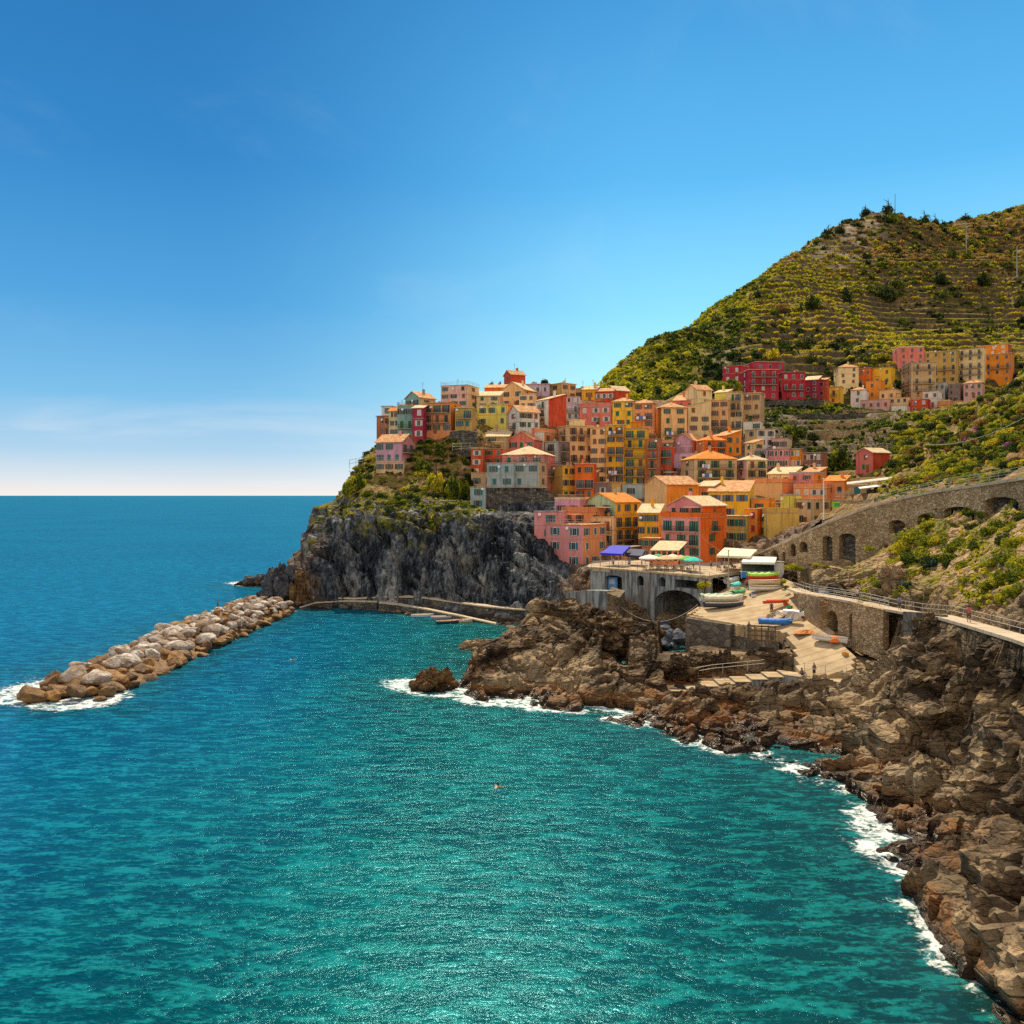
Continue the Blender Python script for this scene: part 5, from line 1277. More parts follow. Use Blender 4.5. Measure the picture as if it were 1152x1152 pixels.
boat('rowing_boat', 'cream boat lying second in the pile on the platform corner', on_ramp(813, 141.6, .75), .02, 6.0, 2.0, .7, (BC, BW, BW), tarp=bp('cream_canvas', (.70,.66,.50), .9))
boat('rowing_boat', 'pale green covered boat on the far side of the piled boats', on_ramp(806, 144.5, .3), .15, 5.6, 1.9, .8, (BW, BC, BGY), tarp=bp('sage_canvas', (.42,.55,.40), .9))
boat('rowing_boat', 'small boat under a dark green cover right of the pile', on_ramp(831, 146, .3), .7, 3.4, 1.5, .7, (BW, BC, BG), tarp=bp('green_canvas', (.05,.30,.10), .9))
boat('rowing_boat', 'boat under a turquoise cover near the square railing', on_ramp(827, 152, .3), 1.0, 4.2, 1.7, .7, (BW, BC, BT), tarp=BT)
boat('rowing_boat', 'boat under a white cover next to the turquoise one', on_ramp(824, 157, .4), .8, 4.2, 1.7, .7, (BW, BC, BW), tarp=BW)
boat('rowing_boat', 'white hulled boat nearest the viewer in the right hand pile on the ramp', on_ramp(862, 147, .1), -.05, 5.4, 1.9, .75, (BW, BC, BN))
boat('rowing_boat', 'white and tan boat stacked behind the white hulled one', on_ramp(861, 149.5, .5), -.02, 5.4, 1.9, .8, (BC, BW, BR))
boat('rowing_boat', 'boat with a lime green cover at the top of the ramp', on_ramp(858, 152.5, .9), 0., 5.2, 1.9, .8, (BR, BC, BLG), tarp=BLG)
boat('covered_boat', 'long boat wrapped in bright blue canvas on the ramp', on_ramp(872, 127.5, .25), math.radians(-14), 4.6, 1.3, .6, (BB, BB, BB), tarp=bp('blue_canvas', (.02,.20,.75), .7), seats=0)
boat('dinghy', 'cream inflatable dinghy turned over on the ramp', on_ramp(887, 130.5, .9), .3, 3.6, 1.9, .6, (bp('dinghy_cream', (.78,.66,.46)), BC, BC), flip=True, seats=0)
boat('dinghy', 'round beige dinghy propped on its side by the blue covered boat', on_ramp(895, 127, .55), -1.0, 2.6, 1.5, .6, (bp('dinghy_beige', (.70,.56,.36)), BC, BGY), roll=.9, seats=1)
boat('sail_boat_hull', 'long narrow white hull leaning along the path wall', on_ramp(911, 127.5, .85), math.radians(-38), 7.6, 1.3, .7, (BW, BW, BC), flip=True, seats=0)
boat('kayak', 'red kayak resting across wooden stands on the ramp', on_ramp(871, 135, 1.0), .35, 3.8, .8, .35, (BR, BR, BR), seats=0)
boat('kayak', 'orange kayak leaning behind the red one', on_ramp(875, 136, .7), .1, 3.4, .8, .35, (BO, BO, BO), seats=0)
boat('motor_boat', 'white motor boat loaded with an orange float on the ramp', on_ramp(934, 116.5, .1), math.radians(-52), 4.8, 1.7, .7, (BW, BC, BGY))
boat('dinghy', 'orange float lying in the white motor boat', on_ramp(939, 116, .75), 1.2, 2.4, 1.2, .5, (BO, BO, BO), flip=True, seats=0)
x_, y_ = XY(941, 128); boat('rowing_boat', 'light blue rowing boat beached above the cliff path', (x_, y_, zof(671, 128)+.1), -.12, 4.6, 1.5, .6, (BLB, BLB, BW))
x_, y_ = XY(906, 140); boat('covered_boat', 'dark teal covered boat by the path railing', (x_, y_, zof(671, 140)+.0), .1, 2.8, 1.4, .7, (BGY, BC, BGY), tarp=bp('petrol_canvas', (.05,.20,.22), .8))
for px, py, rz, c, lab, L in [(475,694,.2,(BLB,BC,BW),'pale blue rowing boat moored at the lower quay',4.6),(498,696,.15,(BGY,BC,BW),'grey rowing boat moored between the pale blue and tan ones',4.8),(505,701,.35,(BN,BC,BR),'dark hulled boat moored nearest the open water at the quay',5.0),(520,700,.3,(BC,BC,BW),'tan rowing boat moored at the right end of the quay',4.0)]:
    yy = 25000/(py-557); boat('rowing_boat', lab, ((px-576)*yy/1000, yy, -.22), rz, L, 1.6, .7, c)

# ---- people
def person(label, loc, rz, shirt, pants, skin=(.45,.26,.17), pose='stand', hair=(.04,.025,.015), scale=1.):
    me = bpy.data.meshes.new('body')
    if pose == 'stand':
        vs = [(0,0,.95),(0,0,1.2),(0,0,1.42),(0,0,1.5),(0,0,1.60),(0,0,1.72),(.1,0,.92),(.12,.02,.5),(.12,0,.08),(.13,-.13,.03),(-.1,0,.92),(-.13,.0,.5),(-.14,.05,.08),(-.15,-.08,.03),(.2,0,1.4),(.27,.02,1.13),(.27,-.1,.88),(-.2,0,1.4),(-.28,.03,1.13),(-.25,-.08,.88)]
    elif pose == 'sit':
        vs = [(0,0,.12),(0,.03,.38),(0,.0,.6),(0,-.02,.68),(0,-.03,.78),(0,-.03,.9),(.1,-.05,.1),(.14,-.42,.42),(.13,-.6,.06),(.13,-.72,.04),(-.1,-.05,.1),(-.14,-.45,.40),(-.13,-.62,.06),(-.13,-.74,.04),(.2,0,.58),(.26,-.15,.36),(.2,-.38,.42),(-.2,0,.58),(-.27,.1,.36),(-.24,.2,.08)]
    else:  # swimming
        vs = [(0,0,-.15),(0,-.2,-.08),(0,-.45,0),(0,-.5,.06),(0,-.52,.16),(0,-.52,.28),(.1,.1,-.2),(.12,.5,-.3),(.12,.9,-.35),(.12,1.0,-.35),(-.1,.1,-.2),(-.12,.5,-.3),(-.12,.9,-.35),(-.12,1.0,-.35),(.2,-.42,0),(.42,-.6,-.06),(.5,-.85,.0),(-.2,-.42,0),(-.42,-.5,-.05),(-.5,-.75,.02)]
    rr = [.15,.14,.15,.06,.10,.08,.09,.065,.045,.035,.09,.065,.045,.035,.06,.045,.035,.06,.045,.035]
    es = [(0,1),(1,2),(2,3),(3,4),(4,5),(0,6),(6,7),(7,8),(8,9),(0,10),(10,11),(11,12),(12,13),(2,14),(14,15),(15,16),(2,17),(17,18),(18,19)]
    me.from_pydata([(x*scale, y*scale, z*scale) for x, y, z in vs], es, []); 
    sm_ = mat_plain('skin', skin, .6); me.materials.append(sm_)
    root = empty('person', loc, rz, label, 'person')
    o = mobj('body', me, root); md = o.modifiers.new('Skin', 'SKIN')
    for i, v in enumerate(me.skin_vertices[0].data if me.skin_vertices else []): v.radius = (rr[i]*scale, rr[i]*scale)
    if not me.skin_vertices:
        bpy.context.view_layer.update()
    me.skin_vertices[0].data[0].use_root = True
    s2 = o.modifiers.new('Sub', 'SUBSURF'); s2.levels = 1; s2.render_levels = 1
    up = Vector(vs[2])*scale; hp = Vector(vs[0])*scale
    if pose != 'swim':
        b = MB(); b.tube([hp, Vector(vs[1])*scale, up, Vector(vs[3])*scale*.995], [.175*scale, .165*scale, .19*scale, .07*scale], 10); b.build('shirt', mat_plain('shirt', shirt, .9), root, smooth=True)
        for k in (6, 10):
            b = MB(); a = Vector(vs[k])*scale; c = Vector(vs[k+1])*scale; b.tube([hp.lerp(a, .5)+Vector((0, 0, .03)), a, c], [.13*scale, .115*scale, .085*scale], 8); b.build('trouser_leg', mat_plain('trousers', pants, .9), root, smooth=True)
    b = MB(); hd = Vector(vs[4])*scale
    b.tube([hd+Vector((0, .03, -.02)), hd+Vector((0, .035, .05)), hd+Vector((0, .02, .12)), hd+Vector((0, .01, .15))], [.105*scale, .118*scale, .09*scale, .02], 10); b.build('hair', mat_plain('hair', hair, .7), root, smooth=True)
    return root
# positions are settled after the breakwater is built
person('person standing at the foot of the ramp by the handrail', P(916, 761.5, 108.5), .4, (.25,.12,.10), (.05,.06,.1))
person('person sitting on the walkway edge left of the standing one', P(902, 759.5, 110), 0.6, (.12,.13,.2), (.06,.06,.07), pose='sit')
person('person leaning by the stone wall at the top of the ramp', on_ramp(879, 146), .5, (.5,.48,.45), (.08,.10,.18))
person('person in dark clothes beside the red kayak on the ramp', on_ramp(868, 133.5), -.5, (.05,.05,.08), (.06,.05,.05))
person('person crouching at the edge of the platform above the rocks', P(843, 706.5, 130.2)+Vector((0, .2, 0)), 2.5, (.10,.10,.12), (.12,.08,.05), pose='sit')
person('swimmer alone in the middle of the cove', ((557-576)*75.8/1000, 75.8, .05), 2.6, (0,0,0), (0,0,0), pose='swim')
person('swimmer in the water off the breakwater', ((326-576)*135/1000, 135, .05), 1.2, (0,0,0), (0,0,0), pose='swim')
for k, (px, Y) in enumerate([(708,168.5),(722,170),(733,171),(764,169),(780,166),(800,166),(812,170),(822,167),(757,174),(690,170.5)]):
    lab = ['person in a blue shirt at the dark end of the square','person in white near the cream parasols','person in red passing behind the parasols','person in black near the turquoise parasol','person in pale clothes in the middle of the square','person in olive by the lamp pole','person in navy beside the restaurant canopy','person in brown under the restaurant canopy','person in pink before the corner house','person in grey by the blue awning'][k]
    cl = [(.1,.2,.5),(.75,.73,.7),(.55,.06,.05),(.03,.03,.03),(.65,.6,.5),(.25,.26,.1),(.04,.06,.18),(.3,.17,.08),(.7,.35,.4),(.35,.36,.38)][k]
    person(lab, (*XY(px, Y), 11.25), k*1.3, cl, (.07,.08,.12))

# ---- parasols, awnings and the restaurants
def parasol(label, px, Y, col, rad=1.6, h=2.5):
    root = empty('parasol', (*XY(px, Y), 11.25), px*.37, label, 'parasol', 'parasols on the square')
    b = MB(); b.tube([(0, 0, 0), (0, 0, h+.25)], .035, 6); b.tube([(0, 0, 0), (0, 0, .1)], .3, 10); b.build('pole', M_RAILW, root)
    b = MB(); n = 8; ring = [(rad*math.cos(2*math.pi*k/n), rad*math.sin(2*math.pi*k/n), h-.35) for k in range(n)]; mid = [(v[0]*.52, v[1]*.52, h+.02) for v in ring]; low = [(v[0]*1.005, v[1]*1.005, h-.55) for v in ring]
    vs = [(0, 0, h+.3)]+mid+ring+low
    fs = [(0, 1+k, 1+(k+1) % n) for k in range(n)]+[(1+k, 1+n+k, 1+n+(k+1) % n, 1+(k+1) % n) for k in range(n)]+[(1+n+k, 1+2*n+k, 1+2*n+(k+1) % n, 1+n+(k+1) % n) for k in range(n)]
    b.add(vs, fs); b.build('canopy', col, root)
    return root
PCR, PGR, PWH, PTQ, PTN = [mat_plain('canvas_'+n, c, .9) for n, c in (('cream', (.80,.72,.52)), ('green', (.10,.36,.16)), ('white', (.84,.80,.74)), ('turquoise', (.05,.58,.50)), ('tan', (.70,.46,.26)))]
for lab, px, Y, m, rd in [('large white parasol at the left end of the parasol row', 731, 164.2, PWH, 2.1),('dark green parasol beside the large white one', 740.5, 166.5, PGR, 1.7),('peach tan parasol in the middle of the row', 749, 162.6, PTN, 1.9),
        ('cream parasol behind the peach tan one', 757, 166.0, PCR, 1.6),('tan parasol left of the green pair', 766, 163.0, PTN, 1.5),('bright green parasol near the right end of the row', 773.5, 161.5, mat_plain('canvas_lime', (.16,.50,.10), .9), 1.6),('turquoise parasol at the right end of the row', 780, 158.6, PTQ, 1.7)]:
    parasol(lab, px, Y, m, rd)
def table_set(label, px, Y):
    root = empty('cafe_table', (*XY(px, Y), 11.25), px, label, 'table', 'cafe tables on the square')
    b = MB(); b.tube([(0, 0, .70), (0, 0, .74)], .42, 12); b.build('table_top', M_TRIMW, root)
    b = MB(); b.tube([(0, 0, 0), (0, 0, .7)], .04, 6); b.tube([(0, 0, 0), (0, 0, .03)], .25, 8); b.build('leg', M_IRON, root)
CHM = MB(); CHM.box(-.2, -.2, .42, .2, .2, .46); CHM.box(-.2, .17, .46, .2, .21, .9)
for sx in (-.18, .15):
    for sy in (-.18, .15): CHM.box(sx, sy, 0, sx+.03, sy+.03, .42)
chm = CHM.mesh('cafe_chair', mat_plain('rattan', (.42,.28,.16), .8))
for k, (px, Y) in enumerate([(727,162.6),(735,165.2),(744,161.6),(752,164),(762,161.6),(770,160.6),(777,157.6),(811,163),(819,161),(828,163.5)]):
    table_set('small round cafe table on the square', px, Y)
    for a in (0, 2.1, 4.2):
        x, y = XY(px, Y); o = mobj('cafe_chair', chm, None, (x+.75*math.cos(a), y+.75*math.sin(a), 11.252), a-math.pi/2); tag(o, 'woven cafe chair at a table on the square', 'chair', 'cafe chairs on the square')
def awning(name, label, cor, hh, mat, posts=True, thick=.08, val=.3, cat='awning'):
    """cor: four roof corners (Vector), posts reach down by hh"""
    base = cor[0].copy(); base.z -= hh; root = empty(name, base, 0, label, cat); c = [v-base for v in cor]
    b = MB(); up = Vector((0, 0, thick)); b.add([*c, *[v+up for v in c]], [(0, 3, 2, 1), (4, 5, 6, 7), (0, 1, 5, 4), (1, 2, 6, 5), (2, 3, 7, 6), (3, 0, 4, 7)])
    d = Vector((0, 0, -val)); 
    for i in range(4): p, q = c[i], c[(i+1) % 4]; b.add([p, q, q+d, p+d], [(0, 1, 2, 3)])
    b.build('canopy', mat, root)
    if posts:
        for v in c:
            v = v*.985+(sum(c, Vector())/4)*.015
            pm = MB(); pm.tube([(v.x, v.y, 0 if True else 0), (v.x, v.y, v.z)], .06, 6); pm.build('post', M_RAILW, root)
    return root
V3 = lambda px, Y, z: Vector((*XY(px, Y), z))
awning('awning', 'deep blue awning over the dark end of the square', [V3(675, 173, 13.7), V3(700, 169.5, 13.7), V3(709, 175, 14.9), V3(688, 178, 14.9)], 2.4, mat_plain('blue_canvas', (.02,.03,.55), .8))
awning('awning', 'dark navy awning right of the deep blue one', [V3(704, 173, 13.3), V3(722, 170, 13.3), V3(726, 176, 14.2), V3(708, 178, 14.2)], 2.0, mat_plain('navy_canvas', (.03,.04,.10), .8))
# restaurant porch with tiled roof
root = empty('restaurant_porch', V3(733, 176, 11.25), 0, 'glazed restaurant porch with a tiled lean-to roof in front of the corner house', 'porch'); o0 = Vector(root.location)
c = [V3(731, 173.5, 14.15)-o0, V3(764, 172.5, 14.15)-o0, V3(774, 178.8, 15.6)-o0, V3(742, 180.5, 15.6)-o0]
b = MB(); up = Vector((0, 0, .16)); b.add([*c, *[v+up for v in c]], [(0, 3, 2, 1), (4, 5, 6, 7), (0, 1, 5, 4), (1, 2, 6, 5), (2, 3, 7, 6), (3, 0, 4, 7)]); b.build('roof', M_TILE3, root)
for k in range(6):
    v = c[0].lerp(c[1], (k+.15)/5.3); pm = MB(); pm.box(v.x-.16, v.y+.15, 0, v.x+.16, v.y+.5, v.z+.02); pm.build('pillar', MS['salmon'], root)
b = MB(); p, q = c[0], c[1]; b.add([(p.x, p.y+.3, .0), (q.x, q.y+.3, 0), (q.x, q.y+.3, .9), (p.x, p.y+.3, .9)], [(0, 1, 2, 3)]); b.build('low_wall', MS['salmon'], root)
for k in range(5):
    v = c[0].lerp(c[1], (k+.3)/5.3); u = c[0].lerp(c[1], (k+1.0)/5.3); b = MB(); b.box(v.x, v.y+.31, .9, u.x, u.y+.36 if u.y > v.y else v.y+.36, 2.6); b.build('pane', M_GLASS, root)
# open restaurant canopies at the top of the ramp
awning('restaurant_canopy', 'wide cream canopy over restaurant tables at the top of the ramp', [V3(806, 160, 14.1), V3(844, 157, 14.1), V3(852, 167, 14.7), V3(815, 170, 14.9)], 3.0, PCR)
awning('restaurant_canopy', 'narrow white canopy above the blue counter', [V3(834, 155, 13.3), V3(872, 153.5, 13.3), V3(874, 158.5, 13.9), V3(838, 160, 13.9)], 2.9, PWH)
b = MB(); b.box(-3.0, -.5, 0, 3.0, .5, 1.0, 0); b.box(-3.1, -.6, 1.0, 3.1, .6, 1.06, 1); b.box(-2.9, .52, 1.06, 2.9, .6, 2.5, 2)
tag(b.build('market_counter', [bp('counter_blue', (.03,.25,.70)), BW, M_GLASS], None, V3(853, 155.5, 10.6), -.05), 'bright blue counter under the white canopy', 'counter')
b = MB(); b.box(-2.0, -.9, 0, 2.0, .9, 2.6, 0); b.box(-2.15, -1.05, 2.6, 2.15, 1.05, 2.75, 1); b.box(-1.2, -.95, .9, .2, -.9, 2.0, 2)
tag(b.build('kiosk', [MS['white'], M_CONC, M_GLASS], None, V3(868, 157, 10.6), -.2), 'small white kiosk between the canopy and the arched wall', 'kiosk')
# poles
def pole(name, label, px, pyt, pyb, Y, r=.09, mat=None, arm=0, cat='pole'):
    p = P(px, pyb, Y)
    if Y > 400: x_, y_ = XY(px, Y); ii = int(np.searchsorted(hillX, x_)); jj = int(np.searchsorted(hillY, y_)); p = Vector((x_, y_, float(hillV[ii, jj, 2])))
    h = zof(pyt, Y)-p.z; root = empty(name, p, 0, label, cat)
    b = MB(); b.tube([(0, 0, -1), (0, 0, h*.5), (0, 0, h)], [r, r*.85, r*.6], 8); b.build('shaft', mat or M_STEEL, root)
    b = MB(); b.tube([(0, 0, -.5), (0, 0, .5)], r*1.8, 8); b.build('base', M_CONC, root)
    if arm: b = MB(); b.tube([(-arm, 0, h*.94), (0, 0, h*.96), (arm, 0, h*.94)], .05, 6); b.tube([(-arm*.9, 0, h*.94), (-arm*.9, 0, h*.94+.25)], .06, 6); b.tube([(arm*.9, 0, h*.94), (arm*.9, 0, h*.94+.25)], .06, 6); b.build('crossarm', mat or M_STEEL, root)
    else: b = MB(); b.tube([(0, 0, h), (0, 0, h+.18)], r*1.2, 8); b.build('cap', mat or M_STEEL, root)
    return root
pole('flagpole', 'tall white flagpole beside the beige workshop house', 926.5, 539, 594, 163, .16, BW, cat='flagpole')
pole('lamp_post', 'thin tall white pole before the big pink and orange corner house', 787, 583, 650, 155.5, .09, M_RAILW, cat='pole')
pole('lamp_post', 'short tan lamp pole at the corner of the square railing', 819.5, 620, 658, 150.5, .13, M_TRIM, cat='lamp post')
pole('utility_pole', 'utility pole on the very top of the far hill', 1007, 219, 233, 662, .35, M_STEEL, 0)
pole('utility_pole', 'tallest utility pole with crossarm on the right flank of the far hill', 1144, 277, 302, 560, .38, M_GREENR, 2.6)
pole('utility_pole', 'thin grey utility pole halfway up the right flank of the far hill', 1087, 252, 268, 612, .3, M_RAILW, 0)
def cable(label, a, b, sag, r=.03, mat=None):
    pts = [a.lerp(b, k/16)-Vector((0, 0, sag*4*(k/16)*(1-k/16))) for k in range(17)]
    m = MB(); m.tube(pts, r, 4); tag(m.build('rope', mat or M_RAILW), label, 'rope')
cable('slack mooring rope hanging across the gully before the arch', P(699, 683, 151.5), P(785, 680, 142), 2.6, .045)
cable('thin cable strung from the white pole to the lamp pole', P(787, 601, 155.3), P(819.5, 622, 150.5), .6, .02)
cable('overhead cable crossing the green slope on the right', P(1040, 500, 190), P(1152, 470, 150), 1.5, .04)
# sheds near the promenade
root = empty('lean_to_shed', P(955, 556, 186), -.35, 'long lean-to shed with a pale corrugated roof beside the cream chalet', 'shed')
b = MB(); b.box(0, 0, -2, 9.5, 3.2, 1.9); b.build('wall', MS['tan'], root)
M_CORR = mat_tile('corrugated_sheet', (.62,.56,.46), (.76,.72,.62))
b = MB(); b.add([(-.4, -.7, 1.95), (13.0, -.7, 3.6), (13.0, 3.8, 4.1), (-.4, 3.8, 2.45), (-.4, -.7, 2.1), (13.0, -.7, 3.75), (13.0, 3.8, 4.25), (-.4, 3.8, 2.6)], [(0, 3, 2, 1), (4, 5, 6, 7), (0, 1, 5, 4), (1, 2, 6, 5), (2, 3, 7, 6), (3, 0, 4, 7)]); b.build('roof', M_CORR, root)
for k in range(3): b = MB(); b.box(1+2.8*k, -.03, .1, 2.2+2.8*k, -.003, 1.5); b.build('shutter', M_SH['teal'], root)
root = empty('lean_to_shed', P(976, 560, 178), -.3, 'open stone shelter with a white sheet roof beside the promenade', 'shed')
b = MB(); b.box(0, .2, -2, 5.5, 3, 1.7); b.build('wall', M_STONE_D, root)
b = MB(); b.add([(-1.5, -1, 1.75), (8.5, -1, 3.0), (8.5, 3.0, 3.3), (-1.5, 3.0, 2.05), (-1.5, -1, 1.87), (8.5, -1, 3.12), (8.5, 3.0, 3.42), (-1.5, 3.0, 2.17)], [(0, 3, 2, 1), (4, 5, 6, 7), (0, 1, 5, 4), (1, 2, 6, 5), (2, 3, 7, 6), (3, 0, 4, 7)]); b.build('roof', M_TRIMW, root)
railing_line('chalet_railing', 'green mesh railing of the cream chalet terrace', [P(940, 560, 190), P(958, 560, 186)], 1.4, 1.2, M_GREENR, mids=(.8, .6, .4, .2))
b = MB(); b.box(-.6, -.4, 0, .6, .4, 1.2, 0); b.box(-.65, -.45, 1.2, .65, .45, 1.3, 0); b.box(-.4, -.43, .3, .4, -.4, 1.0, 1)
tag(b.build('storage_box', [BB, BN], None, P(1054, 541, 166), .2), 'bright blue storage box above the promenade', 'box')
b = MB(); b.box(-.7, -.4, 0, .7, .4, 1.1, 0); b.box(-.6, -.43, .2, .6, -.4, .9, 1)
tag(b.build('storage_box', [BLG, BG], None, P(940.5, 571, 176), .2), 'lime green bin below the chalet terrace', 'bin')
# wooden rack under the platform edge
root = empty('timber_rack', P(857, 722, 122.5), -.35, 'old timber rack leaning below the platform edge', 'rack')
WD = mat_plain('old_timber', (.14,.09,.05), .9, var=.4)
for k in range(5): b = MB(); b.box(-1.9+k*.9, -.06, -.4, -1.75+k*.9, .06, 2.3); b.build('upright', WD, root)
for k in range(4): b = MB(); b.box(-2.0, -.12, .1+k*.65, 2.0, -.065, .3+k*.65); b.build('crossbar', WD, root)
# ------------------------------------------------------------ boulders and rocks
import bmesh
def ico(sub):
    bm = bmesh.new(); bmesh.ops.create_icosphere(bm, subdivisions=sub, radius=1.0)
    v = np.array([x.co[:] for x in bm.verts]); f = np.array([[q.index for q in p.verts] for p in bm.faces]); bm.free(); return v, f
ICO3, ICO3F = ico(3); ICO5, ICO5F = ico(5)
def boulder_mesh(seed, mat):
    r = np.random.default_rng(seed); n = r.normal(size=(20, 3)); n /= np.linalg.norm(n, axis=1)[:, None]; d = r.uniform(.5, .82, 20)
    k = ICO3@n.T; s = np.where(k > .05, d[None, :]/np.maximum(k, .05), 9).min(1); s = np.minimum(s, 1.05)
    v = ICO3*s[:, None]; v = v*1.15*(1+.035*fbm(v[:, 0]*2.6+seed, v[:, 1]*2.6, v[:, 2]*2.6, 4))[:, None]
    return raw_mesh('boulder', v, ICO3F, mat)
t = NT('pale_boulder'); co = t.coord('pos'); rnd = t.node('ShaderNodeObjectInfo').outputs['Random']
cc = t.ramp(t.noise(co, .9, 7, .65), [(.3, (.14,.095,.07)), (.46, (.48,.40,.32)), (.62, (.82,.77,.72))]); cc = t.mix(t.mapr(rnd, .2, 1, 0, .8, False), cc, (.24,.13,.06))
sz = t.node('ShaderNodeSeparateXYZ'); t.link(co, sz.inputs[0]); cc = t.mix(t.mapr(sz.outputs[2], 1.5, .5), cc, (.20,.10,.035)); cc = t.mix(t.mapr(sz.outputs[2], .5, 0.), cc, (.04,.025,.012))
M_BPALE = t.out(cc, .85, t.bump(t.noise(co, 2.5, 7, .7), .9, .35), .25)
t = NT('rusty_boulder'); co = t.coord('pos'); rnd = t.node('ShaderNodeObjectInfo').outputs['Random']
cc = t.ramp(t.noise(co, 1.1, 7, .65), [(.3, (.05,.028,.012)), (.5, (.30,.14,.035)), (.7, (.58,.32,.08))]); cc = t.mix(t.mapr(rnd, 0, 1, 0, .7, False), cc, (.13,.09,.06))
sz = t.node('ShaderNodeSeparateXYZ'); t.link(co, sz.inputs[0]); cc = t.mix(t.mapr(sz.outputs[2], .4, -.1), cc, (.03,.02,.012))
M_BRUST = t.out(cc, .7, t.bump(t.noise(co, 2.5, 7, .7), .9, .35), .35)
t = NT('shade_blue_boulder'); co = t.coord('pos'); cc = t.ramp(t.noise(co, 1.0, 7, .65), [(.3, (.03,.035,.05)), (.5, (.10,.115,.15)), (.7, (.24,.25,.29))]); M_BSHADE = t.out(cc, .8, t.bump(t.noise(co, 2.5, 7, .7), .9, .35), .25)  # gully shade put into the dark blue colour of these boulders
BM = {m.name: [boulder_mesh(k+j*20, m) for k in range(9)] for j, m in enumerate((M_BPALE, M_BRUST, M_BSHADE))}
rg = random.Random(4)
def place_boulder(m, x, y, z, r, label, group, flat=.66):
    o = mobj('boulder', rg.choice(BM[m.name]), None, (x, y, z)); o.rotation_euler = (rg.uniform(-.4, .4), rg.uniform(-.4, .4), rg.uniform(0, 6.3))
    o.scale = (r*rg.uniform(.85, 1.35), r*rg.uniform(.8, 1.1), r*rg.uniform(flat-.12, flat+.14)); return tag(o, label, 'boulder', group)
y = 108.; nb = 0
while y < 191:
    tt = (y-108)/83; R = max(1.5-.62*tt**.7, .95); xl, xr = -62.0+tt*1.2, -49.0+tt*3.0
    nacross = max(4, int((xr-xl)/(R*1.62)))
    for k in range(nacross):
        if nb >= 299: break
        u = (k+.5+rg.uniform(-.25, .25))/nacross; x = xl+(xr-xl)*u+rg.uniform(-.4, .4); uu = abs(u*2-1)
        prof = (1.7+1.3*min(1, tt*1.6) if tt > .06 else 1.2)*(1-uu**2.2)*(1+.08*tt)+rg.uniform(-.35, .35); r = R*rg.uniform(.6, 1.35)
        if k < nacross*.3 and uu > .5 and rg.random() < .5: continue
        low = prof < 1.3 or (tt < .13 and rg.random() < .75) or rg.random() < .2+.15*tt
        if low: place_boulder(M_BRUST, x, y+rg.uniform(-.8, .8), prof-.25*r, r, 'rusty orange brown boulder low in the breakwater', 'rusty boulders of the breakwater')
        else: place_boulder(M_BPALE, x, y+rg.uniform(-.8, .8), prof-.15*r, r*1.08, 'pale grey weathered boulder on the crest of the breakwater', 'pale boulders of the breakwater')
        nb += 1
    y += R*1.72
gx_ = np.linspace(-63, -46, 30); gy_ = np.linspace(106, 193, 90); X, Y = np.meshgrid(gx_, gy_, indexing='ij'); tt = (Y-108)/83
u = np.abs((X-(-62+tt*1.2))/(13+1.8*tt)*2-1); Z = 2.1*(1-np.clip(u, 0, 1.4)**2.2)-2.2*sstep(113, 109, Y)+.5*fbm(X*.8, Y*.8, X*0, 4)-.5
tag(mobj('breakwater_ground', grid_mesh('breakwater_ground', np.stack([X, Y, Z], -1), M_BRUST)), 'rubble bed under the breakwater', kind='structure')
def big_rock(name, label, x, y, z, s, mat, seed, cat='rock', k1=.9, amp=.28):
    v = ICO5.copy(); c1, i1 = cells(v[:, 0]*k1*1.6+seed, v[:, 1]*k1*1.6, v[:, 2]*k1*1.1); c2, i2 = cells(v[:, 0]*k1*4+seed, v[:, 1]*k1*4, v[:, 2]*k1*2.2)
    d = 1+amp*(sstep(0, .3, c1)-.8+i1*.6)+amp*.45*(sstep(0, .3, c2)-.7+i2*.6)+amp*.35*fbm(v[:, 0]*4, v[:, 1]*4+seed, v[:, 2]*4, 4)
    v = v*d[:, None]*np.array(s)[None]
    o = mobj(name, raw_mesh(name, v, ICO5F, mat, False), None, (x, y, z)); return tag(o, label, cat)
M_STACKC = mat_rock('stack_rock', [(0, (.012,.014,.02)), (.4, (.05,.055,.07)), (.7, (.12,.12,.14)), (1, (.22,.20,.20))], .3, .5)
M_STACKW = mat_rock('stack_rock_warm', [(0, (.02,.012,.008)), (.35, (.10,.05,.02)), (.7, (.26,.15,.06)), (1, (.42,.28,.13))], .3, .5)
M_TAN = mat_rock('tan_rock', [(0, (.14,.07,.035)), (.35, (.32,.19,.10)), (.7, (.50,.34,.20)), (1, (.66,.50,.33))], .5, .6, wet=False)
def PW_(px, py): Y = 25000/(py-557); return ((px-576)*Y/1000, Y)
big_rock('sea_stack', 'dark bluish rock stack at the landward end of the breakwater', -52.6, 204, 1.0, (5.0, 4.5, 7.2), M_STACKC, 3)
big_rock('sea_stack', 'brown rock shoulder between the dark stack and the headland', -47.4, 202, .3, (3.6, 4, 6.8), M_STACKW, 8)
big_rock('sea_rock', 'low black rock awash in surf beyond the breakwater', -70.5, 247, -.2, (5.0, 3.5, 2.8), M_STACKC, 5)
big_rock('sea_rock', 'small black rock in white water right behind the dark stack', -62, 272, -.2, (5, 3, 2.2), M_STACKC, 6)
x, y = PW_(487, 778); big_rock('sea_rock', 'jagged brown rock islet alone in the cove with surf on its left', x, y+1.6, -.3, (2.7, 2.0, 2.5), M_STACKW, 11, amp=.4)
x, y = PW_(541, 731); big_rock('sea_rock', 'pale flat rock in the water left of the big brown outcrop', x, y+1, -.1, (2.9, 1.7, 1.5), M_TAN, 12)
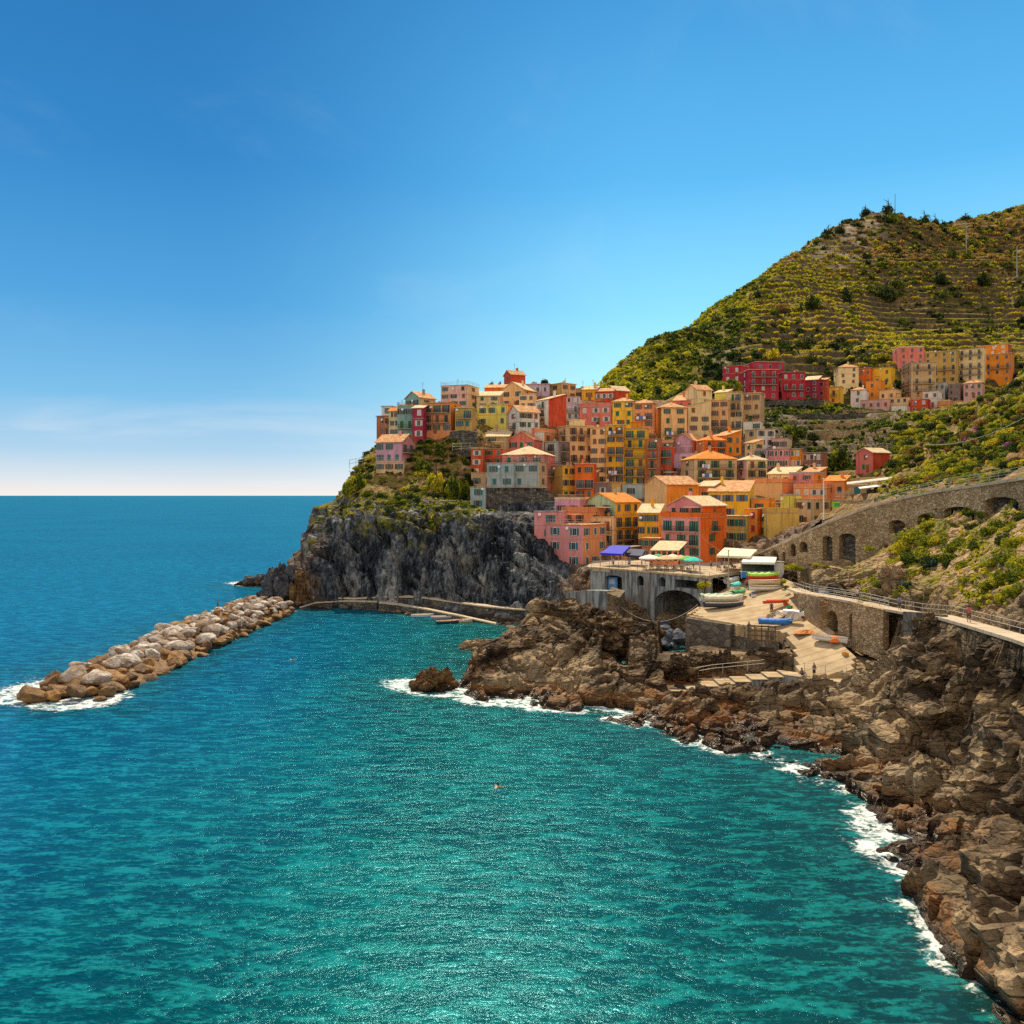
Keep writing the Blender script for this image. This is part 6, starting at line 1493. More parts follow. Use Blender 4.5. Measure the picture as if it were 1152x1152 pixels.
p = P(734, 712, 141); big_rock('sea_rock', 'flat tan slab rock lying in the gully below the arch', p.x, p.y, p.z-.1, (1.9, 1.6, .7), M_STACKW, 14)
for px, py, Y, s, lab in [(668, 715, 134.5, (3.6, 3.0, 3.4), 'rounded boulder bulging from the right side of the big outcrop'), (575, 745, 124, (3.4, 2.6, 3.0), 'broad rock shelf at the left corner of the big outcrop'), (645, 690, 141, (3.8, 2.6, 2.6), 'summit block of the big brown outcrop'),
        (765, 748, 116, (2.2, 1.8, 1.8), 'brown hump of rock left of the quay steps'), (1046, 705, 95, (1.7, 1.5, 2.0), 'rounded boulder perched under the cliff path'), (1005, 655, 119, (2.0, 2.0, 3.2), 'pale bare rock knob beside the yellow bushes')]:
    p = P(px, py, Y); big_rock('rock_outcrop', lab, p.x, p.y, p.z-s[2]*.45, s, M_SHORE if 'pale' not in lab else M_TAN, int(px), amp=.3)
for k in range(26):
    px = rg.uniform(700, 782); Y = rg.uniform(142, 158); x, y = XY(px, Y)
    place_boulder(M_BSHADE, x, y, rg.uniform(.8, 2.4), rg.uniform(.9, 2.1), 'boulder tinted blue grey for the shade of the gully under the arch', 'boulders in the gully under the arch')
for k in range(24):
    px, py = rg.choice([(395, 684), (415, 684), (435, 687), (450, 689), (465, 692), (360, 683)]); x, y = PW_(px+rg.uniform(-9, 9), py+rg.uniform(-1, 1.5))
    place_boulder(M_BRUST, x, y, rg.uniform(-.2, .2), rg.uniform(.35, .9), 'small brown rock at the waterline of the lower quay', 'small rocks along the lower quay')
# people on the breakwater stand on its stones
bpy.context.view_layer.update()
def top_at(x, y, z0=40.):
    ok, p, *_ = scene.ray_cast(bpy.context.evaluated_depsgraph_get(), Vector((x, y, z0)), Vector((0, 0, -1)))
    return p.z if ok else 0.
person('person standing on the crest of the breakwater', (-56.4, 170.5, top_at(-56.4, 170.5)-.03), 2.2, (.08,.09,.12), (.05,.06,.09))
person('person sitting near the landward end of the breakwater', (-55.6, 187, top_at(-55.6, 187)-.03), .5, (.10,.09,.09), (.08,.05,.05), pose='sit')

# ------------------------------------------------------------ plants
def mat_leaf(name, stops, var=.25):
    t = NT(name); a = t.node('ShaderNodeAttribute', attribute_name='tint').outputs['Fac']; r = t.node('ShaderNodeObjectInfo').outputs['Random']
    f = t.math('ADD', a, t.math('MULTIPLY', t.math('SUBTRACT', r, .5), var), clamp=True)
    col = t.ramp(f, stops); t.p.inputs['Subsurface Weight'].default_value = 0
    m = t.out(col, .75, None, .2)
    tr = t.node('ShaderNodeBsdfTranslucent'); t.link(t.mix(1., col, (1.3, 1.25, .5), 'MULTIPLY'), tr.inputs[0]); mx = t.node('ShaderNodeMixShader'); mx.inputs[0].default_value = .4
    t.link(t.p.outputs[0], mx.inputs[1]); t.link(tr.outputs[0], mx.inputs[2]); t.link(mx.outputs[0], t.n['Material Output'].inputs[0]); return m
M_LEAF = mat_leaf('shrub_leaves', [(0, (.012,.03,.012)), (.3, (.035,.07,.012)), (.6, (.17,.21,.02)), (.85, (.42,.40,.03)), (1, (.62,.50,.05))])
M_DARKLEAF = mat_leaf('evergreen_leaves', [(0, (.006,.016,.010)), (.5, (.03,.055,.018)), (1, (.12,.15,.03))])
M_DRYLEAF = mat_leaf('dry_scrub', [(0, (.05,.03,.015)), (.5, (.22,.13,.05)), (1, (.42,.28,.10))])
M_BARK = mat_plain('bark', (.10,.07,.05), .9, var=.4)
def leafcloud(seed, n, size, nblob=9, shape=(1, 1, .8), base=0., tint=(.1, .9)):
    r = np.random.default_rng(seed)
    bc = r.normal(size=(nblob, 3)); bc /= np.linalg.norm(bc, axis=1)[:, None]; bc *= r.uniform(.25, .72, nblob)[:, None]; bc[:, 2] = np.abs(bc[:, 2])*.9
    br = r.uniform(.28, .52, nblob); w_ = r.integers(0, nblob, n)
    d = r.normal(size=(n, 3)); d /= np.linalg.norm(d, axis=1)[:, None]; rad = r.uniform(.55, 1.05, n)**.6
    c = bc[w_]+d*(br[w_]*rad)[:, None]; c = c*np.array(shape); c[:, 2] += base
    nn = d+r.normal(size=(n, 3))*.7; nn /= np.linalg.norm(nn, axis=1)[:, None]
    a = np.cross(nn, r.normal(size=(n, 3))); a /= np.linalg.norm(a, axis=1)[:, None]; b = np.cross(nn, a)
    s = size*r.uniform(.6, 1.3, n)[:, None]
    V = np.stack([c-a*s, c-b*s*.55, c+a*s, c+b*s*.55], 1).reshape(-1, 3); F = np.arange(n*4).reshape(n, 4)
    bt = r.uniform(tint[0], tint[1], nblob)[w_]+r.normal(size=n)*.10
    return V, F, np.repeat(np.clip(bt, 0, 1), 4)
SHRUB = {}
def shrub_proto(kind, k):
    key = (kind, k)
    if key in SHRUB: return SHRUB[key]
    n, sz, shp, mat, tn = dict(yellow=(1300, .085, (1, 1, .8), M_LEAF, (.45, 1.)), green=(1300, .085, (1, 1, .85), M_LEAF, (.12, .7)), dark=(1300, .08, (1, 1, .95), M_DARKLEAF, (.1, .9)), dry=(1000, .085, (1, 1, .7), M_DRYLEAF, (.1, .9)))[kind]
    V, F, T = leafcloud(100+k*7+len(kind), n, sz, 10, shp, 0, tn)
    me = raw_mesh('foliage', V, F, mat, False, {'tint': T})
    b = MB(); rr = random.Random(k)
    for q in range(4): a = rr.uniform(0, 6.3); b.tube([(0, 0, -.35), (.15*math.cos(a), .15*math.sin(a), .12), (.42*math.cos(a), .42*math.sin(a), .5)], [.05, .035, .012], 5)
    SHRUB[key] = (me, b.mesh('stem', M_BARK)); return SHRUB[key]
def shrub(kind, loc, r, label, group, name='shrub', cat='shrub', flat=1.):
    me, st = shrub_proto(kind, rg.randrange(4)); root = empty(name, loc, rg.uniform(0, 6.3), label, cat, group); root.scale = (r*rg.uniform(.9, 1.2), r*rg.uniform(.9, 1.2), r*rg.uniform(.85, 1.1)*flat)
    mobj('foliage', me, root); mobj('stem', st, root); return root
def ground(x, y):
    return H1(x, y)
def shrub_px(kind, px, py, Y, rpx, label, group, **k):
    p = P(px, py, Y); return shrub(kind, p, rpx*Y/1000, label, group, **k)
# by the arched wall and on the golden slope
for i, (kd, px, py, Y, r) in enumerate([('yellow',891,639,146,8),('yellow',899,641,145,6),('yellow',919,637,146.5,7),('yellow',930,638,144,5),('yellow',943,643,140,6),('yellow',957,650,136,8),('yellow',881,655,146,6),('green',884,662,142,5),('yellow',978,618,138,7),('green',915,661,136,4),('green',906,662,138,4)]):
    shrub_px(kd, px, py, Y, r, 'yellow flowering bush at the foot of the arched wall' if kd == 'yellow' else 'low green bush by the wall above the ramp', 'flowering bushes along the arched wall' if kd == 'yellow' else 'green bushes by the ramp wall')
SL = [(1030,600,16,'yellow'),(1018,612,11,'yellow'),(1045,606,14,'yellow'),(1034,622,15,'green'),(1062,604,13,'yellow'),(1075,612,12,'yellow'),(1050,628,13,'green'),(1068,628,12,'green'),(1010,628,9,'yellow'),(1004,640,9,'yellow'),(985,650,9,'yellow'),(980,662,8,'yellow'),(994,656,10,'green'),(1020,645,11,'yellow'),(1030,655,9,'green'),(1082,635,9,'yellow'),
      (1092,590,8,'green'),(1112,596,11,'green'),(1124,588,12,'green'),(1140,592,11,'yellow'),(1146,606,13,'yellow'),(1128,606,12,'green'),(1135,622,14,'yellow'),(1148,630,14,'yellow'),(1120,630,11,'yellow'),(1140,645,15,'yellow'),(1125,650,12,'yellow'),(1150,660,14,'yellow'),(1112,655,9,'yellow'),(1132,668,12,'yellow'),(1100,612,8,'green'),(1088,650,7,'yellow'),(1058,650,8,'yellow'),
      (1075,662,6,'yellow'),(1098,668,6,'yellow'),(1040,670,6,'green'),(1010,668,6,'yellow'),(973,672,6,'yellow'),(1105,582,7,'yellow'),(1150,580,9,'green'),(1090,578,6,'green'),(1048,588,8,'yellow'),(1000,612,6,'dry'),(1015,592,5,'dry')]
for px, py, r, kd in SL:
    h = hit(px, py+r*.5, 84, 150, .5)
    if h is None: continue
    shrub(kd, h+Vector((0, 0, -.15)), 1.35*r*h.y/1000, {'yellow': 'yellow green spurge bush on the golden slope above the cliff path', 'green': 'fresh green bush on the golden slope above the cliff path', 'dry': 'dry brown bush on the golden slope above the cliff path'}[kd], {'yellow': 'spurge bushes on the golden slope', 'green': 'green bushes on the golden slope', 'dry': 'dry bushes on the golden slope'}[kd], name='spurge_bush', cat='bush')
M_AGAVE = mat_plain('agave_leaf', (.20,.33,.28), .55, var=.3)
def agave(px, py, r, label):
    h = hit(px, py, 90, 150, .5)
    if h is None: return
    root = empty('agave', h, 0, label, 'agave'); R = r*h.y/1000; am = []
    for k in range(22):
        a = k*2.4; e = .25+.9*(k/22); b = MB(); L = R*(1.1-.3*(k/22)); pts = []
        for q in range(6):
            s = q/5; pts.append((math.cos(a)*L*s*math.cos(e), math.sin(a)*L*s*math.cos(e), L*s*math.sin(e)-.25*L*s*s*(1.2-e)+.05))
        w_ = [R*.10*math.sin(math.pi*(.12+.86*(1-q/5)))+.004 for q in range(6)]
        vs = []
        for q, p in enumerate(pts): nx_, ny_ = -math.sin(a)*w_[q], math.cos(a)*w_[q]; vs += [(p[0]-nx_, p[1]-ny_, p[2]+w_[q]*.35), (p[0], p[1], p[2]-w_[q]*.3), (p[0]+nx_, p[1]+ny_, p[2]+w_[q]*.35), (p[0], p[1], p[2]+.0)]
        fs = [(q*4+j, (q+1)*4+j, (q+1)*4+(j+1) % 4, q*4+(j+1) % 4) for q in range(5) for j in range(4)]
        b.add(vs, fs); b.build('leaf', M_AGAVE, root)
for px, py, r, lab in [(1030,634,9,'grey blue agave left of the largest one'),(1049,638,11,'largest spiky grey blue agave in the middle of the slope'),(1016,660,8,'grey blue agave low on the slope near the cliff path'),(1137,600,9,'pale green agave among the bushes near the right edge'),(1005,655,6,'small agave beside the pale rock knob')]: agave(px, py, r, lab)
# headland
HL = []
for k in range(900):
    px, py = rg.uniform(372, 532), rg.uniform(498, 612)
    if px > 462 and py > 578 and px > 470: continue
    if px < 462 and 490 < py < 545 and px > 420: continue
    if py < 545 and px < 400: continue
    if py > 540 and px < 455 and py < 556 and px > 402: continue
    h = hit(px, py, 196, 262, .6)
    if h is None or h.z < 16: continue
    if fbm(np.array([h.x*.16]), np.array([h.y*.16]), np.array([3.]), 2)[0] < -.12 and py > 545: continue
    r = rg.uniform(.9, 2.2)*(1.25 if 470 < px < 522 and py < 560 else 1)
    if any((h-q).length < (r+s)*.62 for q, s in HL): continue
    HL.append((h, r))
    if len(HL) >= 120: break
for h, r in HL:
    kd = rg.choice(['green', 'green', 'yellow', 'dark', 'dark']); 
    lab = {'green': 'green shrub on the planted shelf of the headland', 'yellow': 'yellowish shrub on the planted shelf of the headland', 'dark': 'dark evergreen shrub on the planted shelf of the headland'}[kd]
    shrub(kd, h+Vector((0, 0, -.2)), r, lab, kd+' shrubs on the headland', name='shrub')
def tree(name, px, py, Y, hpx, wpx, kind, label, group=None, cat='tree', nblob=12, n=1500):
    p = P(px, py, Y); Ht = hpx*Y/1000; Wd = wpx*Y/1000/2; root = empty(name, p, rg.uniform(0, 6), label, cat, group)
    b = MB(); b.tube([(0, 0, -.8), (.04*Wd, 0, Ht*.3), (-.05*Wd, .05*Wd, Ht*.6), (0, 0, Ht*.85)], [.09*Wd+.1, .07*Wd+.06, .05*Wd+.03, .03], 7)
    for q in range(5): a = q*1.3; b.tube([(0, 0, Ht*(.3+.09*q)), (Wd*.55*math.cos(a), Wd*.55*math.sin(a), Ht*(.5+.08*q))], [.05*Wd, .02], 5)
    b.build('trunk', M_BARK, root)
    tm = {'yellow': (.4, 1), 'green': (.1, .75), 'dark': (.1, .9), 'dry': (.1, .9), 'cypress': (.1, .8)}[kind]; mt = {'yellow': M_LEAF, 'green': M_LEAF, 'dark': M_DARKLEAF, 'dry': M_DRYLEAF, 'cypress': M_DARKLEAF}[kind]
    V, F, T = leafcloud(int(px*3+py), n, .10 if kind != 'cypress' else .13, nblob, (1, 1, .78), 0, tm)
    V = V*np.array([Wd, Wd, Ht*.72]); V[:, 2] += Ht*(.16 if name != 'hillside_tree' else .02)
    mobj('crown', raw_mesh('crown', V, F, mt, False, {'tint': T}), root); return root
tree('cypress', 945, 532, 255, 40, 26, 'green', 'tall bright and dark green ivy covered tree left of the lone rose barn', nblob=18, n=2600)
tree('cypress', 936, 536, 258, 24, 26, 'dark', 'dark bushy tree at the left foot of the tall ivy covered one', nblob=14, n=1800)
tree('tree', 894, 493, 272, 24, 30, 'green', 'large round tree on the dark terraces', nblob=16, n=2400)
tree('tree', 916, 496, 276, 14, 18, 'dark', 'smaller dark tree right of the large round terrace tree')
tree('tree', 925, 461, 330, 12, 30, 'yellow', 'row of bright yellow bushes grown into one crown under the crimson houses', nblob=16, n=2200)
tree('tree', 553, 440, 302, 14, 12, 'yellow', 'yellow leaved tree on the skyline left of the topmost red house')
tree('tree', 563, 438, 303, 12, 8, 'dark', 'dark thin tree touching the topmost red house', nblob=8)
tree('palm_bush', 613, 434, 300, 10, 11, 'dark', 'dark spiky palm bush on the village skyline', nblob=8)
tree('tree', 601, 437, 303, 9, 14, 'green', 'low green treetop on the skyline right of the topmost red house', nblob=8)
tree('tree', 822, 440, 300, 20, 30, 'yellow', 'yellow green tree before the crimson left wing', nblob=16, n=2400)
tree('tree', 802, 440, 330, 18, 18, 'yellow', 'bright yellow green tree behind the low pale yellow house')
tree('tree', 793, 662, 148.5, 14, 16, 'yellow', 'yellow green bush against the arcade by the boat pile', nblob=10)
tree('tree', 829, 624, 184, 12, 18, 'green', 'green hedge tree before the mustard house with green shutters', nblob=10)
tree('tree', 870, 622, 176, 16, 12, 'dark', 'dark shrub tree in front of the big blank mustard wall', nblob=10)
tree('tree', 477, 548, 232, 44, 26, 'green', 'tall leafy tree below the broad brick salmon house', nblob=18, n=2800)
tree('tree', 491, 562, 224, 50, 24, 'yellow', 'sunlit yellow tree in the clifftop garden', nblob=18, n=2800)
tree('tree', 508, 562, 222, 40, 26, 'green', 'green tree right of the sunlit yellow one in the clifftop garden', nblob=18, n=2800)
tree('tree', 521, 556, 226, 30, 16, 'yellow', 'slim yellow green tree beside the red house with open shutters', nblob=14, n=1800)
tree('tree', 401, 560, 226, 42, 34, 'yellow', 'golden bushy tree on the seaward brow of the headland', nblob=18, n=2800)
tree('tree', 414, 536, 240, 26, 22, 'dry', 'russet bushy tree left of the lilac pink villa', nblob=14, n=1800)
for px, py, Y, hh, ww, kd, lab in [(857,520,243,14,12,'green','small green tree at the left end of the pink row'),(735,582,204,12,14,'dark','dark tree between the golden houses and the big corner house'),(640,548,240,12,10,'dark','dark tree behind the ochre terrace'),(905,530,244,12,14,'green','green creeper tree below the orange end house'),(878,512,262,12,16,'dark','dark bush tree above the pink row'),(538,510,240,12,12,'green','green tree left of the tan house'),(812,560,216,9,12,'green','green bush tree by the small salmon house'),(700,470,268,8,10,'yellow','yellow green treetop among the high houses')]:
    tree('tree', px, py, Y, hh, ww, kd, lab, nblob=10, n=1300)
# right hand slope behind the promenade
RS = []
for k in range(5000):
    px, py = rg.uniform(1005, 1160), rg.uniform(425, 545)
    h = hit(px, py, 128, 275, .6)
    if h is None: continue
    if path_z(PROM3, np.array([h.x]), np.array([h.y]))[0][0] < 3.5: continue
    r = rg.uniform(.8, 2.1)*(h.y/200+.2)
    if any((h-q).length < (r+s)*.55 for q, s in RS): continue
    RS.append((h, r))
    if len(RS) >= 230: break
for h, r in RS:
    kd = rg.choice(['green', 'green', 'yellow', 'yellow', 'dark', 'dry'])
    shrub(kd, h+Vector((0, 0, -.2)), r, {'green': 'green bush on the steep slope above the promenade', 'yellow': 'yellow green bush on the steep slope above the promenade', 'dark': 'dark bush on the steep slope above the promenade', 'dry': 'brown dry bush on the steep slope above the promenade'}[kd], kd+' bushes above the promenade', name='slope_bush', cat='bush')
M_FLOWER = mat_plain('magenta_flowers', (.50,.14,.36), .8)
for px, py, lab in [(1062,498,'leftmost magenta flowering bush on the right slope'),(1087,497,'middle magenta flowering bush on the right slope'),(1101,484,'uppermost magenta flowering bush on the right slope'),(1134,503,'magenta flowering bush nearest the right edge of the slope')]:
    h = hit(px, py, 128, 275, .6)
    if h is not None: 
        V, F, T = leafcloud(px, 500, .11, 7, (1, 1, .8)); V = V*1.3
        root = empty('flowering_bush', h, 0, lab, 'shrub'); mobj('blossom', raw_mesh('blossom', V, F, M_FLOWER, False, {'tint': T}), root)
        mobj('stem', shrub_proto('green', 0)[1], root)

# scattered growth nobody could count: one mesh each
def scatter(name, label, pts, protos, mat):
    Vs, Fs, Ts = [], [], []; o = 0
    for (x, y, z, r, tn) in pts:
        V, F, T = protos[rg.randrange(len(protos))]; a = rg.uniform(0, 6.3); ca, sa = math.cos(a), math.sin(a)
        W = np.stack([V[:, 0]*ca-V[:, 1]*sa, V[:, 0]*sa+V[:, 1]*ca, V[:, 2]], 1)*r+np.array([x, y, z])
        Vs.append(W); Fs.append(F+o); o += len(V); Ts.append(np.clip(T*.5+tn, 0, 1))
    if not Vs: return
    return tag(mobj(name, raw_mesh(name, np.concatenate(Vs), np.concatenate(Fs), mat, False, {'tint': np.concatenate(Ts)})), label, kind='stuff')
LO = [leafcloud(900+k, 60, .30, 6, (1, 1, .85), 0, (0, 1)) for k in range(6)]
MI = [leafcloud(950+k, 26, .38, 3, (1, 1, .7), 0, (0, 1)) for k in range(5)]
def hillz(x, y):
    i = np.clip(np.searchsorted(hillX, x)-1, 0, len(hillX)-2); j = np.clip(np.searchsorted(hillY, y)-1, 0, len(hillY)-2)
    fx = (x-hillX[i])/(hillX[i+1]-hillX[i]); fy = (y-hillY[j])/(hillY[j+1]-hillY[j]); Zg = hillV[..., 2]
    return Zg[i, j]*(1-fx)*(1-fy)+Zg[i+1, j]*fx*(1-fy)+Zg[i, j+1]*(1-fx)*fy+Zg[i+1, j+1]*fx*fy
r5 = np.random.default_rng(77); N = 34000
y_ = r5.uniform(350, 735, N); px_ = r5.uniform(655, 1175, N); x_ = (px_-576)*y_/1000; z_ = hillz(x_, y_); py_ = 557-(z_-25)*1000/y_
nz = fbm(x_*.02, y_*.02, x_*0, 3); nz2 = fbm(x_*.006+5, y_*.006, x_*0, 3)
fl = sstep(905, 800, px_); up = sstep(135, 185, z_); terr = (1-fl)*(1-up)
keepp = r5.uniform(0, 1, N) < np.clip(fl*.95+up*(.45+.5*(nz > -.15))+terr*(.04+.42*(nz > .3)), 0, 1)
keepp &= ~((np.hypot(px_-945, (py_-268)*1.2) < 24) & (r5.uniform(0, 1, N) < .75))
idx = np.where(keepp)[0][:9500]
G1, G2 = [], []
for i in idx:
    big = r5.random(); r = (1.4+2.9*big*big)*(1.0 if fl[i] > .5 else .95)
    tn = np.clip(.16+.5*nz[i]+.45*r5.random()+.10*fl[i], -.25, .66)
    (G2 if (up[i] > .45 and r5.random() < .35*up[i]+.3*(nz2[i] > 0)) else G1).append((x_[i], y_[i], z_[i]-.3*r, r, tn))
G3 = []
for i in np.where(r5.uniform(0, 1, N) < 1)[0]:
    nn_ = fbm(np.array([x_[i]*.016+9]), np.array([y_[i]*.016]), np.array([2.]), 2)[0] if len(G3) < 1300 and i % 3 == 0 else -1
    if nn_ > (.22 if z_[i] > 100 else .34): G3.append((x_[i], y_[i], z_[i]-.5, 1.8+2.6*r5.random()**2, r5.uniform(-.1, .5)))
scatter('hillside_thicket_vegetation', 'dark evergreen thickets in clumps on the far hill', G3, LO, M_DARKLEAF)
scatter('hillside_vegetation', 'dense green and yellow scrub covering the far hill', G1, LO, M_LEAF)
scatter('hillside_scrub_vegetation', 'brownish dry scrub on the upper part of the far hill', G2, LO, M_DRYLEAF)
# vine rows follow the terrace lips
VR = []; gX_, gY_ = np.meshgrid(hillX, hillY, indexing='ij'); vn = fbm(gX_*.012+3, gY_*.012, gX_*0, 3)
zq = hillV[..., 2]
for k in range(260000):
    i = r5.integers(2, len(hillX)-2); j = r5.integers(2, len(hillY)-3); x, y = hillX[i]+r5.uniform(-1, 1), hillY[j]
    px = 576+1000*x/y
    if px < 830 or px > 1175 or zq[i, j] > 178 or y > 640 or hillF[i, j] > .10: continue
    if vn[i, j] < -.35: continue
    VR.append((x, y, zq[i, j]-.1, r5.uniform(1.0, 1.7), np.clip(.55+.3*r5.random()-.12*(zq[i, j] > 140)+.1*vn[i, j], 0, 1)))
    if len(VR) > 15000: break
scatter('vine_vegetation', 'yellow green vine rows along the terrace edges of the far hill', VR, MI, M_LEAF)
# low growth between village, terraces and on the slopes
GC = []
for k in range(5200):
    px, Y = r5.uniform(860, 1165), r5.uniform(128, 345); x, y = XY(px, Y)
    if Y < 235 and px < 985: continue
    if px < 1015 and Y > 235 and r5.random() < .2: continue
    if path_z(PROM3, np.array([x]), np.array([y]))[0][0] < 3: continue
    GC.append((x, y, None, r5.uniform(.5, 1.1)*(Y/220), r5.uniform(-.25, .25) if (px < 1015 and Y > 235) else r5.uniform(.05, .5)))
zz = H(np.array([g[0] for g in GC]), np.array([g[1] for g in GC])); GC = [(g[0], g[1], z, g[3], g[4]) for g, z in zip(GC, zz)]
scatter('slope_ground_cover', 'low green and yellow growth on the right slope and terraces', GC, MI, M_LEAF)
GC = []
for k in range(2600):
    px, Y = r5.uniform(965, 1170), r5.uniform(78, 138); x, y = XY(px, Y); GC.append((x, y, None, r5.uniform(.25, .6), r5.uniform(.25, .6)))
zz = H(np.array([g[0] for g in GC]), np.array([g[1] for g in GC])); dp = path_z(PATH3, np.array([g[0] for g in GC]), np.array([g[1] for g in GC]))[0]
GC = [(g[0], g[1], z-.02, g[3], g[4]) for g, z, d, in zip(GC, zz, dp) if z > 12.5 and d > 2.4 and fbm(np.array([g[0]*.2]), np.array([g[1]*.2]), np.array([0.]), 3)[0] > -.1 and not inpoly(np.array([g[0]]), np.array([g[1]]), wl_plan+[(250, 100), (250, 352), (30, 352)])[0]]
scatter('slope_weeds', 'dry yellow weeds on the golden slope above the cliff path', GC, MI, M_LEAF)
GC = []
for k in range(1900):
    px, Y = r5.uniform(368, 562), r5.uniform(204, 262); x, y = XY(px, Y); GC.append((x, y, None, r5.uniform(.4, 1.0), r5.uniform(.0, .5)))
zz = H(np.array([g[0] for g in GC]), np.array([g[1] for g in GC])); GC = [(g[0], g[1], z-.1, g[3], g[4]) for g, z in zip(GC, zz) if z > 17.5]
scatter('headland_ground_cover', 'creeping plants over the shelf of the headland', GC, MI, M_LEAF)
# trees one can tell apart on the far hill
for px, py, hh, ww, kd, lab in [(999,240,19,16,'dark','dark pine on the hilltop left of the utility pole'),(1040,236,16,12,'dark','tall pine standing free on the ridge'),(1052,238,13,11,'dark','shorter pine right of the tall free standing one on the ridge'),(1060,240,10,10,'dark','lowest of the three ridge pines'),(974,238,11,13,'dark','round dark tree at the left shoulder of the summit'),
        (944,262,14,15,'dark','dark tree on the rocky left edge of the summit'),(932,264,12,12,'dark','smaller dark tree left of the one on the rocky edge'),(1002,250,18,16,'green','grey green tree below the summit pine'),(1086,240,9,14,'dark','flat dark tree on the right part of the ridge'),(952,338,26,12,'dark','slender dark tree in the russet belt of the hill'),
        (998,336,26,26,'dark','broadest dark round tree in the middle of the hill'),(1010,325,16,18,'green','greyish tree right above the broadest dark one'),(1056,318,16,18,'dark','dark tree at the right end of the upper terrace'),(1106,322,20,20,'dark','round dark tree on the right flank above the terraces'),(1092,326,14,14,'dry','brown tree left of the round dark one on the right flank'),
        (1070,290,16,14,'green','grey green tree in the upper middle of the hill'),(1086,292,14,14,'green','grey green tree right of its twin in the upper middle of the hill'),(912,346,20,24,'dark','dark tree clump at the left end of the russet belt'),(878,352,18,20,'dry','russet tree on the left ridge line of the hill'),(852,335,12,14,'dark','dark tree breaking the left ridge line of the hill'),
        (905,392,16,22,'green','green tree just above the crimson houses'),(880,392,20,20,'dark','dark tree above the main crimson block'),(868,402,18,16,'yellow','yellow green tree behind the main crimson block'),(912,408,14,18,'dark','dark tree behind the right crimson wing'),(1148,344,14,14,'dark','dark bush tree near the right edge on the terraces'),
        (990,404,12,22,'yellow','golden bush tree left of the rose red hamlet house'),(805,362,14,16,'dark','dark tree on the lower left ridge line'),(776,380,12,14,'green','green tree low on the left ridge line'),(735,412,12,14,'dark','dark tree near the left foot of the hill ridge')]:
    ys = np.arange(346, 760, 1.); xs = (px-576)*ys/1000; zs = 25-(py-557)*ys/1000; hs = hillz(xs, ys); m = hs > zs
    if m.any(): Yt = ys[np.argmax(m)]
    else: Yt = ys[np.argmin(np.abs(hs-zs))]
    zt_ = float(hillz(np.array([(px-576)*Yt/1000]), np.array([Yt]))[0]); tree('hillside_tree', px, 557-(zt_-25)*1000/Yt+.6, Yt, hh*1.15, ww*1.2, kd, lab, None, 'tree', 12, 700)

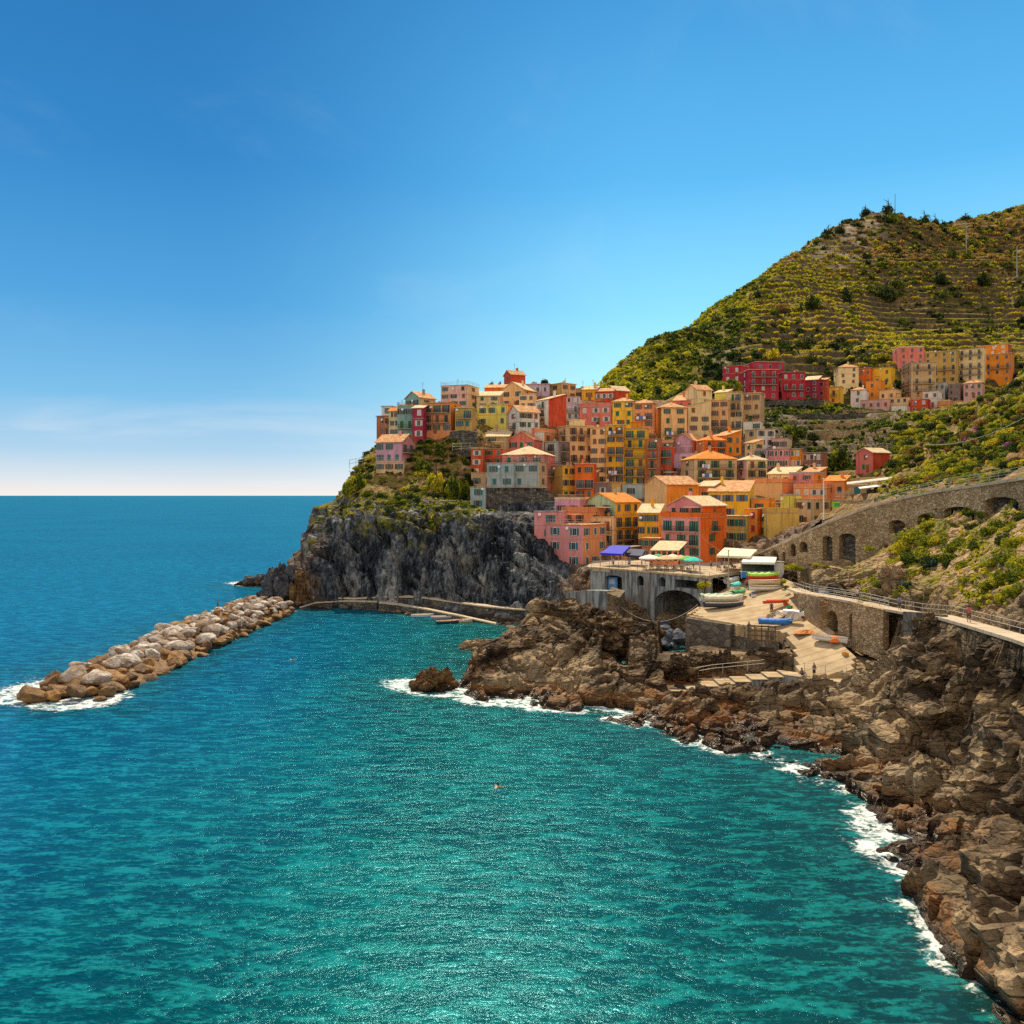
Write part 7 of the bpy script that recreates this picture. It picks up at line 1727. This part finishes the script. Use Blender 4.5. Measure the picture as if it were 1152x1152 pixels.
# ---- small gear lying about the ramp and the square
def crate(label, p, rz, c):
    root = empty('fish_crate', p, rz, label, 'crate', None); m = mat_plain('crate_plastic', c, .6)
    b = MB(); b.box(-.4, -.28, 0, .4, .28, .04); b.build('bottom', m, root)
    for a, q in (((-.4, -.28, .045, .4, -.25, .34), 0), ((-.4, .25, .045, .4, .28, .34), 0), ((-.4, -.245, .045, -.37, .245, .34), 0), ((.37, -.245, .045, .4, .245, .34), 0)): b = MB(); b.box(*a); b.build('side', m, root)
for k, (px, Y, c, lab) in enumerate([(846,146,(.05,.2,.6),'blue fish crate behind the right hand boat pile'),(848,145,(.7,.65,.6),'white fish crate beside the blue one by the boat pile'),(884,136,(.6,.1,.03),'red fish crate near the path wall'),(888,134,(.05,.3,.12),'green fish crate near the path wall'),(800,147.5,(.7,.5,.1),'yellow fish crate at the platform kerb'),(924,118.5,(.05,.2,.6),'blue fish crate left of the white motor boat'),(951,111.5,(.7,.3,.05),'orange fish crate at the lower right of the ramp')]): crate(lab, on_ramp(px, Y, .02), k*.8, c)
b = MB()
for k in range(5): 
    pts = [(.55*math.cos(a)*(1-.1*k), .55*math.sin(a)*(1-.1*k), .06+.09*k) for a in np.linspace(0, 6.28, 16)]; b.tube(pts, .05, 5, cap=False)
tag(b.build('rope_coil', mat_plain('tan_rope', (.42,.32,.18), .9), None, on_ramp(866, 132, .02)), 'coil of tan rope on the ramp by the blue covered boat', 'rope')
b = MB(); rr = random.Random(8); n = 14
vs = [(1.6*(i/n-.5)*2, 1.1*(j/n-.5)*2, max(0, .38*(1-((i/n-.5)*2)**2)*(1-((j/n-.5)*2)**2))*rr.uniform(.7, 1.25)+.02) for i in range(n+1) for j in range(n+1)]
b.add(vs, [(i*(n+1)+j, (i+1)*(n+1)+j, (i+1)*(n+1)+j+1, i*(n+1)+j+1) for i in range(n) for j in range(n)])
tag(b.build('fishing_net', mat_plain('orange_net', (.55,.20,.06), .95, var=.5), None, on_ramp(907, 122, .02)), 'heap of orange fishing net drying on the ramp', 'net')
for k, (px, Y, cl, lab) in enumerate([(840,152,(.6,.1,.08),'person in a red top by the turquoise covered boat'),(852,158,(.8,.78,.7),'person in white at the blue counter'),(846,159,(.1,.15,.35),'person in dark blue at the blue counter'),(893,141,(.7,.55,.2),'person in yellow walking on to the cliff path'),(901,128,(.2,.35,.3),'person in green mending gear on the ramp')]):
    person(lab, (*XY(px, Y), 10.6) if Y > 155 else on_ramp(px, Y), 1.7*k, cl, (.07,.08,.12))
for k, (px, py, Y, cl, lab) in enumerate([(965,675,117,(.7,.7,.68),'person in white walking on the cliff path above the arched boat stores'),(1012,684.5,108,(.1,.2,.45),'person in blue walking on the cliff path near the grey block wall'),(1090,699,88,(.55,.12,.1),'person in red walking on the cliff path near the right edge')]):
    p = P(px, py, Y); d_, z_ = path_z(PATH3, np.array([p.x]), np.array([p.y])); person(lab, (p.x, p.y, float(z_[0])), 2.2, cl, (.08,.08,.1))
